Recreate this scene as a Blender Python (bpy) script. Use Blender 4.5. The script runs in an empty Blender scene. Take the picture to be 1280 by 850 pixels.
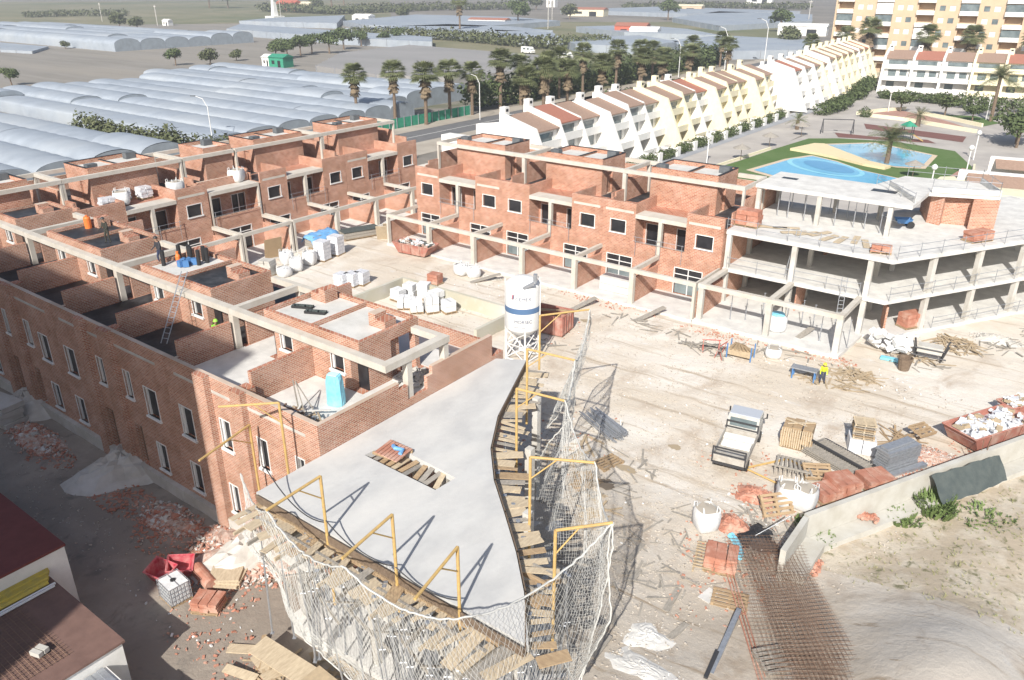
import bpy, math, random
import numpy as np
from mathutils import Vector, Matrix
R=math.radians
random.seed(7)
sc=bpy.context.scene
# ---------------------------------------------------------------- camera, sky, sun, exposure
A=R(-37)                                    # the building grid is turned 37 degrees clockwise
CA,SA=math.cos(A),math.sin(A)
def W(p,q,z=0.): return Vector((p*CA-q*SA,p*SA+q*CA,z))
cam=bpy.data.cameras.new('camera'); co=bpy.data.objects.new('camera',cam)
sc.collection.objects.link(co); sc.camera=co
co.location=(0,0,26); co.rotation_euler=(R(90-24.2),0,0)
cam.sensor_width=36; cam.lens=28.125; cam.clip_start=.5; cam.clip_end=20000
SUN_EL=36.3; SUN_AZ=254.1                    # azimuth (from +X, counter-clockwise) the light comes from
w=bpy.data.worlds.new('World'); sc.world=w; w.use_nodes=True
nt=w.node_tree; sky=nt.nodes.new('ShaderNodeTexSky'); sky.sky_type='NISHITA'; sky.sun_disc=False
sky.sun_elevation=R(SUN_EL); sky.sun_rotation=R(90-SUN_AZ); sky.dust_density=2.; sky.air_density=1.
bg=nt.nodes['Background']; bg.inputs[1].default_value=.088; nt.links.new(sky.outputs[0],bg.inputs[0])
sl=bpy.data.lights.new('sun','SUN'); so=bpy.data.objects.new('sun',sl); sc.collection.objects.link(so)
sl.energy=4.7; sl.angle=R(.5); sl.color=(1,.955,.88)
sd=Vector((math.cos(R(SUN_AZ))*math.cos(R(SUN_EL)),math.sin(R(SUN_AZ))*math.cos(R(SUN_EL)),math.sin(R(SUN_EL))))
so.rotation_euler=sd.to_track_quat('Z','Y').to_euler(); so.location=(0,0,80)
sc.view_settings.view_transform='Standard'; sc.view_settings.look='None'
sc.view_settings.gamma=1; sc.view_settings.use_curve_mapping=False
sc.view_settings.exposure=.52
sc.render.resolution_x=1024; sc.render.resolution_y=680
# ---------------------------------------------------------------- helpers
col=sc.collection
ORG={}
def frame(p,q,z,rot): return Matrix.Translation(W(p,q,z))@Matrix.Rotation(A+rot,4,'Z')
def setp(o,label=None,cat=None,group=None,kind=None):
    if label: o['label']=label
    if cat: o['category']=cat
    if group: o['group']=group
    if kind: o['kind']=kind
    return o
def thing(name,label,cat,p,q,z=0.,rot=0.,group=None):
    o=bpy.data.objects.new(name,None); col.objects.link(o)
    o.location=W(p,q,z); o.rotation_euler=(0,0,A+rot); o.empty_display_size=.3
    ORG[o.name]=(p,q,z,rot)
    return setp(o,label,cat,group)
def copy_tree(o,parent=None):
    c=o.copy(); col.objects.link(c)
    if parent: c.parent=parent
    for ch in [k for k in CH.get(o.name,[])]:
        CH.setdefault(c.name,[]).append(copy_tree(ch,c))
    return c
CH={}
def place(src,p,q,z=0.,rot=0.,label=None,group=None,scale=None,first=False,cat=None):
    """first use moves the source itself, later ones copy the whole tree"""
    if src.get('_used'): c=copy_tree(src)
    else: c=src; 
    src['_used']=1
    c.location=W(p,q,z); c.rotation_euler=(0,0,A+rot)
    if scale: c.scale=(scale,)*3 if not hasattr(scale,'__len__') else scale
    return setp(c,label,cat,group)
class MB:
    def __init__(s): s.v=[]; s.f=[]; s.m=[]; s.cm=0
    def add(s,vs,fs):
        n=len(s.v); s.v+=[tuple(a) for a in vs]; s.f+=[tuple(i+n for i in f) for f in fs]; s.m+=[s.cm]*len(fs); return s
    def box(s,x0,x1,y0,y1,z0,z1):
        return s.add([(x0,y0,z0),(x1,y0,z0),(x1,y1,z0),(x0,y1,z0),(x0,y0,z1),(x1,y0,z1),(x1,y1,z1),(x0,y1,z1)],
          [(3,2,1,0),(4,5,6,7),(0,1,5,4),(1,2,6,5),(2,3,7,6),(3,0,4,7)])
    def ob(s,c,d,rz=0.,rx=0.,ry=0.):
        M=Matrix.Translation(Vector(c))@Matrix.Rotation(rz,4,'Z')@Matrix.Rotation(ry,4,'Y')@Matrix.Rotation(rx,4,'X')
        hx,hy,hz=d[0]/2,d[1]/2,d[2]/2
        vs=[M@Vector(k) for k in ((-hx,-hy,-hz),(hx,-hy,-hz),(hx,hy,-hz),(-hx,hy,-hz),(-hx,-hy,hz),(hx,-hy,hz),(hx,hy,hz),(-hx,hy,hz))]
        return s.add(vs,[(3,2,1,0),(4,5,6,7),(0,1,5,4),(1,2,6,5),(2,3,7,6),(3,0,4,7)])
    def prism(s,poly,z0,z1):
        n=len(poly)
        a=sum(poly[i][0]*poly[(i+1)%n][1]-poly[(i+1)%n][0]*poly[i][1] for i in range(n))
        if a<0: poly=poly[::-1]
        return s.add([(x,y,z0) for x,y in poly]+[(x,y,z1) for x,y in poly],
          [tuple(range(n))[::-1],tuple(range(n,2*n))]+[(i,(i+1)%n,n+(i+1)%n,n+i) for i in range(n)])
    def yprism(s,poly,x0,x1):   # polygon in (y,z), extruded along x
        n=len(poly)
        return s.add([(x0,y,z) for y,z in poly]+[(x1,y,z) for y,z in poly],
          [tuple(range(n))[::-1],tuple(range(n,2*n))]+[(i,(i+1)%n,n+(i+1)%n,n+i) for i in range(n)])
    def sheet(s,poly,z):
        n=len(poly)
        a=sum(poly[i][0]*poly[(i+1)%n][1]-poly[(i+1)%n][0]*poly[i][1] for i in range(n))
        if a<0: poly=poly[::-1]
        return s.add([(x,y,z) for x,y in poly],[tuple(range(n))])
    def tube(s,pts,r,n=6,caps=True,r2=None):
        pts=[Vector(p) for p in pts]; m=len(pts); rings=[]
        for i,p in enumerate(pts):
            d=(pts[min(i+1,m-1)]-pts[max(i-1,0)])
            if d.length<1e-9: d=Vector((0,0,1))
            d.normalize(); up=Vector((0,0,1)) if abs(d.z)<.9 else Vector((1,0,0))
            a=d.cross(up).normalized(); b=a.cross(d)
            rr=r if r2 is None else r+(r2-r)*i/(m-1)
            rings.append([p+(a*math.cos(2*math.pi*k/n)+b*math.sin(2*math.pi*k/n))*rr for k in range(n)])
        vs=[v for g in rings for v in g]
        fs=[(i*n+k,(i+1)*n+k,(i+1)*n+(k+1)%n,i*n+(k+1)%n) for i in range(m-1) for k in range(n)]
        if caps: fs+=[tuple(range(n)),tuple(range((m-1)*n,m*n))[::-1]]
        return s.add(vs,fs)
    def lathe(s,prof,n=20,c=(0,0)):
        vs=[(c[0]+r*math.cos(2*math.pi*k/n),c[1]+r*math.sin(2*math.pi*k/n),z) for r,z in prof for k in range(n)]
        m=len(prof)
        fs=[(i*n+k,i*n+(k+1)%n,(i+1)*n+(k+1)%n,(i+1)*n+k) for i in range(m-1) for k in range(n)]
        fs+=[tuple(range(n))[::-1],tuple(range((m-1)*n,m*n))]
        return s.add(vs,fs)
    def cells(s,ops):
        """ordered solid boxes: ('+',x0,x1,y0,y1,z0,z1) or ('-',...); only the outer skin of the result is kept"""
        xs=np.unique(np.round([v for o in ops for v in o[1:3]],4)); ys=np.unique(np.round([v for o in ops for v in o[3:5]],4)); zs=np.unique(np.round([v for o in ops for v in o[5:7]],4))
        nx,ny,nz=len(xs)-1,len(ys)-1,len(zs)-1
        g=np.zeros((nx+2,ny+2,nz+2),bool)
        for o in ops:
            i=[np.searchsorted(a,round(b,4)) for a,b in ((xs,o[1]),(xs,o[2]),(ys,o[3]),(ys,o[4]),(zs,o[5]),(zs,o[6]))]
            g[1+i[0]:1+i[1],1+i[2]:1+i[3],1+i[4]:1+i[5]]=(o[0]=='+')
        idx={}
        vs=[];fs=[]
        def V(i,j,k):
            t=(i,j,k)
            if t not in idx: idx[t]=len(vs); vs.append((float(xs[i]),float(ys[j]),float(zs[k])))
            return idx[t]
        for d,(ax) in enumerate('xyz'):
            sh=[0,0,0]; sh[d]=1
            a=g[:-1,:-1,:-1]; b=g[sh[0]:g.shape[0]-1+sh[0],sh[1]:g.shape[1]-1+sh[1],sh[2]:g.shape[2]-1+sh[2]]
            for (i,j,k) in np.argwhere(a!=b):
                on=a[i,j,k]
                if d==0: q=[V(i,j-1,k-1),V(i,j,k-1),V(i,j,k),V(i,j-1,k)]
                elif d==1: q=[V(i-1,j,k-1),V(i-1,j,k),V(i,j,k),V(i,j,k-1)]
                else: q=[V(i-1,j-1,k),V(i,j-1,k),V(i,j,k),V(i-1,j,k)]
                fs.append(tuple(q if on else q[::-1]))
        return s.add(vs,fs)
    def build(s,name,mat,parent=None,loc=False,smooth=False,org=None):
        me=bpy.data.meshes.new(name)
        vs=s.v
        if parent is not None and not loc: org=ORG[parent.name]
        if org is not None and not loc:
            p,q,z,r=org; c,sn=math.cos(-r),math.sin(-r)
            vs=[((x-p)*c-(y-q)*sn,(x-p)*sn+(y-q)*c,h-z) for x,y,h in vs]
        me.from_pydata(vs,[],s.f)
        for m in (mat if isinstance(mat,(list,tuple)) else [mat]): me.materials.append(m)
        me.polygons.foreach_set('material_index',s.m)
        if smooth: me.polygons.foreach_set('use_smooth',[True]*len(s.f))
        me.validate(); me.update()
        o=bpy.data.objects.new(name,me); col.objects.link(o)
        if parent is not None:
            o.parent=parent; CH.setdefault(parent.name,[]).append(o)
            if parent.name in ORG: ORG[o.name]=ORG[parent.name]
        elif org is not None:
            o.location=W(org[0],org[1],org[2]); o.rotation_euler=(0,0,A+org[3]); ORG[o.name]=org
        return o
def split(o,namef=None):
    """every loose piece of a part becomes a part of its own"""
    me=o.data; par=list(range(len(me.vertices)))
    def fd(a):
        while par[a]!=a: par[a]=par[par[a]]; a=par[a]
        return a
    for e in me.edges:
        a,b=fd(e.vertices[0]),fd(e.vertices[1])
        if a!=b: par[a]=b
    gr={}
    for f in me.polygons: gr.setdefault(fd(f.vertices[0]),[]).append(f)
    if len(gr)<2 and namef is None: return [o]
    out=[]; base=o.name.split('.')[0]; pa=o.parent
    for fs in gr.values():
        ix={}; vs=[]; nf=[]
        for f in fs:
            t=[]
            for v in f.vertices:
                if v not in ix: ix[v]=len(vs); vs.append(tuple(me.vertices[v].co))
                t.append(ix[v])
            nf.append(t)
        d=[max(v[k] for v in vs)-min(v[k] for v in vs) for k in range(3)]
        nm=namef(d) if namef else base
        m2=bpy.data.meshes.new(nm); m2.from_pydata(vs,[],nf); m2.materials.append(me.materials[0])
        n=bpy.data.objects.new(nm,m2); col.objects.link(n); n.parent=pa; out.append(n)
        if pa.name in CH: CH[pa.name].append(n)
        if pa.name in ORG: ORG[n.name]=ORG[pa.name]
    if pa.name in CH and o in CH[pa.name]: CH[pa.name].remove(o)
    bpy.data.objects.remove(o); return out
bc=lambda d: 'column' if d[2]>1.2 else ('beam' if max(d[0],d[1])<9 and min(d[0],d[1])<.6 else 'lintel_slab')
def solo(mb,name,mat,label,cat,p=0,q=0,z=0.,rot=0.,group=None,kind=None,loc=False,smooth=False):
    o=mb.build(name,mat,None,loc,smooth,(p,q,z,rot))
    return setp(o,label,cat,group,kind)
def struct(mb,name,mat,kind='structure',smooth=False):
    o=mb.build(name,mat,None,False,smooth,(0,0,0,0)); o['kind']=kind; return o
# ---------------------------------------------------------------- materials
def lin(h):
    if isinstance(h,str):
        c=[int(h[i:i+2],16)/255 for i in (0,2,4)]; return tuple((x/12.92 if x<.04045 else ((x+.055)/1.055)**2.4) for x in c)+(1,)
    return tuple(h)+(1,)
def mat(name,c,c2=None,scale=2.,rough=.85,metal=0.,bump=0.,bscale=None,spec=.3,detail=6,c3=None,scale3=.4,lo=.35,hi=.65,stretch=None,world=False):
    m=bpy.data.materials.new(name); m.use_nodes=True; n=m.node_tree.nodes; l=m.node_tree.links
    b=n['Principled BSDF']; b.inputs['Roughness'].default_value=rough; b.inputs['Metallic'].default_value=metal
    b.inputs['Specular IOR Level'].default_value=spec; b.inputs['Base Color'].default_value=lin(c)
    tc=n.new('ShaderNodeTexCoord'); src=tc.outputs['Object']
    if world:
        ge=n.new('ShaderNodeNewGeometry'); src=ge.outputs['Position']
    if stretch:
        mp=n.new('ShaderNodeMapping'); mp.inputs['Scale'].default_value=stretch; l.new(src,mp.inputs[0]); src=mp.outputs[0]
    if c2 is not None:
        def mixn(prev,colr,sca,lo,hi,det):
            no=n.new('ShaderNodeTexNoise'); no.inputs['Scale'].default_value=sca; no.inputs['Detail'].default_value=det; no.inputs['Roughness'].default_value=.62
            l.new(src,no.inputs['Vector'])
            mr=n.new('ShaderNodeMapRange'); mr.inputs[1].default_value=lo; mr.inputs[2].default_value=hi; l.new(no.outputs[0],mr.inputs[0])
            mx=n.new('ShaderNodeMix'); mx.data_type='RGBA'; l.new(mr.outputs[0],mx.inputs[0])
            if prev is None: mx.inputs[6].default_value=lin(c)
            else: l.new(prev,mx.inputs[6])
            mx.inputs[7].default_value=lin(colr); return mx.outputs[2]
        o=mixn(None,c2,scale,lo,hi,detail)
        if c3 is not None: o=mixn(o,c3,scale3,.45,.7,4)
        l.new(o,b.inputs['Base Color'])
    if bump:
        no=n.new('ShaderNodeTexNoise'); no.inputs['Scale'].default_value=bscale or scale*4; no.inputs['Detail'].default_value=6; l.new(src,no.inputs['Vector'])
        bp=n.new('ShaderNodeBump'); bp.inputs['Strength'].default_value=bump; bp.inputs['Distance'].default_value=.05; l.new(no.outputs[0],bp.inputs['Height']); l.new(bp.outputs[0],b.inputs['Normal'])
    return m
def brickmat(name,c1,c2,mort,bw=.25,rh=.075,ms=.012,stain=None,samt=.5,bump=.4):
    m=bpy.data.materials.new(name); m.use_nodes=True; n=m.node_tree.nodes; l=m.node_tree.links
    b=n['Principled BSDF']; b.inputs['Roughness'].default_value=.92; b.inputs['Specular IOR Level'].default_value=.15
    tc=n.new('ShaderNodeTexCoord'); sp=n.new('ShaderNodeSeparateXYZ'); l.new(tc.outputs['Object'],sp.inputs[0])
    ad=n.new('ShaderNodeMath'); l.new(sp.outputs[0],ad.inputs[0]); l.new(sp.outputs[1],ad.inputs[1])
    cb=n.new('ShaderNodeCombineXYZ'); l.new(ad.outputs[0],cb.inputs[0]); l.new(sp.outputs[2],cb.inputs[1])
    br=n.new('ShaderNodeTexBrick'); l.new(cb.outputs[0],br.inputs['Vector']); br.inputs['Scale'].default_value=1
    br.inputs['Color1'].default_value=lin(c1); br.inputs['Color2'].default_value=lin(c2); br.inputs['Mortar'].default_value=lin(mort)
    br.inputs['Mortar Size'].default_value=ms; br.inputs['Brick Width'].default_value=bw; br.inputs['Row Height'].default_value=rh; br.inputs['Bias'].default_value=-.1
    no=n.new('ShaderNodeTexNoise'); no.inputs['Scale'].default_value=1.1; no.inputs['Detail'].default_value=7; no.inputs['Roughness'].default_value=.7; l.new(tc.outputs['Object'],no.inputs['Vector'])
    mr=n.new('ShaderNodeMapRange'); mr.inputs[1].default_value=.46; mr.inputs[2].default_value=.72; mr.inputs[4].default_value=samt; l.new(no.outputs[0],mr.inputs[0])
    mx=n.new('ShaderNodeMix'); mx.data_type='RGBA'; l.new(mr.outputs[0],mx.inputs[0]); l.new(br.outputs[0],mx.inputs[6]); mx.inputs[7].default_value=lin(stain or mort)
    n2=n.new('ShaderNodeTexNoise'); n2.inputs['Scale'].default_value=5.; n2.inputs['Detail'].default_value=3; l.new(tc.outputs['Object'],n2.inputs['Vector'])
    m2=n.new('ShaderNodeMapRange'); m2.inputs[1].default_value=.62; m2.inputs[2].default_value=.7; m2.inputs[4].default_value=.55; l.new(n2.outputs[0],m2.inputs[0])
    mx2=n.new('ShaderNodeMix'); mx2.data_type='RGBA'; l.new(m2.outputs[0],mx2.inputs[0]); l.new(mx.outputs[2],mx2.inputs[6]); mx2.inputs[7].default_value=lin(mort)
    n3=n.new('ShaderNodeTexNoise'); n3.inputs['Scale'].default_value=.45; n3.inputs['Detail'].default_value=4; mp=n.new('ShaderNodeMapping'); mp.inputs['Scale'].default_value=(1,1,1.8); l.new(tc.outputs['Object'],mp.inputs[0]); l.new(mp.outputs[0],n3.inputs['Vector'])
    m3=n.new('ShaderNodeMapRange'); m3.inputs[1].default_value=.42; m3.inputs[2].default_value=.62; l.new(n3.outputs[0],m3.inputs[0]); mx3=n.new('ShaderNodeMix'); mx3.data_type='RGBA'; mx3.blend_type='MULTIPLY'; l.new(m3.outputs[0],mx3.inputs[0]); l.new(mx2.outputs[2],mx3.inputs[6]); mx3.inputs[7].default_value=(.82,.79,.75,1)
    l.new(mx3.outputs[2],b.inputs['Base Color'])
    bp=n.new('ShaderNodeBump'); bp.inputs['Strength'].default_value=bump; bp.inputs['Distance'].default_value=.02; bp.invert=True; l.new(br.outputs['Fac'],bp.inputs['Height']); l.new(bp.outputs[0],b.inputs['Normal'])
    return m
M={}
ORD=['first','second','third','fourth','fifth','sixth','seventh','eighth','ninth','tenth','eleventh','twelfth']
M['brick']=brickmat('brick',(.34,.13,.082),(.51,.24,.157),(.54,.44,.36),.30,.105,.018,(.56,.40,.33),.55)
M['brick_b']=brickmat('brick_fine',(.37,.145,.092),(.54,.26,.172),(.57,.46,.37),.34,.13,.016,(.55,.38,.31),.6)
M['block']=brickmat('brick_block',(.38,.165,.10),(.46,.225,.145),(.52,.38,.29),.5,.22,.016,(.42,.22,.15),.4,.3)
M['concrete']=mat('concrete',(.52,.50,.46),(.42,.40,.36),1.2,.9,bump=.2,c3=(.58,.57,.55))
M['beam']=mat('beam_concrete',(.56,.53,.48),(.48,.44,.38),1.0,.9,bump=.2)
M['white_con']=mat('whitish_concrete',(.66,.65,.62),(.52,.51,.49),.9,.9,bump=.15)
M['slab']=mat('fresh_slab',(.46,.46,.455),(.53,.53,.52),1.1,.75,bump=.3,c3=(.59,.58,.555),scale3=.3,bscale=5,lo=.38,hi=.62,stretch=(1,.45,1))
M['white']=mat('white_paint',(.78,.77,.74),(.70,.69,.66),1.5,.7)
M['cream']=mat('cream_paint',(.76,.70,.52),(.70,.64,.46),1.5,.7)
M['frame']=mat('white_frame',(.72,.72,.71),None,rough=.5)
M['dark']=mat('dark_opening',(.012,.013,.016),(.03,.03,.034),1.5,.35,spec=.5)  # near black colour stands in for the shade inside openings
M['glass']=mat('dull_glass',(.10,.13,.14),(.2,.24,.25),.6,.15,spec=.6)
M['bitumen']=mat('bitumen',(.018,.018,.02),(.035,.036,.04),2.5,.55,bump=.2,c3=(.07,.07,.075),scale3=.8)
M['roofwhite']=mat('pale_roof',(.62,.61,.58),(.5,.49,.46),.9,.9,bump=.1)
M['black']=mat('black_strip',(.03,.03,.032),None,rough=.6)
M['greybox']=mat('grey_vent',(.13,.14,.15),(.09,.1,.11),2.,.8)
M['metal']=mat('galvanised',(.48,.50,.53),(.36,.38,.41),6.,.45,.6)
M['dmetal']=mat('dark_metal',(.07,.07,.075),None,rough=.5,metal=.4)
M['yellow']=mat('yellow_steel',(.56,.38,.14),(.44,.30,.13),5.,.55,bump=.05)
M['wood']=mat('timber',(.42,.31,.19),(.30,.21,.13),3.,.85,bump=.2,stretch=(1,4,4))
M['wood2']=mat('pale_timber',(.55,.46,.33),(.42,.34,.24),2.5,.85,bump=.2,stretch=(4,1,4))
M['greywood']=mat('weathered_timber',(.36,.33,.29),(.25,.23,.2),3.,.9,bump=.2,stretch=(4,1,4))
M['terra']=mat('terracotta',(.44,.20,.14),(.38,.165,.11),4.,.85,bump=.2,c3=(.56,.37,.29),scale3=1.2)
M['rust']=mat('rusty_rebar',(.15,.09,.06),(.21,.135,.095),8.,.85)
M['rope']=mat('net_cord',(.50,.50,.48),None,rough=.8)
M['bag']=mat('woven_white',(.74,.74,.73),(.6,.61,.62),3.,.8,bump=.5,bscale=6)
M['plastic']=mat('white_wrap',(.74,.75,.78),(.52,.54,.58),3.,.35,bump=.5,bscale=5)
M['red']=mat('red_paint',(.50,.10,.08),(.38,.10,.08),3.,.6,bump=.1,c3=(.5,.3,.25),scale3=1.5)
M['skip']=mat('skip_red',(.40,.17,.13),(.33,.13,.10),3.,.7,bump=.1,c3=(.48,.33,.27),scale3=1.5)
M['blue']=mat('blue_sheet',(.12,.32,.62),(.2,.42,.7),2.,.5,bump=.5,bscale=4)
M['lblue']=mat('light_blue_wrap',(.18,.55,.72),(.30,.66,.80),2.,.4,bump=.6,bscale=5)
M['dgreen']=mat('dark_green_sheet',(.065,.08,.08),(.09,.105,.10),2.,.7,bump=.3)
M['green']=mat('green_sheet',(.03,.22,.14),(.05,.28,.18),2.,.6)
M['bluemetal']=mat('blue_steel',(.08,.20,.42),None,rough=.5)
M['orange']=mat('orange_plastic',(.75,.20,.05),None,rough=.5)
M['skin']=mat('skin',(.45,.27,.19),None,rough=.6)
M['pool']=mat('pool_water',(.10,.40,.62),(.16,.48,.70),.3,.06,spec=.8,bump=.25,bscale=2.5)
M['pool2']=mat('pool_shallow',(.22,.62,.78),(.3,.68,.8),.3,.08,spec=.8)
M['pooldeep']=mat('pool_water_deep',(.05,.25,.46),(.09,.32,.55),.3,.05,spec=.8)
M['tiles']=mat('brown_roof_tiles',(.34,.235,.18),(.28,.19,.145),4.,.85,bump=.3)
M['redtiles']=mat('red_roof_tiles',(.38,.17,.12),(.33,.14,.10),4.,.85,bump=.3)
M['brownroof']=mat('brown_flat_roof',(.19,.115,.095),(.15,.09,.075),1.5,.85)
M['maroon']=mat('maroon_roof',(.17,.045,.04),(.14,.035,.032),1.5,.8)
M['palmleaf']=mat('palm_leaf',(.11,.135,.06),(.18,.19,.095),3.,.6)
M['palmdead']=mat('palm_dead_leaf',(.22,.17,.11),(.16,.12,.08),4.,.9)
M['bark']=mat('bark',(.14,.10,.07),(.2,.15,.11),5.,.95,bump=.5)
M['leaf']=mat('leaf_dark',(.06,.085,.035),(.11,.14,.055),2.,.7,world=True)
M['leaf2']=mat('leaf_olive',(.07,.085,.04),(.13,.14,.07),1.,.8,world=True)
M['weed']=mat('weed_leaf',(.10,.16,.05),(.17,.22,.08),3.,.7)
M['ochre']=mat('ochre_render',(.60,.46,.32),(.55,.41,.28),.5,.9)
M['lane']=mat('asphalt',(.13,.13,.135),(.16,.16,.16),.6,.9)
M['path']=mat('pale_paving',(.42,.39,.36),(.36,.335,.31),.3,.9,c3=(.48,.45,.41),scale3=.1)
M['pathgrey']=mat('grey_paving',(.30,.31,.33),(.35,.36,.38),.4,.9)
M['pinkpave']=mat('pink_paving',(.42,.25,.20),(.36,.21,.17),.5,.9)
M['maroonpave']=mat('play_surface',(.17,.08,.07),(.2,.10,.085),.5,.9)
M['grass']=mat('lawn_grass',(.075,.135,.035),(.10,.165,.05),1.5,.95,bump=.5,c3=(.12,.18,.065),scale3=.15)
M['rubble']=mat('brick_rubble',(.42,.22,.16),(.58,.52,.46),6.,.9,bump=.5,c3=(.42,.30,.24),scale3=2.)
M['poly']=mat('greenhouse_film',(.33,.37,.42),(.27,.305,.35),.3,.55,spec=.3,c3=(.36,.39,.42),scale3=.05,bump=.15,bscale=.6)
M['poly2']=mat('greenhouse_film_white',(.56,.58,.61),(.46,.49,.52),.12,.5,c3=(.6,.62,.64),scale3=.05)
M['arch']=mat('greenhouse_gable',(.30,.34,.38),(.24,.27,.30),.6,.5)
# ---------------------------------------------------------------- ground
def sm(a,b,x):
    t=min(1,max(0,(x-a)/(b-a))); return t*t*(3-2*t)
def gz(p,q):
    z=-1.0*(1-sm(-26,-15,p))*(1-sm(19.6,23.,q))
    z+=2.3*math.exp(-((p+.2)/3.4)**2-((q-27.5)/5.5)**2)
    z+=.35*sm(-5,0,p-.52*(q-38))*sm(0,3,p-.52*(q-38)+5)*(1-sm(60,75,q))
    return z
def nz(p,q): return .035*math.sin(p*1.9+q*.7)+.03*math.sin(q*2.3-p*1.1)+.02*math.sin(p*4.1+1)*math.sin(q*3.7)
def axis(fine0,fine1,st,far):
    a=list(np.arange(fine0,fine1+.01,st)); x=fine1; s=st
    while x<far: s*=1.45; x+=s; a.append(x)
    x=fine0; s=st
    while x>-far: s*=1.45; x-=s; a.insert(0,x)
    return a
def groundmats():
    def gm(name,cols,sc_,st=None):
        m=bpy.data.materials.new(name); m.use_nodes=True; n=m.node_tree.nodes; l=m.node_tree.links; b=n['Principled BSDF']
        b.inputs['Roughness'].default_value=.97; b.inputs['Specular IOR Level'].default_value=.1
        tc=n.new('ShaderNodeTexCoord'); prev=None
        for i,(c,s,lo,hi,stv) in enumerate(cols):
            if i==0: prev=c; continue
            mp=n.new('ShaderNodeMapping'); mp.inputs['Scale'].default_value=stv or (1,1,1); mp.inputs['Location'].default_value=(i*13,i*7,0); l.new(tc.outputs['Object'],mp.inputs[0])
            no=n.new('ShaderNodeTexNoise'); no.inputs['Scale'].default_value=s; no.inputs['Detail'].default_value=8; no.inputs['Roughness'].default_value=.65; no.inputs['Distortion'].default_value=.4; l.new(mp.outputs[0],no.inputs['Vector'])
            mr=n.new('ShaderNodeMapRange'); mr.inputs[1].default_value=lo; mr.inputs[2].default_value=hi; l.new(no.outputs[0],mr.inputs[0])
            mx=n.new('ShaderNodeMix'); mx.data_type='RGBA'; l.new(mr.outputs[0],mx.inputs[0])
            if isinstance(prev,tuple): mx.inputs[6].default_value=lin(prev)
            else: l.new(prev,mx.inputs[6])
            mx.inputs[7].default_value=lin(c); prev=mx.outputs[2]
        if st:
            sp=n.new('ShaderNodeSeparateXYZ'); l.new(tc.outputs['Object'],sp.inputs[0]); no=n.new('ShaderNodeTexNoise'); no.inputs['Scale'].default_value=.2; no.inputs['Detail'].default_value=5; l.new(tc.outputs['Object'],no.inputs['Vector'])
            ma=n.new('ShaderNodeMath'); ma.operation='MULTIPLY_ADD'; ma.inputs[1].default_value=14.; l.new(no.outputs[0],ma.inputs[0]); l.new(sp.outputs[1],ma.inputs[2])
            mr=n.new('ShaderNodeMapRange'); mr.inputs[1].default_value=47; mr.inputs[2].default_value=33; l.new(ma.outputs[0],mr.inputs[0]); mx=n.new('ShaderNodeMix'); mx.data_type='RGBA'; mx.blend_type='MULTIPLY'; l.new(mr.outputs[0],mx.inputs[0]); l.new(prev,mx.inputs[6]); mx.inputs[7].default_value=lin(st); prev=mx.outputs[2]
        l.new(prev,b.inputs['Base Color'])
        no=n.new('ShaderNodeTexNoise'); no.inputs['Scale'].default_value=sc_; no.inputs['Detail'].default_value=9; no.inputs['Roughness'].default_value=.7; l.new(tc.outputs['Object'],no.inputs['Vector'])
        bp=n.new('ShaderNodeBump'); bp.inputs['Strength'].default_value=.55; bp.inputs['Distance'].default_value=.12; l.new(no.outputs[0],bp.inputs['Height']); l.new(bp.outputs[0],b.inputs['Normal'])
        return m
    site=gm('site_sand',[((.58,.515,.43),0,0,0,None),((.68,.64,.58),.09,.42,.60,None),((.45,.375,.30),.35,.54,.70,(1,.55,1)),((.43,.36,.28),.9,.56,.66,(.07,1.5,1)),((.66,.62,.56),.7,.60,.70,(.06,1.7,1)),((.66,.64,.61),.6,.60,.72,(.5,1,1)),((.33,.27,.21),1.6,.66,.74,None)],2.2,(.66,.64,.62))
    street=gm('street_dirt',[((.27,.235,.20),0,0,0,None),((.36,.31,.26),.25,.45,.65,None),((.19,.17,.15),.8,.55,.7,None)],2.5)
    scrub=gm('scrub_soil',[((.45,.38,.29),0,0,0,None),((.55,.49,.40),.5,.45,.6,None),((.20,.19,.11),1.3,.56,.66,None),((.60,.57,.52),2.4,.62,.72,None)],3.)
    field=gm('field_soil',[((.20,.185,.165),0,0,0,None),((.27,.245,.215),.012,.4,.6,(1,3,1)),((.15,.14,.12),.05,.5,.7,(1,4,1)),((.12,.13,.08),.02,.58,.68,None)],.4)
    return site,street,scrub,field
GM=groundmats()
g=MB(); gx=axis(-72,22,.8,9000); gy=axis(-12,96,.8,9000)
nx=len(gx)
g.v=[(x,y,(gz(x,y)+(nz(x,y) if -71<x<21 and -11<y<95 else 0))) for y in gy for x in gx]
for j in range(len(gy)-1):
    for i in range(nx-1):
        g.f.append((j*nx+i,j*nx+i+1,(j+1)*nx+i+1,(j+1)*nx+i))
        x,y=gx[i],gy[j]; jit=.8*math.sin(x*.9+y*1.3)+.5*math.sin(y*2.7)
        if x<-24.5+jit and y<20: k=1
        elif y<27+jit and x<-24 : k=1
        elif x>-7+.52*(y-36)+.2*jit and y<80 and x<40 and y>33.5: k=2
        elif -90<x<16 and -60<y<92: k=0
        else: k=3
        g.m.append(k)
struct(g,'ground',list(GM),smooth=True)
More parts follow.
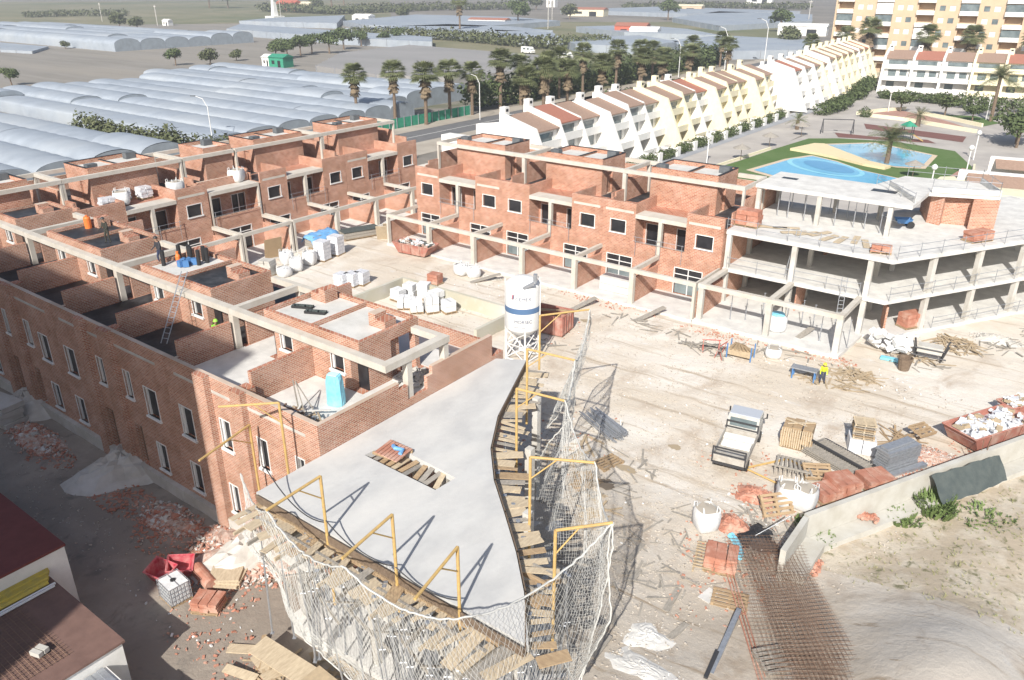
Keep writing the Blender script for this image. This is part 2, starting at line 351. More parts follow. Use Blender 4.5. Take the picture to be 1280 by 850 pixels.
# ---------------------------------------------------------------- the brick houses facing the yard
HW=5.93
def window_part(root,x0,x1,z0,z1,y,mirr,name='window',leaves=1,bar=None,sill=True,dark='dark',d=.07):
    """frame proud of the wall, near black sheet behind it for the unlit room; y is the wall plane, the opening runs to +y"""
    if mirr is not None: x0,x1=mirr-x1,mirr-x0
    f=MB(); t=d
    f.box(x0-t,x1+t,y-.03,y+.1,z1,z1+t); f.box(x0-t,x0,y-.03,y+.1,z0,z1); f.box(x1,x1+t,y-.03,y+.1,z0,z1)
    if sill: f.box(x0-.12,x1+.12,y-.1,y+.14,z0-.11,z0)
    for k in range(1,leaves):
        xx=x0+(x1-x0)*k/leaves; f.box(xx-.035,xx+.035,y+.02,y+.1,z0,z1)
    if bar: f.box(x0,x1,y+.02,y+.098,bar-.03,bar+.03)
    w=f.build(name,M['frame'],root,loc=True)
    g=MB(); g.box(x0+.004,x1-.004,y+.17,y+.2,z0+.004,z1-.004); g.build('pane',M[dark],w,loc=True)  # near black colour painted in for the unlit empty room
    return w
def yard_house(name,label,p,q,rot,mirror,door=None,gap=False,end=False,grp='unfinished brick houses round the yard',seed=0,floor='bitumen',front=True):
    rnd=random.Random(seed)
    Wd=HW; r=thing(name,label,'house',p,q,0,rot,grp)
    mw=Wd if mirror else None
    def X(a,b): return (Wd-b,Wd-a) if mirror else (a,b)
    def op(s,x0,x1,*k):
        a,b=X(x0,x1); return (s,a,b)+k
    B0=2.5 if not gap else Wd; P0,P1=(0,3.3) if not gap else (2.6,Wd)
    if door is None: door=2.65 if mirror else 1.75
    o=[op('+',0,Wd,0,13.1,0,6.7)]
    o+=[op('-',0,B0,0,1.7,3.35,6.7)]
    if gap: o+=[op('+',0,.12,0,1.7,3.35,6.7),op('+',Wd-.12,Wd,0,1.7,3.35,6.7)]
    o+=[op('+',.18,B0,0,.14,3.35,4.15)]
    if not gap: o+=[op('-',3.5,5.05,0,.2,4.8,5.95)]
    o+=[op('-',door,door+2.6,0,.2,.2,2.6),op('-',.9,2.2,1.7,1.9,3.35,5.6)]
    if gap: o+=[op('-',3.6,5.2,1.7,1.9,3.35,5.6)]
    if not gap:
        o+=[op('+',2.5,Wd,0,.2,6.7,7.7),op('+',2.5,2.72,0,4,6.7,7.7)]
    else: o+=[op('+',0,Wd,1.7,1.95,6.7,7.55)]
    o+=[op('+',P0,P1,4,8.4,6.7,10.25),op('-',P0+(.2 if gap else 0),P1-.2,4.22,8.2,9.85,10.25)]
    if not gap: o+=[op('+',P0,P0+.06,4.2,8.2,9.8,10.05)]
    if not gap:
        o+=[op('-',3.1,3.3,5.,6.,6.75,8.9)]
        z1=8.6+rnd.uniform(-.15,.2)
        o+=[op('+',Wd-.12,Wd,1.6,3.6,6.7,7.9)]
        o+=[op('+',Wd-.12,Wd,4.05,8.2,6.7,z1)]
        if rnd.random()<.7: o+=[op('-',Wd-.12,Wd,1.6,2.1,7.5,7.9)]
    o+=[op('+',0,Wd,12.9,13.1,6.7,8.2),op('+',Wd-.12,Wd,8.8,12.9,6.7,8.4)]
    if front: o+=[op('+',0,.1,-4.25,0,0,2.5),op('+',Wd-.1,Wd,-4.25,0,0,2.5)]
    m=MB(); m.cells(o); m.build('wall',M['brick_b'],r,loc=True)
    # concrete frame
    c=MB()
    def cb(x0,x1,*k): a,b=X(x0,x1); c.box(a,b,*k)
    cb(0,B0,-.04,1.68,6.4,6.76)                       # balcony lintel and its slab
    cb(0,.17,-.05,.3,3.42,6.398)
    if gap: cb(Wd-.17,Wd,-.05,.3,3.42,6.398)
    if front:
        cb(0,Wd,-4.75,-4.45,3.05,3.4); cb(0,.15,-4.448,-.01,3.052,3.398); cb(Wd-.15,Wd,-4.448,-.01,3.052,3.398)
        cb(0,.21,-4.8,-4.4,.2,3.048); cb(Wd-.21,Wd,-4.8,-4.4,.2,3.048)
    if not gap:
        cb(0,Wd,3.62,3.98,9.4,9.76); cb(3.32,Wd,8.45,8.78,9.4,9.76); cb(Wd-.17,Wd,3.982,8.448,9.402,9.758)
        cb(Wd-.19,Wd,3.66,3.97,6.72,9.398); cb(Wd-.19,Wd,8.48,8.76,6.72,9.398)
    else:
        cb(0,Wd,3.62,3.98,9.4,9.76); cb(.0,2.58,8.45,8.78,9.4,9.76); cb(0,.17,3.982,8.448,9.402,9.758); cb(0,.19,3.66,3.97,6.72,9.398)
    split(c.build('concrete_frame',M['beam'],r,loc=True),bc)
    if not gap and rnd.random()<.75:
        c=MB(); cb(2.7,Wd-.3,-.012,.0,6.75,6.98); c.build('concrete_band',M['beam'],r,loc=True)
    if front:
        c=MB(); cb(0,Wd,-4.95,-.01,-.3,.2); c.build('patio_slab',M['white_con'],r,loc=True)
    # floors
    c=MB()
    if not gap: cb(2.73,Wd-.125,.21,1.59,6.6,6.73); cb(2.73,Wd-.2,1.6,3.6,6.6,6.73); cb(3.31,Wd-.2,4.0,8.4,6.6,6.73)
    else: cb(.01,2.59,4,8.4,6.6,6.73); cb(.01,Wd-.01,1.96,3.6,6.6,6.73)
    cb(.01,Wd-.13,8.8,12.89,6.6,6.74)
    split(c.build('terrace_floor',M[floor],r,loc=True))
    c=MB(); cb(P0+(.21 if gap else .061),P1-.21,4.23,8.19,9.8,9.9); rf=c.build('roof',M['roofwhite'],r,loc=True)
    c=MB(); cb(P0,P1,8.205,8.45,10.252,10.30); cb(P0+.002,P0+.12,4.2,8.2,10.06,10.10) if not gap else None
    cb(P1-.2,P1+.03,4.2,8.2,10.252,10.29); split(c.build('roof_edge',M['black'],rf,loc=True))
    c=MB()
    if mirror: cb(P1-1.2,P1-.25,4.4,5.1,9.9,10.5)
    else: cb(P1-1.25,P1-.25,6.9,7.6,9.9,10.5)
    c.build('roof_vent',M['greybox'],rf,loc=True)
    if not gap: window_part(r,3.5,5.05,4.8,5.95,0,mw)
    wd=window_part(r,door,door+2.6,.22,2.6,0,mw,'patio_door',2,2.05,False)
    window_part(r,.9,2.2,3.36,5.6,1.7,mw,'balcony_door',1,None,False,d=.05)
    if gap: window_part(r,3.6,5.2,3.36,5.6,1.7,mw,'balcony_door',2,None,False,d=.05)
    if front and not gap:
        # lower half of the patio door is glazed with a pale sheet
        a,b=X(door,door+2.6); m=MB(); m.box(a+.06,b-.06,.12,.15,.25,1.4); m.build('door_sheet',M['glass'],wd,loc=True)
    # guard rail of steel tube
    m=MB(); a,b=X(.0,B0)
    for zz in (4.35,4.75): m.tube([(a,-.22,zz),(b,-.22,zz-.03)],.02,5)
    for xx in (a+.25,b-.15): m.tube([(xx,-.22,4.8),(xx,-.24,3.0)],.022,5)
    m.build('guard_rail',M['metal'],r,loc=True)
    return r
R90=math.pi/2
BC=[-60.63,-54.7,-48.77,-42.84,-36.91,-30.98,-25.05]
doors=[None,None,None,None,None,None]
# row behind the yard: ph centres at -54.7,-42.84,-30.98
bl=['leftmost brick house of the row behind the yard, beside the gap',
    'second brick house from the left in the row behind the yard',
    'third brick house from the left in the row behind the yard',
    'fourth brick house from the left in the row behind the yard, behind the white silo',
    'fifth brick house in the row behind the yard, with stacked boards on its patio',
    'last brick house in the row behind the yard, touching the bare concrete frame building']
for i in range(6):
    pa=BC[i]; mir=(i%2==0)   # even: box side on the left
    yard_house('brick_house',bl[i],pa,63.,0,mir,seed=i+3)
cu=[(38.4,-1,0),(38.4,1,0),(56.55,-1,0),(56.55,1,0),(68.45,-1,0),(68.45,1,0),(26.5,1,0),(26.5,-1,0),(14.6,1,0)]
cl=['left row house with pallets of white sacks on its terrace, third from the left edge','left row house beside a wide open balcony, round sand bags on its roof terrace',
    'left row house just right of the wide open balcony','left row house behind the white big bags in the yard','left row house behind the green sheet by the far corner',
    'end house of the left row next to the road palms','left row house second from the left edge of the photo','left row house at the left edge of the photo','left row house mostly cut off by the left edge']
for i,(c,s,_) in enumerate(cu):
    # local +x runs along +q when rotated by 90 degrees
    if s>0: yard_house('brick_house',cl[i],-71.2,c,R90,False,seed=i+20,grp='unfinished brick houses of the left row')
    else: yard_house('brick_house',cl[i],-71.2,c-HW,R90,True,seed=i+20,grp='unfinished brick houses of the left row')
yard_house('brick_house','left row house with the widest open balcony and two glazed doors',-71.2,44.47,R90,False,gap=True,seed=40,grp='unfinished brick houses of the left row')
# ---------------------------------------------------------------- the near row seen from its street side
AW=[-25.2,-31.3,-37.45,-43.6,-49.75,-55.9,-62.05,-68.2]
big=[(-40.1,-38.9),(-36.6,-35.5),(-49.1,-47.9),(-52.45,-51.3),(-61.4,-60.2),(-64.8,-63.7)]
low=[(-39.9,-39.0),(-36.55,-35.65),(-52.35,-51.4),(-49.2,-48.2),(-61.3,-60.4),(-64.7,-63.8),(-33.0,-32.3)]
nar=[(-42.1,-41.45),(-45.05,-44.35),(-32.9,-32.1),(-29.85,-29.15),(-57.4,-56.75),(-54.3,-53.6),(-27.0,-26.4)]
dor=[(-45.35,-44.5),(-42.1,-41.3),(-54.6,-53.8),(-57.6,-56.8),(-66.9,-66.1)]
al=['end house of the near row with white terrace floor and a sky blue wrapped pack','near row house with a pale floored terrace, second from its near end',
    'near row house with a black terrace floor and a ladder leaning on its roof room','near row house with bitumen rolls standing on its roof',
    'near row house with a black tarred roof room and a terrace in shade','near row house with a chimney stub on its black roof, orange drum beside it','near row house at the left edge of the photo']
for i in range(7):
    pb,pa=AW[i],AW[i+1]; cright=(i%2==1)     # roof room centre on the right (pb) for odd i
    pc=AW[i+1] if i%2==0 else AW[i]; so_=-1 if pc==pa else 1
    r=thing('brick_house',al[i],'house',(pa+pb)/2,19.2,-1,0,'unfinished brick houses of the near row')
    def CX(a,b): # distance from ph centre
        return (pc+a,pc+b) if pc==pa else (pc-b,pc-a)
    Wd=pb-pa
    o=[('+',pa,pb,19.2,32.6,-1.2,6.85)]
    for a,b in ((-46.2,-45.45),(-43.55,-42.5),(-34.2,-33.25),(-31.15,-30.3),(-58.5,-57.75),(-55.85,-54.8)):
        if pa<=(a+b)/2<pb: o.append(('+',max(a,pa),min(b,pb),18.85,19.2,-1.2,8.2))
    for L,z0,z1 in ((big,3.65,5.45),(low,.2,1.95),(nar,4.2,5.9)):
        for a,b in L:
            if pa<=(a+b)/2<pb: o.append(('-',a,b,19.2,19.42,z0,z1))
    for a,b in dor:
        if pa<=(a+b)/2<pb: o.append(('-',a,b,19.2,19.6,-.3,2.45))
    # terrace walls
    o.append(('+',pa,pb,19.2,19.45,6.85,8.15))
    a,b=CX(0,.12); o.append(('+',a,b,20.2,24.05,6.85,8.6))          # party wall in front of the roof room
    a,b=CX(0,.35); o.append(('+',a,b,19.45,20.2,6.85,7.9))
    a,b=CX(Wd-.12,Wd)
    if i!=0:
        o.append(('+',a,b,20.1,23.4,6.85,8.6)); o.append(('+',a,b,19.45,20.1,6.85,7.7)); o.append(('+',a,b,24.4,28.,6.85,8.6)); o.append(('+',a,b,28.4,32.4,6.85,8.3))
    else:
        o+= [('+',-25.42,-25.2,19.2,24.9,6.3,8.15),('+',-25.42,-25.2,26.3,31.6,6.3,8.15),('+',-25.42,-25.2,24.9,26.3,6.3,7.0),('+',pa,-25.2,31.4,31.6,6.85,7.75)]
        o+= [('-',-25.42,-25.2,24.3,24.9,7.8,8.15),('-',-25.42,-25.2,26.3,26.7,7.7,8.15)]
    # roof room
    a,b=CX(0,3.72); o.append(('+',a,b,24.05,28.3,6.85,9.75))
    a2,b2=CX(.06,3.5); o.append(('-',a2,b2,24.28,28.08,9.45,9.75))
    a2,b2=CX(1.55,2.5); o.append(('-',a2,b2,24.05,24.27,7.75,8.75))
    a2,b2=CX(3.0,3.72); 
    o.append(('-',a2,b2,24.05,24.6,6.9,8.9))
    a2,b2=CX(3.5,3.72)
    if i==0: o+= [('-',a2,b2,26.2,28.3,6.9,9.1),('-',CX(1.2,3.72)[0],CX(1.2,3.72)[1],27.,28.3,6.9,9.1),('+',CX(3.3,3.72)[0],CX(3.3,3.72)[1],28.0,28.3,6.85,9.1)]
    m=MB(); m.cells(o); m.build('wall',M['brick'],r)
    # loose courses that will carry the chimney
    m=MB(); a,b=CX(2.1,3.3); cz=[('+',a,b,26.3,27.1,9.45,10.0),('+',a,a+.5,26.3,27.1,10.0,10.25)] if i%2==0 else [('+',a,b,27.0,27.9,9.45,10.0),('+',b-.5,b,27.,27.9,10.0,10.3)]
    m.cells(cz); m.build('chimney_stub',M['brick'],r)
    c=MB()
    a,b=(pa,pb) if i else (pa,-25.2)
    c.box(a,b,23.5,23.96,9.0,9.36)
    if i==0:
        c.box(-25.68,-25.2,23.962,28.1,9.0,9.358); c.box(CX(3.74,4)[0],-25.69,27.7,28.098,9.0,9.356)
        c.box(-25.62,-25.26,25.0,25.34,6.9,8.998); c.box(-25.62,-25.26,27.72,28.06,6.9,8.998)
    else:
        a,b=CX(Wd-.18,Wd); c.box(a,b,23.962,28.2,9.002,9.355); c.box(*CX(3.74,Wd),28.202,28.55,9.,9.357); c.box(*CX(Wd-.2,Wd),23.55,23.9,6.9,8.998); c.box(*CX(Wd-.2,Wd),28.25,28.52,6.9,8.998)
    split(c.build('concrete_frame',M['beam'],r),bc)
    c=MB(); c.box(*CX(.4,Wd-.9),19.185,19.2,7.25,7.42); c.build('concrete_band',M['concrete'],r)
    c=MB(); c.box(pa,pb,18.9,19.19,-1.3,-.25); c.build('plinth',M['concrete'],r)
    fl='white_con' if i<2 else 'bitumen'
    c=MB(); a,b=CX(.13,Wd-.13); c.box(a,b,19.46,24.04,6.8,6.89); c.box(*CX(3.73,Wd-.25),24.05,28.,6.8,6.89) ; c.box(*CX(.02,Wd-.45),28.4,31.3,6.8,6.9)
    split(c.build('terrace_floor',M[fl],r))
    c=MB(); a,b=CX(.07,3.49); c.box(a,b,24.29,28.07,9.4,9.52); c.build('roof',M['roofwhite' if i in(0,1,3) else 'bitumen'],r)
    def WP(x0,x1,z0,z1,y,nm='window',lv=1,sill=True,d=.05,dk='dark'):
        f=MB(); f.box(x0-d,x1+d,y-.03,y+.08,z1,z1+d); f.box(x0-d,x0,y-.03,y+.08,z0,z1); f.box(x1,x1+d,y-.03,y+.08,z0,z1)
        f.box(x0,x0+.12,y+.08,y+.17,z0,z1)
        if sill: f.box(x0-.12,x1+.12,y-.12,y+.12,z0-.12,z0)
        w_=f.build(nm,M['frame'],r); g_=MB(); g_.box(x0+.004,x1-.004,y+.185,y+.21,z0+.004,z1-.004); g_.build('pane',M[dk],w_)  # dark sheet paints the shade of the room behind
    for L,z0,z1 in ((big,3.65,5.45),(low,.2,1.95),(nar,4.2,5.9)):
        for a,b in L:
            if pa<=(a+b)/2<pb: WP(a,b,z0,z1,19.2)
    for a,b in dor:
        if pa<=(a+b)/2<pb:
            m=MB(); m.box(a+.01,b-.01,19.5,19.58,-.29,2.44); m.build('door_boarding',M['bark'],r)
    a,b=CX(1.55,2.5); WP(a,b,7.75,8.75,24.05)
    a,b=CX(3.01,3.7); m=MB(); m.box(a,b,24.5,24.59,6.9,8.88); m.build('dark_door_panel',M['dark'],r)  # dark panel paints the unlit inside of the doorway
# ---------------------------------------------------------------- low houses at the bottom left and the tall block whose shade falls on the street
def tower(name,label,p0,p1,q0,q1,h,mtl):
    r=thing(name,label,'building',(p0+p1)/2,(q0+q1)/2,-1)
    m=MB(); o=[('+',p0,p1,q0,q1,-1,h),('-',p0+.3,p1-.3,q0+.3,q1-.3,h-1,h)]
    k=0; z=1.2
    while z<h-3:
        x=p0+2
        while x<p1-3: o.append(('-',x,x+1.6,q1-.3,q1,z,z+1.5)); x+=4.2
        z+=3
    m.cells(o); m.build('wall',mtl,r)
    g=MB(); z=1.2
    while z<h-3:
        x=p0+2
        while x<p1-3: g.box(x+.01,x+1.59,q1-.28,q1-.22,z+.01,z+1.49); x+=4.2
        z+=3
    g.build('window',M['dark'],r)['kind']='stuff'
tower('apartment_tower','tall rendered block standing across the street, its shade falling on the near row',-75,-17.6,-38,-24.,44.6,M['ochre'])
h=thing('low_house','low white house with a dark maroon flat roof in the shade by the street','house',-38,8,-1)
m=MB(); m.cells([('+',-52,-34.0,-2,11.2,-1.1,2.5),('-',-51.8,-34.2,-1.8,11.0,2.42,2.5)]); m.build('wall',M['white'],h)
m=MB(); m.box(-51.9,-33.95,-1.9,11.25,2.503,2.62); m.build('roof',M['maroon'],h)
m=MB(); m.tube([(-33.9,8.2,-.8),(-33.88,8.2,1.6),(-34.1,8.2,1.85)],.13,8); m.build('drain_pipe',M['white'],h,smooth=True)
h=thing('low_house','low white house with a brown terrace roof, rebar mesh lying on it','house',-32,5,-1)
m=MB(); m.cells([('+',-33.6,-27.45,-6,10.1,-1.1,1.5)]); m.build('wall',M['white'],h)
m=MB(); m.box(-33.7,-27.35,-6,10.2,1.503,1.6); m.build('roof',M['brownroof'],h)
m=MB()
for i in range(24): m.tube([(-33.2+i*.21,1.0,1.66),(-33.2+i*.21,8.6,1.66)],.012,3)
for i in range(34): m.tube([(-33.3,1.1+i*.22,1.68),(-28.3,1.1+i*.22,1.68)],.012,3)
solo(m,'rebar_mesh',M['rust'],'flat sheet of rusty rebar mesh lying on the brown terrace roof','rebar mesh',-31,5,1.6)
m=MB(); m.ob((-29.3,7.9,1.8),(.5,.22,.2),.3); m.ob((-29.25,7.65,1.8),(.5,.2,.2),.3)
solo(m,'concrete_block',M['concrete'],'small grey concrete blocks on the brown terrace roof','block',-29.3,7.8,1.6)
t=thing('tarp_roll','yellow tarpaulin roll lying along the edge between the two low houses','tarp',-33.7,8,1.6)
m=MB()
for k in range(5): m.tube([(-33.95+k*.2,10.3-.1*k,1.75+.05*(k%2)),(-33.9+k*.2,5.,1.78),(-33.95+k*.22,0,1.75)],.13,6)
m.build('sheet',mat('yellow_sheet',(.55,.42,.06),(.42,.34,.08),3.,.6,bump=.4),t)
m=MB(); m.tube([(-32.9,10.1,1.7),(-32.85,3,1.7)],.06,5); m.tube([(-32.75,10.0,1.7),(-32.7,2,1.7)],.05,5); m.build('pole',M['frame'],t)
h=thing('lean_to_shed','lean-to with grey corrugated roof and wire mesh panels below the white house','shed',-26,5,-1)
m=MB(); m.cells([('+',-27.4,-24.1,-6,9.3,-1.1,.9)]); m.build('wall',M['white'],h)
m=MB()
for i in range(26): m.box(-27.38,-25.9,8.9-i*.5,9.15-i*.5,.905,.99); m.box(-27.38,-25.9,8.65-i*.5,8.898-i*.5,.905,.95)
m.build('corrugated_roof',M['metal'],h)
m=MB()
for i in range(28): m.tube([(-25.8,9.1-i*.3,1.05),(-24.2,9.1-i*.3,1.05)],.012,3)
for i in range(6): m.tube([(-25.8+i*.3,9.2,1.06),(-25.8+i*.3,1,1.06)],.012,3)
m.build('mesh_panel',M['metal'],h)
m=MB()
for a in (9.15,6.3,3.5): m.box(-25.85,-24.12,a,a+.1,.905,1.03)
m.build('roof_frame',M['frame'],h)
# ---------------------------------------------------------------- the bare concrete frame building on the right
F=thing('concrete_frame_building','bare three storey concrete frame building, open floors, in front of the pool','building',-14,68,0)
D=(.52,.854)
def along(t,off=0): return (-11.6+D[0]*t-D[1]*off,63.3+D[1]*t+D[0]*off)
def slabpoly(f,b=75.9): return [(-24.95,f),(-11.6+(63.3-f)*.0,f),along(26),along(26,11),(-16.7,b+.1),(-24.95,b)]
for z0,z1,f in ((3.1,3.42,63.3),(6.4,6.75,63.3)):
    m=MB(); m.prism(slabpoly(f),z0,z1); m.build('floor_slab',M['white_con'],F)
m=MB(); m.prism(slabpoly(63.3),-.5,.3); m.build('ground_slab',M['white_con'],F)
m=MB(); m.prism([(-25,69),(-12.1,69.1),(-12.05,74.8),(-7.0,76.8),(-9.2,81.2),(-15.2,80.2),(-16.5,75.2),(-25,75.2)],9.3,9.62); m.build('roof_slab',M['white_con'],F)
m=MB(); m.box(-24.0,-22.6,72.5,73.2,9.625,9.64); m.box(-16.2,-14.2,72.4,73.4,9.625,9.64); split(m.build('dark_roof_plate',M['dark'],F))  # dark plates on the slab paint the shade inside roof holes
for a,b in ((( -12.05,74.8),(-7.0,76.8)),((-7.0,76.8),(-9.2,81.2)),((-15.4,75.5),(-12.2,70.2))):
    m=MB(); d=Vector((b[0]-a[0],b[1]-a[1],0)); L=d.length; m.ob(((a[0]+b[0])/2,(a[1]+b[1])/2,9.85),(L-.3,.16,.44),math.atan2(d.y,d.x)); m.build('upstand',M['white_con'],F)
def column(x,y,z0,z1,s=.38,rz=0): m=MB(); m.ob((x,y,(z0+z1)/2),(s,s,z1-z0),rz); m.build('column',M['concrete'],F)
fr=[(-24.7,63.55),(-19.1,63.55),(-13.2,63.6)]+[(along(t,.35)) for t in (4.6,9.6,14.6,19.6)]
for x,y in fr:
    rz=0 if x<-12 and y<64 else math.atan2(D[1],D[0])
    column(x,y,.3,3.098,.4,rz); column(x,y,3.42,6.398,.4,rz)
bk=[(-24.6,68.2),(-19.1,68.2),(-13.8,69.)]+[along(t,5.4) for t in (6,11,16,21)]
for x,y in bk: column(x,y,.3,3.098,.36); column(x,y,3.42,6.398,.36)
for x,y in ((-24.7,69.3),(-19.4,69.3),(-13.7,69.4),(-24.7,74.6),(-19.4,74.6),(-15.6,74.7),(-9.4,78.9)): column(x,y,6.75,9.298,.36)
# patio frames in front
m=MB(); m.box(-24.9,-13.3,58.35,58.7,3.05,3.4); m.build('beam',M['beam'],F)
for x in (-24.6,-18.9,-13.5):
    m=MB(); m.box(x-.2,x+.2,58.702,63.28,3.052,3.398); m.build('beam',M['beam'],F)
    m=MB(); m.box(x-.22,x+.22,58.33,58.72,.3,3.048); m.build('column',M['concrete'],F)
m=MB(); m.prism([(-24.95,58.0),(-13.1,58.0),(-12.8,63.28),(-24.95,63.28)],-.6,.3); m.build('patio_slab',M['white_con'],F)
m=MB(); m.box(-24.95,-24.7,59,63.2,.3,2.4); m.build('party_wall',M['brick_b'],F)
for z0,z1 in ((.3,3.09),(3.42,6.39)):
    m=MB(); m.box(-24.93,-24.75,64,67.9,z0,z1); m.build('party_wall',M['brick_b'],F)
    m=MB(); m.box(-18.95,-18.83,65.0,67.4,z0,z0+2.2) if z0<1 else m.box(-19.1,-18.9,72.,75.6,z0,z1); m.build('partition_wall',M['brick_b'],F)
    m=MB(); m.cells([('+',-24.9,-15.6,75.5,75.75,z0,z1),('-',-23,-21,75.5,75.75,z0+.8,z0+2.3),('-',-19.4,-17.4,75.5,75.75,z0+.8,z0+2.3)]); m.build('rear_wall',M['block'],F)
    a=along(6,10.4);b=along(20,10.4); m=MB(); m.ob(((a[0]+b[0])/2,(a[1]+b[1])/2,(z0+z1)/2),(14,.2,z1-z0),math.atan2(D[1],D[0])); m.build('rear_wall',M['block'],F)
m=MB(); m.prism([(-12.0,75.9),(-10.9,75.5),(-10.9,76.3),(-8.9,76.9),(-8.75,75.7),(-6.95,77.0),(-9.1,80.9),(-13.4,80.)],6.75,9.298); m.build('stair_room',M['brick_b'],F)
m=MB(); m.ob((-11.9,65.6,1.5),(.15,2.4,2.1),.3); m.build('partition_wall',M['brick_b'],F)
def rail(pts,z,root,h=1.0):
    m=MB()
    for zz in (.5,h): m.tube([(x,y,z+zz) for x,y in pts],.022,4)
    for (x0,y0),(x1,y1) in zip(pts,pts[1:]):
        L=math.hypot(x1-x0,y1-y0); n=max(1,int(L/2.2))
        for k in range(n+1): t=k/n; m.tube([(x0+(x1-x0)*t,y0+(y1-y0)*t,z-.05),(x0+(x1-x0)*t,y0+(y1-y0)*t,z+h+.12)],.025,4)
    return m.build('guard_rail',M['metal'],root)
e=lambda t: along(t,-.03)
rail([(-24.6,63.25),(-19.3,63.25)],3.42,F); rail([(-18.8,63.25),(-13.6,63.25)],3.42,F); rail([e(.3),e(25)],3.42,F)
rail([(-24.9,63.25),(-12.,63.25)],6.75,F); rail([e(.3),e(25)],6.75,F); rail([(-11.9,74.9),(-7.1,76.7),(-9.1,81),(-15,80.1)],9.62,F,1.1); rail([(-16.4,75.1),(-12.2,70.)],9.62,F,.8)
rail([e(5.5),e(25)],.3,F,.9)
# steel props standing on the open top floor
def prop(h=2.5):
    r=thing('steel_prop','x','prop',0,0,0); m=MB(); m.tube([(0,0,.02),(0,0,h*.62)],.04,6); m.tube([(0,0,h*.6),(0,0,h-.02)],.028,6); m.box(-.08,.08,-.08,.08,0,.02); m.box(-.08,.08,-.08,.08,h-.02,h); m.tube([(-.12,0,h*.6),(.12,0,h*.6)],.02,4)
    m.build('tube',M['metal'],r,loc=True); r['group']='steel props on the top floor of the concrete frame'; return r
pr_=prop(2.54); rnd=random.Random(5)
k=0
for x in np.arange(-23.3,-14.2,1.28):
    for y in (70.3,73.6):
        k+=1; place(pr_,x+rnd.uniform(-.25,.25),y+rnd.uniform(-.3,.3),6.75,rnd.random(),ORD[(k-1)//2]+' prop from the left in the '+('front','back')[(k-1)%2]+' row under the frame building roof slab')
for t_ in range(10):
    place(pr_,-22.5+t_*1.05,60.2+rnd.uniform(-.2,1.8),.3,rnd.random(),ORD[t_]+' thin steel prop from the left on the patio floor of the frame building','steel props on the patio floor of the frame building',scale=(1,1,.9))
# ---------------------------------------------------------------- the fresh slab in the foreground
SB=thing('slab_building','near concrete slab on columns with curved edge, wooden formwork and rectangular hole','building',-18,22,0)
edge=[(-11.28,16.00),(-12.78,17.65),(-14.28,19.19),(-16.13,20.87),(-17.85,22.39),(-19.55,24.31),(-21.09,26.82),(-22.30,29.59),(-23.69,32.78)]
outline=[(-25.18,15.75)]+[(-11.2,15.75)]+edge[1:]+[(-25.18,31.9)]
hole=[(-23.7,20.45),(-23.5,21.85),(-19.25,21.55),(-19.35,20.35)]
m=MB()
# the ring between the outline and the hole as four wedges, so the hole is real
def ang(pt): return math.atan2(pt[1]-21.1,pt[0]+21.4)
def solid_ring(m,outl,hol,z0,z1):
    from mathutils.geometry import tessellate_polygon
    T=tessellate_polygon([[Vector((x,y,0)) for x,y in outl],[Vector((x,y,0)) for x,y in hol]])
    al=outl+hol; n=len(al)
    fs=[]
    for t in T:
        a,b,c=[Vector((al[i][0],al[i][1],0)) for i in t]
        if (b-a).cross(c-a).z<0: t=t[::-1]
        fs.append(tuple(i+n for i in t)); fs.append(tuple(t[::-1]))
    no=len(outl); nh=len(hol)
    for L,o_ in ((no,0),(nh,no)):
        for i in range(L): fs.append((o_+i,o_+(i+1)%L,n+o_+(i+1)%L,n+o_+i))
    m.add([(x,y,z0) for x,y in al]+[(x,y,z1) for x,y in al],fs)
solid_ring(m,outline,hole,6.3,6.6); m.build('top_slab',M['slab'],SB)
m=MB(); m.prism([(-24.6,16.1),(-11.8,16.1),(-12.6,20.5),(-16.5,24.5),(-18.5,29),(-24.6,31)],-1.3,0.0); m.build('ground_slab',M['white_con'],SB)
for x,y in ((-24,16.6),(-19.5,16.6),(-15,16.6),(-12.9,17.4),(-15.6,21.8),(-18.4,25.8),(-21,30),(-24,24),(-20,21.8)):
    m=MB(); m.box(x-.17,x+.17,y-.17,y+.17,0,6.29); m.build('column',M['concrete'],SB)
m=MB(); m.box(-24.9,-12.4,16.3,16.6,3.0,3.3); m.build('edge_beam',M['concrete'],SB)
# loose formwork boards round the edge
rnd=random.Random(11); nb=0
path=[(-25.0,15.7),(-11.3,15.6)]+edge[1:]
acc=[]
for (a,b) in zip(path,path[1:]):
    L=math.hypot(b[0]-a[0],b[1]-a[1]); t=0
    while t<L:
        f=t/L; acc.append((a[0]+(b[0]-a[0])*f,a[1]+(b[1]-a[1])*f,math.atan2(b[1]-a[1],b[0]-a[0]))); t+=.52 if a[1]<15.8 else .5
for (x,y,an) in acc[:96]:
    an2=an-math.pi/2; o_=rnd.uniform(.25,.75) if y>15.9 else rnd.uniform(.3,1.0)
    m=MB(); L=rnd.uniform(1.0,1.9); m.ob((x+math.cos(an2)*o_,y+math.sin(an2)*o_,6.22-rnd.uniform(0,.12)),(L,rnd.choice((.2,.3,.5)),.035),an2+rnd.uniform(-.35,.35),rnd.uniform(-.06,.06),rnd.uniform(-.05,.08))
    m.build('formwork_board',M[rnd.choice(['wood2','wood2','wood','greywood','wood2'])],SB)
m=MB()
for (a,b) in zip(path,path[1:]):
    an=math.atan2(b[1]-a[1],b[0]-a[0])-math.pi/2; L=math.hypot(b[0]-a[0],b[1]-a[1])
    m.ob(((a[0]+b[0])/2+math.cos(an)*.06,(a[1]+b[1])/2+math.sin(an)*.06,6.44),(L+.1,.04,.36),math.atan2(b[1]-a[1],b[0]-a[0]))
m.build('edge_board',M['bark'],SB)
p2=prop(6.2); rnd=random.Random(8)
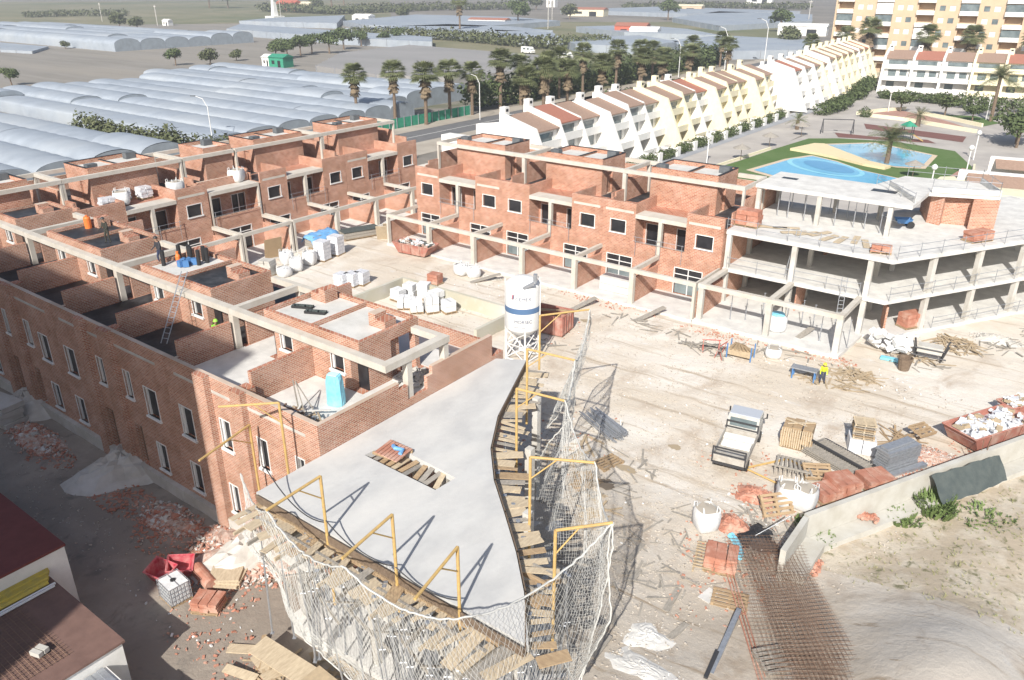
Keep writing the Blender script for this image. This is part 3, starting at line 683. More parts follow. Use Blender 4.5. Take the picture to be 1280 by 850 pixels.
for k in range(96):
    x=rnd.uniform(-24.6,-11.9); y=rnd.uniform(14.9,20.4) if k%4 else rnd.uniform(14.8,16.)
    c=place(p2,x,y,0,rnd.random()*3,'tall thin steel prop under the near slab, seen through the net','steel props under the near slab'); c.rotation_euler=(rnd.uniform(-.07,.07),rnd.uniform(-.07,.07),0)
for k in range(22):
    t=rnd.random()*7; i=int(t); f=t-i; a,b=edge[i],edge[min(i+1,8)]; x=a[0]+(b[0]-a[0])*f+rnd.uniform(-.5,.9); y=a[1]+(b[1]-a[1])*f
    c=place(p2,x,y,0,rnd.random()*3,'tall thin steel prop beneath the curved edge of the near slab','steel props along the curved slab edge'); c.rotation_euler=(rnd.uniform(-.1,.1),rnd.uniform(-.05,.05),0)
for k in range(9):
    m=MB(); m.box(-25.0,-12.4+.1*(k%3),15.0+k*.55,15.1+k*.55,6.02,6.2); m.build('formwork_joist',M['wood' if k%2 else 'greywood'],SB)
for k in range(16):
    m=MB(); m.ob((-24.6+k*.85,15.3,5.75-.1*(k%3)),(.09,2.4,.14),.08*math.sin(k*3)); m.build('formwork_joist',M['greywood' if k%3 else 'wood2'],SB)
for k in range(10):
    m=MB(); m.ob((-24.2+k*1.35,15.6,3.0+.6*(k%2)),(2.6,.12,.04),.1*math.sin(k*2),0,.5*(-1)**k); m.build('formwork_brace',M['greywood'],SB)
# inside the hole
rnd=random.Random(3)
for k in range(11):
    x=-23.3+k*.39; m=MB(); m.ob((x,21.05,6.35+rnd.uniform(0,.1)),(.26,1.25,.03),rnd.uniform(-.4,.4),rnd.uniform(-.2,.2))
    solo(m,'short_board',M[rnd.choice(['wood2','wood','greywood'])],ORD[k]+' short board from the left across the opening in the near slab','board',x,21.,6.3,group='boards in the slab opening')
t=thing('work_platform','small red brown pallet platform at the left end of the slab opening','pallet',-22.8,21.2,6.6)
m=MB()
for k in range(7): m.ob((-23.3+k*.2,21.3,6.78),(.16,1.2,.04),.15)
m.build('deck',M['terra'],t)
for k in (-.45,.45): m=MB(); m.ob((-22.75,21.3+k,6.68),(1.4,.1,.12),.15); m.build('bearer',M['wood'],t)
m=MB(); m.tube([(-22.9,21.5,6.86),(-22.6,21.3,6.95),(-22.3,21.5,6.86),(-22.2,21.2,6.84)],.1,6); solo(m,'blue_cloth',M['blue'],'crumpled blue cloth lying on the red brown platform','cloth',-22.6,21.4,6.8)
# yellow net posts: upright, arm and brace
def post(p,q,za,tip,zf,label,bent=0,root=None):
    r=thing('net_post',label,'post',p,q,zf,0,'yellow net posts round the near slab')
    m=MB(); m.tube([(p,q,zf),(p,q,za)],.06,8); m.build('upright',M['yellow'],r)
    m=MB(); m.tube([(p,q,za),(tip[0],tip[1],za)],.055,8); m.build('arm',M['yellow'],r)
    f=.42; m=MB(); m.tube([(p,q,za-1.0),(p+(tip[0]-p)*f,q+(tip[1]-q)*f,za-.02)],.03,6); m.build('brace',M['yellow'],r)
posts=[(-20.63,16.06-.45,9.3,(-20.5,13.1),3.2,'yellow net post at the front of the slab, farthest left of the three'),
 (-16.86,15.89-.35,9.3,(-16.5,12.95),5.,'yellow net post at the front of the slab, middle of the three'),
 (-13.95,16.18-.6,9.3,(-13.4,13.0),5.,'yellow net post at the front of the slab, nearest its pointed corner'),
 (-11.9,18.2,9.3,(-10.6,19.7),4.,'yellow net post on the curved side, nearest the pointed corner'),
 (-15.2,21.34,9.3,(-13.0,22.5),4.,'yellow net post on the curved side, second from the pointed corner'),
 (-19.0,25.56,9.3,(-16.6,25.9),4.,'yellow net post at the middle of the curved side'),
 (-21.1,29.26,9.3,(-18.5,29.6),5.,'yellow net post near the foot of the silo'),
 (-23.1,33.2,9.3,(-21.4,35.6),6.,'yellow net post right beside the white silo, leaning arm'),
 (-29.44,18.6,7.,(-28.6,15.4),2.,'low yellow net post against the brick facade over the rubble'),
 (-26.6,18.4,9.2,(-28.4,16.6),5.5,'yellow net post at the corner of the brick house')]
for a in posts: post(*a)
# safety nets
def net(name,label,top,bot,mid,cell,sag=.6,jit=.05,seed=0,group='safety nets round the near slab'):
    rnd=random.Random(seed)
    L=sum((Vector(b)-Vector(a)).length for a,b in zip(top,top[1:])); ns=int(L/cell)
    def along3(P,t):
        n=len(P)-1; x=t*n; i=min(int(x),n-1); f=x-i; return Vector(P[i]).lerp(Vector(P[i+1]),f),f
    H=max((Vector(top[0])-Vector(mid[0])).length+(Vector(mid[0])-Vector(bot[0])).length,3); nt_=int(H/cell)
    G=[]
    for i in range(ns+1):
        u=i/ns; a,f=along3(top,u); b,_=along3(mid,u); c,_=along3(bot,u); s_=4*f*(1-f)
        row=[]
        for j in range(nt_+1):
            v=j/nt_; P=(a.lerp(b,v*2) if v<.5 else b.lerp(c,v*2-1))
            P=P.copy(); P.z-=s_*sag*(1-v)**1.5*1.0
            n_=math.sin(v*math.pi)*.35*math.sin(u*23+v*5+seed); P.x+=n_*.5+rnd.uniform(-jit,jit); P.y+=n_*.5+rnd.uniform(-jit,jit); P.z+=rnd.uniform(-jit,jit)
            row.append(P)
        G.append(row)
    m=MB(); r_=.0062
    def seg(a,b):
        d=(b-a); 
        if d.length<1e-6: return
        d.normalize(); up=Vector((0,0,1)) if abs(d.z)<.9 else Vector((1,0,0)); x=d.cross(up).normalized()*r_; y=x.cross(d).normalized()*r_
        n=len(m.v); m.v+=[tuple(a+x),tuple(a-x*.5+y*.87),tuple(a-x*.5-y*.87),tuple(b+x),tuple(b-x*.5+y*.87),tuple(b-x*.5-y*.87)]
        m.f+=[(n,n+1,n+4,n+3),(n+1,n+2,n+5,n+4),(n+2,n,n+3,n+5)]; m.m+=[0]*3
    for i in range(ns+1):
        for j in range(nt_+1):
            if i<ns and j<nt_:
                seg(G[i][j],G[i+1][j+1]) ; seg(G[i+1][j],G[i][j+1])
    r=thing(name,label,'safety net',top[0][0],top[0][1],0,0,group)
    m.build('mesh',M['rope'],r)
    for k,(nm,pts) in enumerate((('top_rope',[g[0] for g in G]),('bottom_rope',[g[-1] for g in G]),('side_rope',G[0]),('side_rope',G[-1]))):
        q=MB(); q.tube(pts,.035,5); q.build(nm,M['rope'],r)
net('safety_net','white safety net hanging below the front edge of the slab over the props',
    [(-28.2,17.0,5.6),(-22.2,14.2,7.9),(-16.5,12.95,9.0),(-11.9,13.6,9.0),(-10.6,19.7,9.3)],
    [(-26.0,16.6,1.2),(-22.4,15.2,.6),(-17,14.8,.4),(-12.2,14.9,.3),(-11.1,18.8,2.4)],
    [(-27.4,16.3,3.4),(-22.3,14.3,4.0),(-16.6,13.4,3.8),(-11.3,13.9,3.8),(-10.5,19.3,5.4)],.2,.75,.03,1)
net('safety_net','safety net hanging over the dark gap along the curved slab edge',
    [(-10.6,19.7,9.3),(-13.0,22.5,9.3),(-16.6,25.9,9.3),(-18.5,29.6,9.3)],
    [(-11.2,18.9,2.),(-14.4,21.2,1.8),(-17.8,24.6,2.),(-20.4,29.4,3.)],
    [(-10.5,19.5,5.6),(-12.9,22.1,5.4),(-16.5,25.6,5.6),(-18.8,29.6,6)],.2,.7,.03,2)
net('safety_net','loose piece of safety net hanging beside the silo frame',
    [(-18.5,29.6,9.3),(-21.4,35.6,9.3)],[(-20.6,30.4,4.4),(-22.6,36,5.2)],[(-19.2,30.2,6.8),(-21.7,35.8,7.2)],.2,.9,.03,3)
for a,b,s_ in (((-24.9,16.2,7.6),(-20.7,15.6,7.2),.6),((-20.7,15.6,7.4),(-16.9,15.5,7.1),.5),((-16.9,15.5,7.1),(-13.9,15.6,7.1),.35)):
    m=MB(); m.tube([(a[0]+(b[0]-a[0])*t/10,a[1]+(b[1]-a[1])*t/10,a[2]+(b[2]-a[2])*t/10-s_*4*(t/10)*(1-t/10)) for t in range(11)],.025,5)
    solo(m,'guard_rope',M['dmetal'],'dark rope sagging along the front edge of the near slab','rope',a[0],a[1],a[2],group='ropes along the front slab edge')
# ---------------------------------------------------------------- far fields, greenhouses, road
def area(name,poly,z,mtl): 
    m=MB(); m.sheet(poly,z); return struct(m,name,mtl)
M['fld1']=mat('ploughed_field',(.27,.25,.225),(.21,.195,.17),.25,.95,stretch=(.1,1,1),c3=(.3,.27,.23),scale3=.03)
M['fld2']=mat('shade_net_field',(.25,.245,.24),(.30,.29,.285),.06,.9,stretch=(.3,1,1))
M['dirt']=mat('pale_dirt',(.42,.38,.32),(.33,.29,.24),.2,.95)
M['scrub']=mat('far_scrub',(.16,.16,.09),(.26,.23,.15),.03,.95,c3=(.12,.14,.07),scale3=.008)
area('field',[(-700,80),(-230,62),(-160,160),(-420,420)],.02,M['fld1'])
area('field',[(-1500,200),(-700,110),(-420,420),(-900,900)],.02,M['scrub'])
area('field',[(-160,160),(-92,160),(-190,600),(-420,420)],.03,M['scrub'])
area('road',[(-107.5,55),(-99,55),(-99,420),(-107.5,420)],.03,M['lane'])
area('road_marking',[(-103.4,55),(-103.2,55),(-103.2,420),(-103.4,420)],.06,M['white'])
area('verge',[(-99,55),(-91,55),(-91,420),(-99,420)],.05,M['dirt'])
area('verge',[(-112,55),(-107.5,55),(-107.5,420),(-112,420)],.05,M['dirt'])
def greenhouse(label,p0,p1,q0,n,w,hs=2.3,hc=4.1,mtl='poly',seed=0,grp='film greenhouses',rot=0.,z0=0):
    rnd=random.Random(seed); r=thing('greenhouse',label,'greenhouse',p1,q0,z0,rot,grp)
    for k in range(n):
        y0=k*w; x=0.; L=p1-p0; segs=[]
        cuts=[0]+sorted(rnd.uniform(.12,.9)*L for _ in range(2))+[L]
        dz=0
        for a,b in zip(cuts,cuts[1:]):
            dz=rnd.uniform(-.45,.45)
            m=MB(); N=12; prof=[(y0+.05,0)]+[(y0+w/2-(w/2-.05)*math.cos(math.pi*i/N),hs+dz*.5+(hc-hs+dz)*math.sin(math.pi*i/N)**.8) for i in range(N+1)]+[(y0+w-.05,0)]
            nn=len(prof); xs=np.arange(-b,-a+.01,1.6).tolist(); 
            if xs[-1]<-a-.1: xs.append(-a)
            vs=[];fs=[]
            for i,xx in enumerate(xs):
                s=1+.022*(i%2)
                vs+=[(xx,yy,zz*(s if zz>hs*.9 else 1)) for yy,zz in prof]
            for i in range(len(xs)-1):
                for j in range(nn-1): fs.append((i*nn+j,(i+1)*nn+j,(i+1)*nn+j+1,i*nn+j+1))
            m.add(vs,fs); m.build('tunnel',M[mtl],r,loc=True,smooth=True)
            m=MB()
            nb=len(prof); e0=[(-a-.02,yy,zz) for yy,zz in prof]; m.add(e0,[tuple(range(nb))]); e1=[(-b+.02,yy,zz) for yy,zz in prof]; m.add(e1,[tuple(range(nb))[::-1]])
            split(m.build('gable',M['arch'],r,loc=True))
    return r
greenhouse('long film tunnels at the left edge, nearest the brick houses',-215,-113,31,5,7.4,hs=2.3,hc=3.6,seed=1,grp=None)
greenhouse('broad block of pale film tunnels behind the leafy hedge',-212,-119,76,7,6.9,hs=2.3,hc=3.35,seed=2,mtl='poly',grp=None)
greenhouse('second block of film tunnels reaching to the road palms',-222,-128,124.4,4,7,hs=2.3,hc=3.3,seed=3,grp=None)
def flat_gh(label,poly,h,mtl,name='greenhouse',cat='greenhouse'):
    cx=sum(a for a,b in poly)/len(poly); cy=sum(b for a,b in poly)/len(poly)
    r=thing(name,label,cat,cx,cy,0); m=MB(); m.prism(poly,0,h); m.build('cover',M[mtl],r)
    m=MB(); n=len(poly)
    for i in range(n):
        a,b=poly[i],poly[(i+1)%n]; L=math.hypot(b[0]-a[0],b[1]-a[1]); k=int(L/14)+1
        for j in range(k): x=a[0]+(b[0]-a[0])*j/k; y=a[1]+(b[1]-a[1])*j/k; m.box(x-.12,x+.12,y-.12,y+.12,0,h+.15)
    split(m.build('post',M['metal'],r))
flat_gh('flat grey net covered greenhouse with a straight front, left of the palms',[(-196.48,164.28),(-225.67,199.84),(-232.72,242.14),(-159.33,233.62),(-138.32,202.11),(-144.07,163.59),(-164.63,157.81)],3,'fld2')
flat_gh('pale flat greenhouse strip behind the far field, left part with white bands',[(-388.15,267.51),(-425.34,302.65),(-331.31,291.98),(-258.65,283.73),(-237.85,260.81),(-285.95,256.27)],3,'poly')
flat_gh('white covered crop strip on the grey field at upper left',[(-419.44,197.52),(-418.28,213.38),(-358.25,222.63),(-348.82,198.22),(-352.65,189.50)],.6,'poly2','crop_cover','crop cover')
flat_gh('blue grey flat cover at the left edge of the far field',[(-407.79,164.65),(-366.70,166.13),(-346.31,150.51),(-364.61,146.57)],1,'poly','crop_cover','crop cover')
greenhouse('round ended white tunnels far away at the upper left',*[-520,-330],175,6,11,hs=2.4,hc=4.4,seed=5,grp=None)
for lb,pts in (('far pale greenhouse sheet at the centre of the upper edge',[(-408,366),(-443,469),(-360,478),(-300,448),(-298,366),(-353,335)]),
  ('far greenhouse sheet beyond the palm crown',[(-345,310),(-329,375),(-284,376),(-244,358),(-277,316)]),
  ('far greenhouse sheet before the red roofed hut',[(-255,397),(-236,434),(-196,412),(-160,372),(-208,367)]),
  ('far greenhouse sheet beside the white farm house',[(-272,346),(-236,346),(-210,314),(-235,301)]),
  ('long pale greenhouse behind the road palms on the right',[(-163,329),(-160,372),(-115,366),(-98,314),(-127,283),(-144,298)]),
  ('broad far greenhouse on the right near the tower block',[(-265,533),(-291,669),(-208,647),(-174,543),(-196,453)]),
  ('far greenhouse strip under the horizon in the middle',[(-417,623),(-389,762),(-238,709),(-289,605)]),
  ('pale greenhouse strip in front of the dark hedge on the right',[(-207,309),(-190,350),(-156,322),(-157,289),(-183,285)]),
  ('far white greenhouse at the upper left before the tower',[(-474,427),(-482,369),(-460,327),(-388,343)])):
    flat_gh(lb,pts,3,'poly')
# ---------------------------------------------------------------- plants
def leafcloud(m,c,r,n,s,rnd,shell=.35,flat=1.):
    for _ in range(n):
        u=Vector((rnd.gauss(0,1),rnd.gauss(0,1),rnd.gauss(0,1))).normalized(); k=(shell+(1-shell)*rnd.random()**.6)
        lump=1+.18*math.sin(u.x*5+c[0])*math.sin(u.y*4+c[1]*2)*1.3+.1*math.sin(u.z*7)
        p=Vector(c)+Vector((u.x*r[0],u.y*r[1],u.z*r[2]*flat))*k*lump
        a=Vector((rnd.gauss(0,1),rnd.gauss(0,1),rnd.gauss(0,.7))).normalized(); b=a.cross(u+Vector((.01,.2,.3))).normalized()
        ss=s*rnd.uniform(.6,1.3); m.add([p-a*ss-b*ss*.5,p+a*ss-b*ss*.5,p+a*ss*.6+b*ss*.6,p-a*ss*.6+b*ss*.6],[(0,1,2,3)])
def tree(name,h,r,seed,n=900,s=.22,mtl='leaf',flat=.8,loc=None):
    rnd=random.Random(seed); t=thing(name,'x','tree',0,0,0)
    m=MB(); m.tube([(0,0,0),(.1,.05,h*.35),(0,.15,h*.62)],.03*h+.05,7,r2=.06)
    for k in range(5): a=k*1.26+rnd.random(); m.tube([(.05,.05,h*.35),(math.cos(a)*r*.35,math.sin(a)*r*.35,h*.6),(math.cos(a)*r*.6,math.sin(a)*r*.6,h*.75)],.07,5,r2=.02)
    m.build('trunk',M['bark'],t,loc=True)
    m=MB(); 
    for k in range(7):
        a=k*.9+rnd.random(); d=rnd.uniform(.25,.6)*r if k else 0
        leafcloud(m,(math.cos(a)*d,math.sin(a)*d,h*.62+rnd.uniform(-.15,.2)*h),(r*.52,r*.52,r*.45),n//7,s,rnd,.4,flat)
    m.build('crown',M[mtl],t,loc=True); return t
tA=tree('broadleaf_tree',5,2.6,1,1100,.24); tB=tree('bushy_tree',3.6,2.4,2,900,.24,'leaf2'); tC=tree('pine_tree',6,3.6,3,1300,.22,'leaf',.5)
def palm(seed,h=7.5):
    rnd=random.Random(seed); t=thing('fan_palm','x','palm',0,0,0)
    m=MB(); m.tube([(0,0,0),(.03,.05,h*.5),(0,.1,h-.6)],.30,8,r2=.2); m.build('trunk',M['bark'],t,loc=True)
    def fan(m,base,az,el,L,dead=False):
        d=Vector((math.cos(az)*math.cos(el),math.sin(az)*math.cos(el),math.sin(el))); side=Vector((-math.sin(az),math.cos(az),0)); up=side.cross(d)
        c=base+d*L*.45; nb=9
        m.add([base-side*.03,base+side*.03,c+side*.03,c-side*.03],[(0,1,2,3)])
        for k in range(nb):
            a=(k-(nb-1)/2)*(.26 if not dead else .16); v=(d*math.cos(a)+side*math.sin(a)); tip=c+v*L*.6*(1-.12*abs(k-4)/4)+Vector((0,0,-.16*L*(1 if not dead else .3)))
            w_=side*math.cos(a)-d*math.sin(a); mid=c+v*L*.32+up*.03
            m.add([c,mid+w_*.085,tip,mid-w_*.085],[(0,1,2,3)])
    m=MB()
    for k in range(84):
        el=math.asin(rnd.uniform(-.45,.98)); fan(m,Vector((0,.1,h-.5+.15*math.sin(el))),rnd.random()*6.283,el,rnd.uniform(2.2,2.9))
    m.build('crown',M['palmleaf'],t,loc=True)
    m=MB()
    for k in range(90):
        z=h-.6-rnd.random()**1.2*2.6; fan(m,Vector((0,.08,z)),rnd.random()*6.283,rnd.uniform(-1.4,-.75),rnd.uniform(1.2,1.8),True)
    m.build('dead_skirt',M['palmdead'],t,loc=True)
    return t
pA=palm(1,9.4); pB=palm(2,8.7)
def date_palm(seed,h,L,n=46):
    rnd=random.Random(seed); t=thing('date_palm','x','palm',0,0,0)
    m=MB(); m.tube([(0,0,0),(0,.05,h)],.36,9,r2=.3); m.build('trunk',M['bark'],t,loc=True,smooth=False)
    m=MB()
    for k in range(n):
        az=rnd.random()*6.283; el=rnd.uniform(-.1,1.3); pts=[]; d=Vector((math.cos(az),math.sin(az),0)); side=Vector((-math.sin(az),math.cos(az),0))
        for i in range(9):
            s=i/8*L; x=s*math.cos(el)*(.95); z=h+s*math.sin(el)-.095*s*s*(1 if L>3 else 1.6); pts.append(d*x+Vector((0,0,z)))
        for i in range(8):
            a,b=pts[i],pts[i+1]; wd=.5*math.sin(math.pi*(i+1.2)/10)*L/3.4
            for sgn in (1,-1):
                for q_ in range(3):
                    f=q_/3; c0=a.lerp(b,f); c1=a.lerp(b,f+.16); tip=c0.lerp(b,.8)+side*sgn*wd*1.3+Vector((0,0,-.12))
                    m.add([c0,c1,tip],[(0,1,2)])
    m.build('crown',M['palmleaf'],t,loc=True); return t
dA=date_palm(1,3.6,4.0,70); dC=date_palm(3,8.6,4.6,70); dB=date_palm(2,1.6,2.2,30)
pl=[(-125,113.8),(-118.7,118.3),(-110.7,118.8),(-112.5,128),(-111.5,134),(-112.5,145),(-95.7,131),(-93.5,134.5),(-108.8,158),(-95.5,146),(-110.6,176),(-95.6,160),(-110.5,192),(-95.5,178),(-112,215),(-96,205),(-112,240),(-96,230),(-112,262),(-110.5,205),(-96,190),(-112,152),(-111,166)]
pw=['first on the left, standing clear','second from the left, standing clear','third from the left, standing clear','fourth from the left','fifth from the left','sixth from the left, in front of the grey mound',
 'nearest one on the house side','second on the house side','seventh on the far side','third on the house side','ninth on the far side','fourth on the house side','eleventh on the far side','sixth on the house side','thirteenth on the far side','eighth on the house side','fourteenth on the far side','ninth on the house side','farthest on the far side','twelfth on the far side','seventh on the house side','between the sixth and seventh','eighth on the far side']
rnd=random.Random(4)
for i,(x,y) in enumerate(pl):
    place(pA if i%2 else pB,x,y,0,rnd.random()*6,'fan palm by the road, '+pw[i],'fan palms along the road',scale=[rnd.uniform(1.15,1.35)]*2+[rnd.uniform(1.0,1.2)])
place(pA,-289.49,339.17,0,1,'lone fan palm far off in front of the pale greenhouses','far fan palms',scale=1.9)
place(pA,-66.5,262,0,2,'tall palm at the near left corner of the ochre block','palms round the ochre apartment block',scale=1.5)
place(pB,-72,258,0,2,'palm left of the tall one, in front of the ochre block','palms round the ochre apartment block',scale=1.35)
place(pB,-80,252,0,1,'palm beyond the end of the white terrace, left of the ochre block','palms round the ochre apartment block',scale=1.15)
for i,(x,y) in enumerate(((-51,262),(-40,264),(-25,262))):
    place(pB,x,y,0,i,'palm crown rising between the red roofs and the ochre block, '+('left','middle','right')[i]+' of three','palms round the ochre apartment block',scale=1.45)
place(dA,-28.51,134.45,0,0,'wide date palm standing on the grass between the two pools',None,scale=1.05)
place(dC,-22.41,190.29,0,2,'tall date palm before the red roofed terrace',None,scale=1.0)
place(dB,-32.80,175.17,0,1,'small date palm at the edge of the play area',None,scale=1.3)
place(dB,-50.38,157.31,0,3,'low palm beside the path along the white terrace',None,scale=1.1)
place(dB,-21.02,112.13,0,4,'low palm at the near edge of the lawn beside the pool',None,scale=1.0)
# far trees, each a thing
ft=[(-259.6,157.5,1.2,0,'round dark tree left of the grey shade field'),(-252.8,166.1,1.5,1,'spreading tree behind the far film tunnels, left of the green hut'),(-258.2,180.4,1.1,1,'thin tree behind the far film tunnels, just left of the green hut'),
 (-244.3,99.0,1.0,0,'small round tree at the left edge beyond the tunnels'),(-361.9,170.8,.9,1,'small bush on the bare far field'),(-488.9,264.6,2.6,1,'large bush at the end of the round ended tunnels'),(-472.7,266.3,2.0,1,'bush right of the large bush by the far tunnels'),
 (-249.5,191.0,1.4,0,'first tree of the dark row behind the green hut'),(-251.5,197.6,1.5,0,'second tree of the dark row behind the green hut'),(-255.8,207.0,1.6,0,'third tree of the dark row behind the green hut'),(-261.0,216.8,1.6,0,'fourth tree of the dark row behind the green hut'),
 (-255.5,220.9,1.8,0,'fifth tree of the dark row, taller'),(-265.9,237.8,1.8,0,'sixth tree of the dark row, taller'),(-273.1,254.4,1.4,0,'last tree of the dark row behind the green hut'),(-271.9,267.1,1.2,0,'small tree at the corner of the flat grey greenhouse'),(-277.9,281.4,1.4,0,'tree beside the small one at the flat grey greenhouse'),
 (-444.9,458.3,2.6,1,'tree in the far scrub line'),(-323.1,435.5,3.2,0,'round tree beside the far white farm house'),(-500.0,683.1,3.6,0,'dark round tree near the horizon in the middle'),(-490.6,690.1,3.6,1,'pale round tree near the horizon in the middle'),
 (-347.6,531.7,3,1,'tree beside the far cream house'),(-283.7,563.4,3,0,'tree beside the far cream building on the right'),(-125.9,365.3,2.3,1,'grey green tree at the far end of the white terrace'),(-166.5,467.3,2.6,0,'round tree beyond the road, before the white shed'),
 (-789.4,527.4,4.5,0,'dark tree group member at the top left of centre'),(-774.2,538.9,4.0,0,'second dark tree at the top left of centre'),(-768.4,692.8,5.,0,'dark pine crown on the horizon'),(-709.0,622.0,5.0,0,'left dark pine crown on the horizon'),(-644.7,545.4,3.2,1,'low tree by the far red house'),(-14.3,161.5,1.25,0,'large dark tree at the right edge over the path')]
TP=[tA,tB]
for k,(x,y,s,w_,lb) in enumerate(ft):
    place(TP[w_],x,y,0,k*1.3,lb,'scattered trees in the far fields' if k<29 else None,scale=s)
for k,(x,y,s,lb) in enumerate([(-31.0,190.3,1.0,'spreading pine in front of the red roofed terrace'),(-40.2,193.1,.8,'small spreading pine left of the big one'),(-25.4,188.1,.7,'small pine right of the tall date palm'),(-14.8,165.6,1.3,'large dark tree at the right edge of the photo, nearest')]):
    place(tC,x,y,0,k,lb,'pines round the play area',scale=s)
def hedge(label,pts,w,h,n,s=.2,mtl='leaf',seed=0,group=None,name='hedge'):
    rnd=random.Random(seed); m=MB()
    for (a,b) in zip(pts,pts[1:]):
        L=math.hypot(b[0]-a[0],b[1]-a[1]); k=max(1,int(L/w*1.3))
        for i in range(k):
            f=(i+.5)/k; leafcloud(m,(a[0]+(b[0]-a[0])*f+rnd.uniform(-.1,.1)*w,a[1]+(b[1]-a[1])*f,h*rnd.uniform(.45,.6)),(w*.62,w*.62,h*rnd.uniform(.5,.62)),n,s,rnd,.5)
    return solo(m,name,M[mtl],label,'hedge',pts[0][0],pts[0][1],0,group=group)
hedge('dense leafy hedge between the two blocks of film tunnels',[(-150,70.5),(-132,70),(-118,71),(-108,73.),(-98,76)],3.6,4.2,330,.3,'leaf2',1)
hedge('dark hedge behind the road palms and the white terrace',[(-116,138),(-116,190),(-117,230),(-117,275)],6,6.5,420,.4,'leaf',2)
hedge('brown green reed belt behind the flat grey greenhouse',[(-324.7,296.4),(-270.2,307.6),(-197.4,289.4),(-188.0,318.5)],9,5,230,.6,'leaf2',3)
hedge('long dark scrub belt left of the tower hut near the top',[(-697.3,302.9),(-693.1,344.0),(-662.4,367.2)],9,5,160,.7,'leaf2',4)
hedge('scrub belt along the top centre',[(-666.2,501.9),(-554.4,490.1),(-556.4,611.8),(-509.4,676.0)],16,7,240,1.,'leaf2',5)
hedge('scrub belt under the horizon on the right',[(-421.9,742.0),(-367.4,845.4),(-278.1,850.3)],16,6,200,1.,'leaf2',6)
hedge('low hedge between the road and the first brick houses',[(-90.5,84),(-90.5,92)],4,3.6,420,.25,'leaf',7)
hedge('hedge beside the road behind the white terrace, dark',[(-90,150),(-90,200)],4,4,170,.35,'leaf',17)
# small far buildings
def hut(label,x,y,w_,d,h,wall,roof,rot=0.,cat='house'):
    r=thing('small_building',label,cat,x,y,0,rot); m=MB(); m.cells([('+',-w_/2,w_/2,-d/2,d/2,0,h),('-',-w_*.3,-w_*.1,-d/2,-d/2+.3,h*.35,h*.7),('-',w_*.1,w_*.3,-d/2,-d/2+.3,0,h*.7)]); m.build('wall',M[wall],r,loc=True)
    m=MB(); m.add([(-w_/2-.3,-d/2-.3,h),(w_/2+.3,-d/2-.3,h),(w_/2+.3,d/2+.3,h),(-w_/2-.3,d/2+.3,h),(-w_/2-.3,0,h+h*.3),(w_/2+.3,0,h+h*.3)],[(0,1,5,4),(2,3,4,5),(1,2,5),(3,0,4),(3,2,1,0)]); m.build('roof',M[roof],r,loc=True)
    g_=MB(); g_.box(-w_*.3+.01,-w_*.1-.01,-d/2+.1,-d/2+.14,h*.36,h*.69); g_.box(w_*.1+.01,w_*.3-.01,-d/2+.1,-d/2+.14,.01,h*.69); split(g_.build('opening',M['dark'],r,loc=True))
M['redwall']=mat('red_render',(.5,.14,.09),(.42,.12,.08),.5,.9)
for a in (('green sided hut behind the film tunnels',-226.9,175.3,6,5,3.2,'green','green',.2,'hut'),('white hut beside the green one',-232.1,174.8,3.2,4,3,'white','white',.2,'hut'),
 ('small red roofed house among the far greenhouses',-214.7,387.3,16,12,5,'redwall','redtiles',.3),('low white annex right of the red roofed house',-203.4,380.0,14,10,4,'white','white',.3),
 ('long white farm house in the far centre',-337.6,424.5,26,9,3.6,'white','redtiles',.2),('small white box house under the horizon',-521.7,763.2,10,8,9,'white','white',.2),('white hut between the far sheets left of centre',-423.9,398.5,13,8,4.5,'white','white',.2),
 ('far red brick house at the top left of centre',-664.7,530.2,22,10,7,'redwall','redwall',.2),('far cream house beside the red one',-653.8,538.5,20,10,6,'cream','cream',.2),('far cream farm building right of centre',-367.7,589.3,30,12,5,'cream','redtiles',.2),
 ('far cream shed behind the road palms on the right',-345.9,717.4,34,12,5,'ochre','cream',.2),('long white shed beyond the end of the terrace',-147.1,446.5,24,10,4.5,'white','white',.2),('white hut near the left round tunnels',-499.8,302.3,5,4,3,'white','white',.2),
 ('far white and teal sheds at the top right',-392.4,1019.9,30,14,8,'white','green',.2)): hut(*a)
P=(-520.6,401.3); r=thing('water_tower','slender white tower standing on a wide base in the far fields','tower',P[0],P[1],0)
m=MB(); m.cells([('+',-5,5,-5,5,0,2.2)]); m.build('base',M['white'],r,loc=True); m=MB(); m.add([(-1.8,-1.8,2.2),(1.8,-1.8,2.2),(1.8,1.8,2.2),(-1.8,1.8,2.2),(-1.2,-1.2,13),(1.2,-1.2,13),(1.2,1.2,13),(-1.2,1.2,13)],[(4,5,6,7),(0,1,5,4),(1,2,6,5),(2,3,7,6),(3,0,4,7)]); m.build('shaft',M['white'],r,loc=True)
m=MB(); m.box(-2.6,2.6,-1.3,1.3,13,14.6); m.build('head',M['white'],r,loc=True)
for k,(x,y,h_) in enumerate(((-585.4,305.2,20),(-505.1,298.4,20),(-287.3,416.5,26),(-564.5,440.9,26),(-330.1,483.2,26),(-183.8,566.0,24))):
    P=(x,y); m=MB(); m.tube([(0,0,0),(0,0,h_*.6)],.25,6); m.box(-1.2,1.2,-.1,.1,h_*.55,h_*.57)
    solo(m,'utility_pole',M['concrete'],['pale utility pole left of the far bush','pale utility pole right of the far bush','tall thin pole beside the white farm house','pole next to the white water tower','thin pole by the far round tree','pole beyond the white terrace near the ochre block'][k],'pole',P[0],P[1],0,group='far utility poles',loc=True)
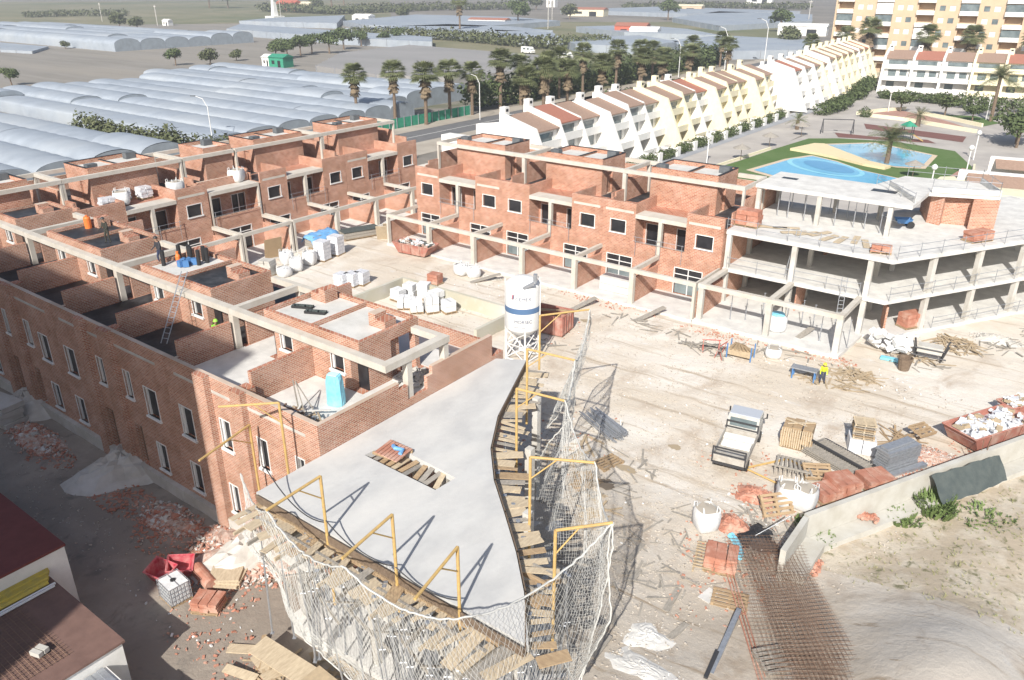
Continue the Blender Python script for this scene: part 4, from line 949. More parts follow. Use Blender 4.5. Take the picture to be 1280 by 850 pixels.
# vans on the road beyond
def van(name,label,x,y,rot,s=1):
    r=thing(name,label,'van',x,y,0,rot); m=MB()
    m.yprism([(-2.8,.4),(-2.9,1.2),(-2.3,1.5),(-1.7,2.5),(2.8,2.6),(2.9,.4)],-1.05,1.05); m.build('body',M['white'],r,loc=True)
    m=MB(); m.yprism([(-2.28,1.56),(-1.76,2.36),(-1.70,2.36),(-2.2,1.56)],-.9,.9); m.box(-1.07,1.07,-1.5,-.4,1.5,2.2); m.box(-1.065,1.065,.4,1.8,1.55,2.15); m.build('window',M['glass'],r,loc=True)
    for x_ in (-1,1):
        for y_ in (-1.9,1.8): m=MB(); m.tube([(x_*.8,y_,.38),(x_*1.08,y_,.38)],.38,10); m.build('wheel',M['black'],r,loc=True)
van('parked_van','white van parked at the end of the flat grey greenhouse',-193.7,267.4,1.4); van('parked_van','white van parked behind the road palms, right of the other van',-168.6,255.9,1.4)
# green fence between road and tunnels
r=thing('screen_fence','green screened fence between the road and the film tunnels','fence',-112,96,0)
m=MB(); fp=[(-112.3,94),(-112.3,104),(-112,114),(-112.3,124),(-112.2,134)]
for a,b in zip(fp,fp[1:]): m.ob(((a[0]+b[0])/2,(a[1]+b[1])/2,.95),(.06,10.1,1.9),0)
m.build('screen',M['green'],r); m=MB()
for k in range(21): m.box(-112.15,-112.0,94+2*k,94.12+2*k,0,2.1)
m.build('fence_post',M['metal'],r)
# street lamps
def lamp(h,arm):
    r=thing('street_lamp','x','lamp',0,0,0); m=MB(); m.tube([(0,0,0),(0,0,h*.8),(0,-arm*.35,h*.95),(0,-arm,h)],.09,6,r2=.05); m.build('pole',M['frame'],r,loc=True); m=MB(); m.ob((0,-arm-.3,h),(.3,.8,.14)); m.build('lamp_head',M['greybox'],r,loc=True); return r
L1=lamp(9,1.8)
for k,(x,y,z,rt,lb,sc_) in enumerate(((-120.2,77.3,0,-.9,'tall curved street lamp behind the left row, by the leafy hedge',1.0),(-106.0,129.8,0,-.9,'curved street lamp among the road palms, left one',1.),(-115.4,173.1,0,-.9,'curved street lamp among the road palms in the middle',1.),(-108.9,225.6,0,-.9,'curved street lamp behind the terrace roofs, left of two',1.2),(-102.7,244.1,0,-.9,'curved street lamp behind the terrace roofs, middle',1.5),(-104.4,281.4,0,-.9,'curved street lamp behind the terrace roofs, right',1.6))):
    place(L1,x,y,0,rt,lb,'curved street lamps along the road',scale=sc_)
# ---------------------------------------------------------------- white terrace of sloping finned houses
def fin_house(name,wall,roof,seed,w_=6.3,depth=13.5):
    t=thing(name,'x','house',0,0,0)
    m=MB(); fp=[(-.5,-.2),(3.5,8.35),(9.4,10.0),(9.4,8.7),(depth,8.1),(depth,-.2)]
    m.yprism(fp,-.1,.42); m.build('fin_wall',M[wall],t,loc=True)
    m=MB(); m.cells([('+',.32,w_,4.2,depth-.2,0,7.6),('+',.32,w_,2.2,4.2,2.55,2.85),('+',.32,w_,2.2,2.35,2.85,3.6),('+',.32,w_,3.3,4.2,5.3,5.6),('+',.32,w_,3.3,3.45,5.6,6.4),('+',.32,w_,.9,1.05,0,1.2),
       ('-',1.2,3.,4.2,4.4,.1,2.2),('-',1.2,3.,4.2,4.4,2.9,5.),('-',3.8,5.4,4.2,4.4,3.6,5.),('-',1.,5.2,4.2,4.4,5.8,7.3)]); m.build('wall',M[wall],t,loc=True)
    m=MB(); m.box(1.21,2.99,4.3,4.36,.11,2.19); m.box(1.21,2.99,4.3,4.36,2.91,4.99); m.box(3.81,5.39,4.3,4.36,3.61,4.99); m.box(1.01,5.19,4.3,4.36,5.81,7.29); split(m.build('window',M['glass'],t,loc=True))
    m=MB(); m.add([(.33,3.75,7.65),(w_-.02,3.75,7.65),(w_-.02,9.2,9.3),(.33,9.2,9.3),(.33,3.75,7.8),(w_-.02,3.75,7.8),(w_-.02,9.2,9.45),(.33,9.2,9.45)],[(4,5,6,7),(0,1,5,4),(1,2,6,5),(2,3,7,6),(3,0,4,7),(3,2,1,0)]); m.build('roof',M[roof],t,loc=True)
    m=MB(); m.box(.33,w_,8.9,9.3,7.6,9.28); m.build('back_wall',M[wall],t,loc=True)
    m=MB(); m.cells([('+',.1,1.1,8.6,9.5,9.,10.7)]); m.cells([('+',w_-1.2,w_-.5,12.2,12.9,7.6,9.)]) ; split(m.build('chimney',M[wall],t,loc=True))
    m=MB(); m.box(.35,.85,8.57,8.6,10.1,10.45); m.build('chimney_opening',M['black'],t,loc=True)
    return t
fA=fin_house('terraced_house','white','tiles',1); fB=fin_house('terraced_house','cream','tiles',2); fC=fin_house('terraced_house','white','redtiles',3)
fD=fin_house('terraced_house','cream','redtiles',4)
ords=['first','second','third','fourth','fifth','sixth','seventh','eighth','ninth','tenth','eleventh','twelfth','thirteenth','fourteenth','fifteenth','sixteenth','seventeenth','eighteenth','nineteenth','twentieth','twenty first','twenty second','twenty third','twenty fourth']
pat=[fA,fC,fA,fA,fA,fA,fB,fB,fC,fB,fB,fB,fB,fB]
q=87.5
for i in range(14):
    dz=.35*(i%3==1)
    place(pat[i],-58.6-.6*((i*7)%3),q,dz-.2,R90,ords[i]+' house from the near end of the white finned terrace, '+('cream' if pat[i] is fB else 'white'),'houses of the long finned terrace'); q+=6.3
for i in range(4): place(fC if i==0 else (fB if i==3 else fA),-55.8,q+2,.6,R90,('tall projecting' if i==0 else 'white stepped')+' house past the cream ones, '+ords[i]+' of the taller part','taller houses of the finned terrace'); q+=6.3
q+=.5
pat2=[fA,fB,fB,fB,fB,fA,fD,fB]
for i in range(8): place(pat2[i],-56-.4*i,q,1.3,R90,ords[i]+' house of the far part of the finned terrace, '+('white' if pat2[i] is fA else 'cream'),'far houses of the finned terrace'); q+=6.3
m=MB(); m.cells([('+',-77,-64,85.6,87.5,-.1,6.2)]); solo(m,'garden_annex',M['white'],'white flat annex closing the near end of the finned terrace','building',-70,86,0)
for i in range(7):
    place([fA,fC,fA,fB,fD][i%5],-53.5+i*6.7,226+.9*i,.2,R(6),'red roofed terrace house facing the play area, '+ords[i]+' from the left','red roofed terrace facing the pools',scale=(1.06,1,1))
# ochre apartment block
AB=thing('apartment_block','ochre apartment block with white balconies rising past the top edge','building',-45,274,0)
P0,P1,Q0=-80,8,270; ops=[('+',P0,P1,Q0,Q0+14,0,24.5)]; wins=[];bals=[]
x=P0+1
k=0
while x<P1-8:
    for f in range(6):
        z=4.2+f*3.25
        ops.append(('-',x,x+4.4,Q0,Q0+1.5,z,z+2.8)); bals.append((x,z,(k*3+f*5)%7))
        for xx in (x+5.6,x+8.2): 
            if xx+1.5<P1: ops.append(('-',xx,xx+1.5,Q0,Q0+.25,z+.9,z+2.3)); wins.append((xx,z+.9,(k+f*2+int(xx))%4))
    ops.append(('-',x+.3,x+4.,Q0,Q0+2,0,3.2))
    ops.append(('-',x+5.6,x+9.4,Q0,Q0+2,0,3.2))
    x+=11.2; k+=1
m=MB(); m.cells(ops); m.build('wall',M['ochre'],AB)
mw_=MB(); mg=MB()
for xx,z,c in wins: (mg if c==0 else mw_).box(xx+.01,xx+1.49,Q0+.1,Q0+.16,z+.01,z+1.39)
split(mw_.build('shutter',M['frame'],AB)); split(mg.build('window',M['glass'],AB))
for n_,sel,mt in (('balcony',lambda c:True,'white'),('balcony_glazing',lambda c:c in(1,4),'glass'),('balcony_screen',lambda c:c in(2,),'white')):
    m=MB()
    for x_,z,c in bals:
        if not sel(c): continue
        if n_=='balcony': m.cells([('+',x_-.15,x_+4.55,Q0-.9,Q0-.01,z-.22,z),('+',x_-.15,x_+4.55,Q0-.9,Q0-.8,z,z+.95)])
        else: m.box(x_-.1,x_+4.5,Q0-.78,Q0-.72,z+.0,z+2.75)
    split(m.build(n_,M[mt],AB))
# ---------------------------------------------------------------- paths, lawns, pools
z=.02
area('paved_walk',[(-57.8,84),(-49,100),(-46,120),(-47.5,150),(-44,178),(-50,232),(-62,240),(-58,190),(-57.5,140)],.03,M['path'])
area('paved_edge',[(-58.3,84),(-55.8,84),(-55.5,140),(-55.0,190),(-58,230),(-60,235),(-58.2,190),(-58.2,140)],.06,M['pathgrey'])
area('plaza',[(-49,100),(-10,92),(12,120),(2,230),(-50,232),(-47,150)],.025,M['path'])
lawn=[(-48.5,114),(-47.6,123),(-46.8,135),(-45.4,149),(-41,152.5),(-32,155),(-22,152),(-17.5,140),(-15.5,124),(-18.5,118.5),(-24,112),(-40,108)]
area('lawn',lawn,.05,M['grass'])
def ringpts(P,s): 
    cx=sum(a for a,b in P)/len(P); cy=sum(b for a,b in P)/len(P); return [(cx+(a-cx)*s,cy+(b-cy)*s) for a,b in P]
poolA=[(-43.2,117.5),(-41.6,128),(-39.5,133.2),(-35,131),(-30.5,127.),(-24.6,124.5),(-23.6,117.5),(-31,111.5)]
poolB=[(-42.3,143.),(-34.5,151.),(-24.2,145.5),(-23.6,134.5),(-27,133),(-31.5,134.5),(-36.5,139.5)]
pm=mat('pool_coping',(.62,.50,.36),(.56,.46,.35),1.,.8)
area('pool_coping',ringpts(poolA,1.1),.08,pm); area('pool_coping',ringpts(poolB,1.1),.08,pm)
area('pool_water',poolA,.11,M['pool']); area('pool_water',poolB,.11,M['pool'])
ell=lambda cx,cy,a,b,rt,n=28,t0=0,t1=6.2832: [(cx+a*math.cos(t0+(t1-t0)*i/n)*math.cos(rt)-b*math.sin(t0+(t1-t0)*i/n)*math.sin(rt),cy+a*math.cos(t0+(t1-t0)*i/n)*math.sin(rt)+b*math.sin(t0+(t1-t0)*i/n)*math.cos(rt)) for i in range(n)]
area('pool_shelf',ell(-35.3,125.8,7.0,4.2,-.55),.13,M['pool2']); area('pool_floor',ell(-35.3,125.9,6.2,3.5,-.55),.15,M['pool']); area('pool_deep_water',ell(-34.9,126.3,4.8,2.4,-.55),.17,M['pooldeep'])
# cream footbridge deck curving between the pools
m=MB(); br=[(-44.2,136),(-42.5,143.2),(-41,143.8),(-36,138.6),(-30.5,133.2),(-27.2,131.5),(-27.6,129.6),(-31,130.6),(-35.5,133.2),(-39.5,134.8)]
m.prism(br,.0,.42); solo(m,'pool_bridge',mat('cream_deck',(.72,.60,.38),(.68,.57,.37),1.,.8),'cream curved deck between the two blue pools','deck',-36,136,0)
area('play_surface',[(-42,172),(-40,166),(-22.5,161.5),(-23,168)],.06,M['maroonpave'])
area('play_surface',[(-43.5,158),(-41.5,153.5),(-33,156),(-26,157.5),(-28,160.5),(-36,158)],.06,M['maroonpave'])
area('pink_paving',[(-45,186),(-41,196),(-30,186),(-24,178),(-26,176),(-36,182),(-42,182)],.06,M['pinkpave'])
area('lawn',[(-36.5,193),(-26,196),(-20.5,189),(-22.5,182.5),(-29,188)],.07,M['grass'])
area('pink_paving',[(-18.5,138),(-14.5,136),(-16.5,126),(-19,128)],.06,M['pinkpave'])
m=MB()
for pts in ([(-43.5,182),(-36,180.6),(-22.3,173.6)],[(-46.5,183),(-44,190),(-40,197)],[(-36.5,192.4),(-29,187.2),(-22.6,181.8)]):
    for a,b in zip(pts,pts[1:]):
        L=math.hypot(b[0]-a[0],b[1]-a[1]); m.ob(((a[0]+b[0])/2,(a[1]+b[1])/2,.35),(L,.35,.7),math.atan2(b[1]-a[1],b[0]-a[0]))
solo(m,'planter_wall',M['cream'],'low cream planter walls framing the pink paving and small lawn','wall',-35,185,0)
for a,b,lb in (((-15.2,124.5),(-17.3,140.5),'low cream kerb wall on the right side of the pool lawn'),((-48.9,113),(-47.2,135),'low cream kerb wall on the left side of the pool lawn')):
    m=MB(); m.ob(((a[0]+b[0])/2,(a[1]+b[1])/2,.2),(math.hypot(a[0]-b[0],a[1]-b[1]),.3,.45),math.atan2(b[1]-a[1],b[0]-a[0])); solo(m,'kerb_wall',M['cream'],lb,'wall',a[0],a[1],0)
# straw parasols
def parasol():
    r=thing('straw_parasol','x','parasol',0,0,0); m=MB(); m.tube([(0,0,0),(0,0,2.3)],.05,6); m.build('pole',M['bark'],r,loc=True); m=MB(); m.lathe([(1.35,1.85),(1.3,1.95),(.1,2.5),(.02,2.6)],16); m.build('canopy',M['greywood'],r,loc=True); return r
pa_=parasol()
for x,y,lb in ((-47.8,123.7,'straw parasol on the left part of the lawn'),(-48.1,136.8,'second straw parasol on the left part of the lawn'),(-47.4,150.9,'straw parasol at the far corner of the lawn'),(-23.1,126.8,'straw parasol between the small pool and the near pool corner')):
    place(pa_,x,y,0,0,lb,'straw parasols round the pools')
def glamp():
    r=thing('globe_lamp','x','lamp',0,0,0); m=MB(); m.tube([(0,0,0),(0,0,3.4)],.07,6); m.build('pole',M['frame'],r,loc=True); m=MB(); m.lathe([(.05,3.35),(.26,3.5),(.34,3.7),(.26,3.9),(.05,4.05)],12); m.build('globe',M['frame'],r,loc=True,smooth=True); return r
gl=glamp()
for x,y,lb in ((-17.0,131.4,'white globe lamp on the right side of the pool lawn'),(-23.5,192.0,'white globe lamp beside the small lawn'),(-18.4,114.1,'white globe lamp just behind the roof slab railing'),(-50.8,117.6,'white globe lamp on the walk left of the lawn'),(-42.3,191.5,'white globe lamp at the corner of the pink paving'),(-18.3,145.9,'white globe lamp behind the first one at the lawn')):
    place(gl,x,y,0,0,lb,'white globe lamps in the garden',scale=1.15)
# garden hedges in front of the terrace
for i in range(13):
    y0=90+i*6.3; hedge('clipped garden hedge in front of the finned terrace, '+ords[i]+' from the near end',[(-57.6,y0),(-57.6,y0+4.3)],1.5,1.7,230,.14,'leaf',i+30,'garden hedges of the finned terrace')
    m=MB(); m.cells([('+',-60,-56.9,y0+5.0,y0+5.35,0,1.25),('+',-57.3,-56.9,y0+4.6,y0+5.8,0,1.5)]); solo(m,'garden_wall',M['white'],'white garden gate pillar after hedge in front of the finned terrace, '+ords[i]+' one','wall',-57,y0+5,0,group='garden walls of the finned terrace')
hedge('overgrown planting before the taller part of the finned terrace',[(-52.5,177),(-51.5,186),(-52.5,198)],3.4,2.8,420,.2,'leaf',50)
hedge('dark planting at the far end of the walk',[(-53,206),(-56,222),(-58,236)],3.6,3,330,.25,'leaf',51)
hedge('hedge in front of the red roofed terrace, left part',[(-50,214),(-40,212),(-36,211)],2.6,2.2,420,.2,'leaf',52)
hedge('hedge in front of the red roofed terrace, right part',[(-32,208),(-24,206),(-14,208)],3.4,3.2,420,.22,'leaf',53)
hedge('round clipped bush in a planter at the pink paving',[(-44.6,181),(-44.5,181.1)],2.2,2.0,500,.14,'leaf',54,name='round_bush')
for k,(x,y) in enumerate(((-10.5,152),(-9.,146),(-7.5,140))): hedge('shrub beside the parked strip on the right, '+ords[k]+' from the back',[(x,y),(x+.5,y-2.5)],1.8,1.5,300,.16,'leaf',60+k,'shrubs on the right path edge')
# play frames
r=thing('swing_frame','dark swing frame on the play surface behind the pools','swing',-44,158,0); m=MB()
for a in ((-45.3,156),(-40.5,158.5)): m.tube([(a[0],a[1]-.7,0),(a[0],a[1],2.6),(a[0],a[1]+.7,0)],.09,6)
m.tube([(-45.3,156,2.6),(-40.5,158.5,2.6)],.09,6); m.build('frame',M['dmetal'],r); m=MB(); m.box(-43.5,-42.8,157,157.3,.6,.66); m.build('seat',M['black'],r)
r=thing('play_tower','green roofed play tower with slide on the play surface','playground',-31,158,0); m=MB()
for a in (-.8,.8):
    for b in (-.8,.8): m.tube([(-31+a,158+b,0),(-31+a,158+b,2.6)],.07,6)
m.build('post',M['dmetal'],r); m=MB(); m.box(-32,-30,157,159,1.1,1.2); m.build('deck',M['dgreen'],r); m=MB(); m.lathe([(1.5,2.5),(.05,3.4)],4,(-31,158)); m.build('roof',M['green'],r); m=MB(); m.ob((-29.2,158,.65),(2.2,.6,.06),0,0,.5); m.build('slide',M['yellow'],r)
# white building on the right behind the frame
r=thing('white_building','white house with stepped brown tiled roofs at the right edge behind the frame','house',-8,100,0)
m=MB(); m.prism([(-15.4,93.8),(-2,93.8),(16,110),(8,120),(-15.2,99)],0,6.2); m.build('wall',M['cream'],r)
m=MB(); m.add([(-12.2,96.4,6.22),(3,99.5,6.22),(3.5,102,7.0),(-12.6,98.8,7.0)],[(0,1,2,3)]); m.build('roof',M['tiles'],r)
m=MB(); m.prism([(-13.5,98.9),(3,102.1),(3,102.6),(-13.5,99.4)],6.1,7.2); m.build('parapet',M['white'],r)
m=MB(); m.add([(-10.5,103,7.0),(5,106,7.0),(5.5,108,7.7),(-11,105,7.7)],[(0,1,2,3)]); m.build('roof',M['tiles'],r)
m=MB(); m.prism([(-11.5,105.0),(5,108.1),(5,108.6),(-11.5,105.5)],0,7.9); m.build('parapet',M['white'],r)

# ---------------------------------------------------------------- haze over the plain
hz=bpy.data.materials.new('haze'); hz.use_nodes=True; n=hz.node_tree.nodes; n.remove(n['Principled BSDF']); pv=n.new('ShaderNodeVolumePrincipled'); pv.inputs['Color'].default_value=(.86,.90,.97,1); pv.inputs['Density'].default_value=.00045; pv.inputs['Anisotropy'].default_value=.2
hz.node_tree.links.new(pv.outputs[0],n['Material Output'].inputs['Volume'])
m=MB(); m.box(-13000,13000,-13000,13000,-2.6,46.5); struct(m,'haze',hz,'stuff')
# ---------------------------------------------------------------- movable things on the site
def G(p,q): return gz(p,q)+.01
def at(p,q): return p,q,G(p,q)
def pallet_mb(m,w=1.2,d=.8,z=0,h=.14,n=5,x=0,y=0,rz=0):
    c,s=math.cos(rz),math.sin(rz)
    def o(cx,cy,cz,dx,dy,dz): m.ob((x+cx*c-cy*s,y+cx*s+cy*c,z+cz),(dx,dy,dz),rz)
    for i in range(n): o(0,-d/2+.05+i*(d-.1)/(n-1),h-.011,w,d/n*.62,.022)
    for i in range(3): o(0,-d/2+.05+i*(d-.1)/2,.012,w,.09,.022); o(-w/2+.06+i*(w-.12)/2,0,h/2,.09,d,h-.05)
def mkpallet(n=1,name='pallet'):
    r=thing(name,'x','pallet',0,0,0)
    for i in range(n):
        m=MB(); pallet_mb(m,z=i*.15,rz=random.uniform(-.06,.06)); m.build('deck',M['wood2' if i%2 else 'wood'],r,loc=True)
    return r
pl1=mkpallet(); 
def bigbag(seed=0,fill='dirt',w_=.95,h=1.0):
    rnd=random.Random(seed); r=thing('big_bag','x','bag',0,0,0); m=MB(); prof=[(.40,0),(.50,.12),(.54,.45),(.52,.8),(.46,.97)]; n=16; vs=[]
    for rr,z in prof:
        for k in range(n):
            a=2*math.pi*k/n; sq=1/max(abs(math.cos(a)),abs(math.sin(a)))**.55; k2=rr*sq*(1+rnd.uniform(-.04,.04)); vs.append((k2*math.cos(a)*w_,k2*math.sin(a)*w_,z*h))
    fs=[(i*n+k,i*n+(k+1)%n,(i+1)*n+(k+1)%n,(i+1)*n+k) for i in range(4) for k in range(n)]; m.add(vs,fs+[tuple(range(n))[::-1]]); m.build('sack',M['bag'],r,loc=True,smooth=True)
    m=MB(); m.add([(x*.92,y*.92,h*.9+.12*(i==0)) for i,(x,y,z) in enumerate(vs[-n:])]+[(0,0,h*.98)],[(k,(k+1)%n,n) for k in range(n)]); m.build('fill',M[fill],r,loc=True,smooth=True)
    for a in (.8,2.35,3.9,5.5):
        m=MB(); x,y=.5*w_*math.cos(a)*1.15,.5*w_*math.sin(a)*1.15; m.tube([(x,y,h*.6),(x*.98,y*.98,h*1.1),(x*.7,y*.85,h*1.18),(x*.8,y*.7,h*.9)],.025,5); m.build('strap',M['bag'],r,loc=True)
    return r
bb=bigbag(1); bb2=bigbag(2,'bag')
def pack(name,label,p,q,dims,mtl,rows=4,rz=0.,z=None,group=None,jit=.03,cols=1,cat='stack',base=True,seed=0):
    """a stack of layers on a pallet"""
    rnd=random.Random(seed+int(p*7)); r=thing(name,label,cat,p,q,G(p,q) if z is None else z,rz,group); w_,d,h=dims; z0=0
    if base: m=MB(); pallet_mb(m,w_+.05,d+.05); m.build('pallet',M['wood'],r,loc=True); z0=.145
    for i in range(rows):
        m=MB(); t=h/rows
        for k in range(cols): m.ob((rnd.uniform(-jit,jit)-w_/2+w_*(k+.5)/cols,rnd.uniform(-jit,jit),z0+t*(i+.5)),(w_/cols*.95,d*rnd.uniform(.94,1),t*.93),rnd.uniform(-jit,jit))
        m.build('layer',M[mtl],r,loc=True)
    return r
def chunks(m,p,q,rp,rq,n,s0,s1,rnd,zf=None,rise=0.,sq=(1,.5,.45)):
    for _ in range(n):
        a=rnd.random()*6.283; k=rnd.random()**.6; x=p+math.cos(a)*rp*k; y=q+math.sin(a)*rq*k; s=rnd.uniform(s0,s1); z=(G(x,y) if zf is None else zf)+rise*(1-k)*rnd.uniform(.6,1)+s*.15
        m.ob((x,y,z),(s*sq[0],s*sq[1]*rnd.uniform(.6,1.3),s*sq[2]),rnd.random()*3.14,rnd.uniform(-.5,.5),rnd.uniform(-.5,.5))
def heap(m,p,q,rp,rq,h,rnd,n=10,zf=None):
    vs=[];N=18
    for i in range(n+1):
        k=i/n
        for j in range(N):
            a=6.283*j/N; e=1+.16*math.sin(a*3+p)+.1*math.sin(a*5+q); x=p+math.cos(a)*rp*k*e; y=q+math.sin(a)*rq*k*e
            b=(G(x,y) if zf is None else zf); vs.append((x,y,b-.03+h*(1-k*k)**1.2*(1+rnd.uniform(-.2,.2)) ))
    m.add(vs,[(i*N+j,i*N+(j+1)%N,(i+1)*N+(j+1)%N,(i+1)*N+j)[::-1] for i in range(n) for j in range(N)])
def rubble(label,p,q,rp,rq,h,n=220,mt='rubble',s=(.12,.3),seed=0,mixed=True):
    rnd=random.Random(seed+7); r=thing('rubble_heap',label,'rubble',p,q,G(p,q))
    m=MB(); heap(m,p,q,rp,rq,h,rnd); m.build('debris',M[mt],r,smooth=False)['kind']='stuff'
    for k,mm in enumerate((['terra','rubble','white_con','concrete'] if mixed else [mt])):
        m=MB(); chunks(m,p,q,rp*1.15,rq*1.15,n//(1+k),s[0]*.4,s[1]*.7,rnd,None,h); chunks(m,p,q,rp*.9,rq*.9,n//(3+k*3),s[0],s[1]*1.3,rnd,None,h); o=m.build('fragment',M[mm],r); o['kind']='stuff'
# loose scatter over the ground
def scatter(name,label,cat,spots,mt,s,seed=0):
    rnd=random.Random(seed); m=MB()
    for p,q,rp,rq,n in spots: chunks(m,p,q,rp,rq,n,s[0],s[1],rnd)
    return solo(m,name,M[mt],label,cat,0,0,0,kind='stuff')
M['stone']=mat('pale_stone',(.5,.46,.4),(.38,.34,.3),5,.9)
scatter('brick_fragments','loose brick fragments strewn along the foot of the near row in the street','rubble',[(-57,17,3.2,1.2,330),(-49,16.6,3,1.2,210),(-41,17,4,1.3,420),(-35.5,16.8,2.5,1.8,300),(-30.5,16,3,2,320),(-27,13.5,3.5,1.5,90),(-22.2,13.5,3,1.6,120)],'terra',(.06,.2),1)
scatter('stones','pale stones and grit strewn over the whole yard','stone',[(-30,40,18,18,3200),(-16,38,12,14,2800),(-13,28,3.6,8,1300),(-40,53,14,5,500),(-15,54,14,4,700),(-9,47,3,5,500),(-45,15,15,3,500)],'stone',(.03,.13),2)
scatter('brick_fragments','loose brick fragments between the pallets along the right wall','rubble',[(-10.3,37.5,1.8,1.6,160),(-8.5,39,1.6,1.4,120),(-5.2,44.5,1.7,1.7,230),(-1.5,50,2.5,1.5,160),(-22,57,4,1,140),(-33,57.5,5,1,160),(-14,57.8,2.5,1,120),(-11,33,2.5,3,170),(-10,30,2,4,90),(-13,40,3,3,60),(-23,36,3,5,70),(-34,50,5,3,60)],'terra',(.05,.18),3)
M['litter']=mat('wood_litter',(.46,.36,.24),(.36,.29,.2),3,.9)
def sticks(label,spots,mt,seed,name='timber_scraps',L=(.5,2.2)):
    rnd=random.Random(seed); m=MB()
    for p,q,rp,rq,n,h in spots:
        for _ in range(n):
            a=rnd.random()*6.283;k=rnd.random()**.6;x=p+math.cos(a)*rp*k;y=q+math.sin(a)*rq*k; m.ob((x,y,G(x,y)+.03+h*(1-k)*rnd.random()),(rnd.uniform(*L),rnd.uniform(.05,.14),.03),rnd.random()*3.14,0,rnd.uniform(-.15,.15))
    return solo(m,name,M[mt],label,'timber',spots[0][0],spots[0][1],0,kind='stuff')
sticks('heap of pale timber scraps before the concrete frame building, right of the worker',[(-11.44,55.89,1.6,1.3,55,.3),(-12.50,53.83,2.2,.7,25,.1)],'litter',1)
sticks('heap of timber scraps below the right wing of the frame building',[(-6.49,66.21,1.8,1.6,65,.5),(-8.14,61.72,2.,.7,14,.1)],'litter',2)
sticks('timber scraps strewn along the base of the brick row and silo',[(-22.01,53.96,2.5,1.,26,.2),(-28.28,55.18,4,1,18,.1),(-30.78,41.32,2,1.5,16,.2),(-31.35,47.86,2,1,8,.1)],'greywood',3)
sticks('pale timber and lath scraps at the foot of the near slab',[(-22.80,13.72,1.7,1.0,24,.3),(-21.17,15.76,1.5,.8,14,.2),(-22.03,35.72,1.6,2.2,22,.2),(-18.02,30.69,1.2,2.,14,.1)],'litter',4)
rubble('heap of red brick rubble at the corner of the near row, beside the white tank',-31.02,17.92,3.0,1.9,.7,330,seed=1)
rubble('low heap of brick rubble in the shaded street at left',-51.39,17.07,3.2,1.0,.4,200,seed=2)
rubble('low heap of rubble in the shaded street, second from left',-36.55,17.51,2.2,1.0,.3,160,seed=3)
rubble('round heap of crushed red brick beside the black plastic sheet',-11.38,34.22,1.0,.9,.45,160,'terra',(.06,.16),4,False)
rubble('heap of crushed red brick left of the two sand bags',-11.38,37.52,1.3,.9,.4,160,'terra',(.06,.18),5,False)
rubble('spread of broken red brick below the right hand skip',-4.46,47.62,1.9,1.1,.3,260,'rubble',(.08,.2),6)
rubble('small heap of white rubble in the corner of the yard',-61.61,61.07,1.9,.8,.35,120,'white_con',(.1,.3),7,False)
rubble('grey debris heap at the foot of the right wing',-4.17,69.30,1.8,1.1,.35,160,'concrete',(.06,.2),8,False)
rubble('grey gravel patch beside the leaning board in the yard',-45.32,56.57,1.3,.5,.2,120,'concrete',(.08,.2),9,False)
rubble('white cement dust heap in the near yard',-11.25,24.64,1.1,.9,.16,40,'white_con',(.05,.1),10,False)
rubble('larger white cement dust patch at the bottom edge',-10.55,22.79,1.8,.8,.14,50,'white_con',(.05,.1),11,False)

def ramp(label,p,q,w_,d,h,mt='concrete'):
    z=gz(p,q); m=MB(); rr=random.Random(int(-p)); heap(m,p,q+.9,w_*.62,d+.9,h+.25,rr,9); solo(m,'ramp',M[mt],label,'ramp',p,q,z)
ramp('smooth cement ramp up to the paired doors of the near row, in shade',-43.4,17.7,4.0,2.3,.95); ramp('pale cement ramp in sun at the right end of the near row',-30.6,17.7,3.2,2.2,1.0); ramp('dusty cement ramp at the far left doors of the near row',-56,17.7,4.2,1.8,.95)
pack('concrete_slabs','stack of grey concrete slabs at the left edge of the street',-55.57,16.89,(3.2,1.6,1.5),'concrete',4,.1,jit=.12,base=False)
# silo
S0=(-32.25,44.1)
r=thing('mortar_silo','white cylindrical mortar silo with a blue band on a lattice stand','silo',S0[0],S0[1],0,.0)
m=MB(); m.lathe([(.35,1.7),(1.28,2.6),(1.3,2.65),(1.3,5.95),(1.27,6.05),(.7,6.42),(.1,6.5)],40); m.build('tank',mat('silo_white',(.78,.78,.77),(.72,.72,.7),1.,.5),r,loc=True,smooth=True)
m=MB(); N=40; m.add([(1.312*math.cos(6.2832*k/N),1.312*math.sin(6.2832*k/N),z) for z in (4.0,4.42) for k in range(N)],[(k,(k+1)%N,N+(k+1)%N,N+k) for k in range(N)]); m.build('band',mat('band_blue',(.10,.18,.32),None,rough=.5),r,loc=True,smooth=True)
m=MB()
lg=[(1.15*math.cos(a),1.15*math.sin(a)) for a in (.785,2.356,3.927,5.498)]
for i,(x,y) in enumerate(lg):
    x2,y2=lg[(i+1)%4]; m.tube([(x*1.1,y*1.1,0),(x,y,2.9)],.07,6)
    for z0,z1 in ((.15,1.3),(1.3,2.4)): m.tube([(x*1.08,y*1.08,z0),(x2*1.05,y2*1.05,z1)],.035,5); m.tube([(x2*1.08,y2*1.08,z0),(x*1.05,y*1.05,z1)],.035,5)
    m.tube([(x*1.08,y*1.08,1.3),(x2*1.08,y2*1.08,1.3)],.035,5); m.tube([(x*1.1,y*1.1,.1),(x2*1.1,y2*1.1,.1)],.06,5)
m.build('stand',M['frame'],r,loc=True)
m=MB(); m.tube([(-1.42,-.25,.2),(-1.42,-.25,6.1)],.05,6); m.tube([(1.42,.2,.6),(1.42,.2,6.3),(1.2,.2,6.7)],.04,6); m.build('filling_pipe',M['white'],r,loc=True)
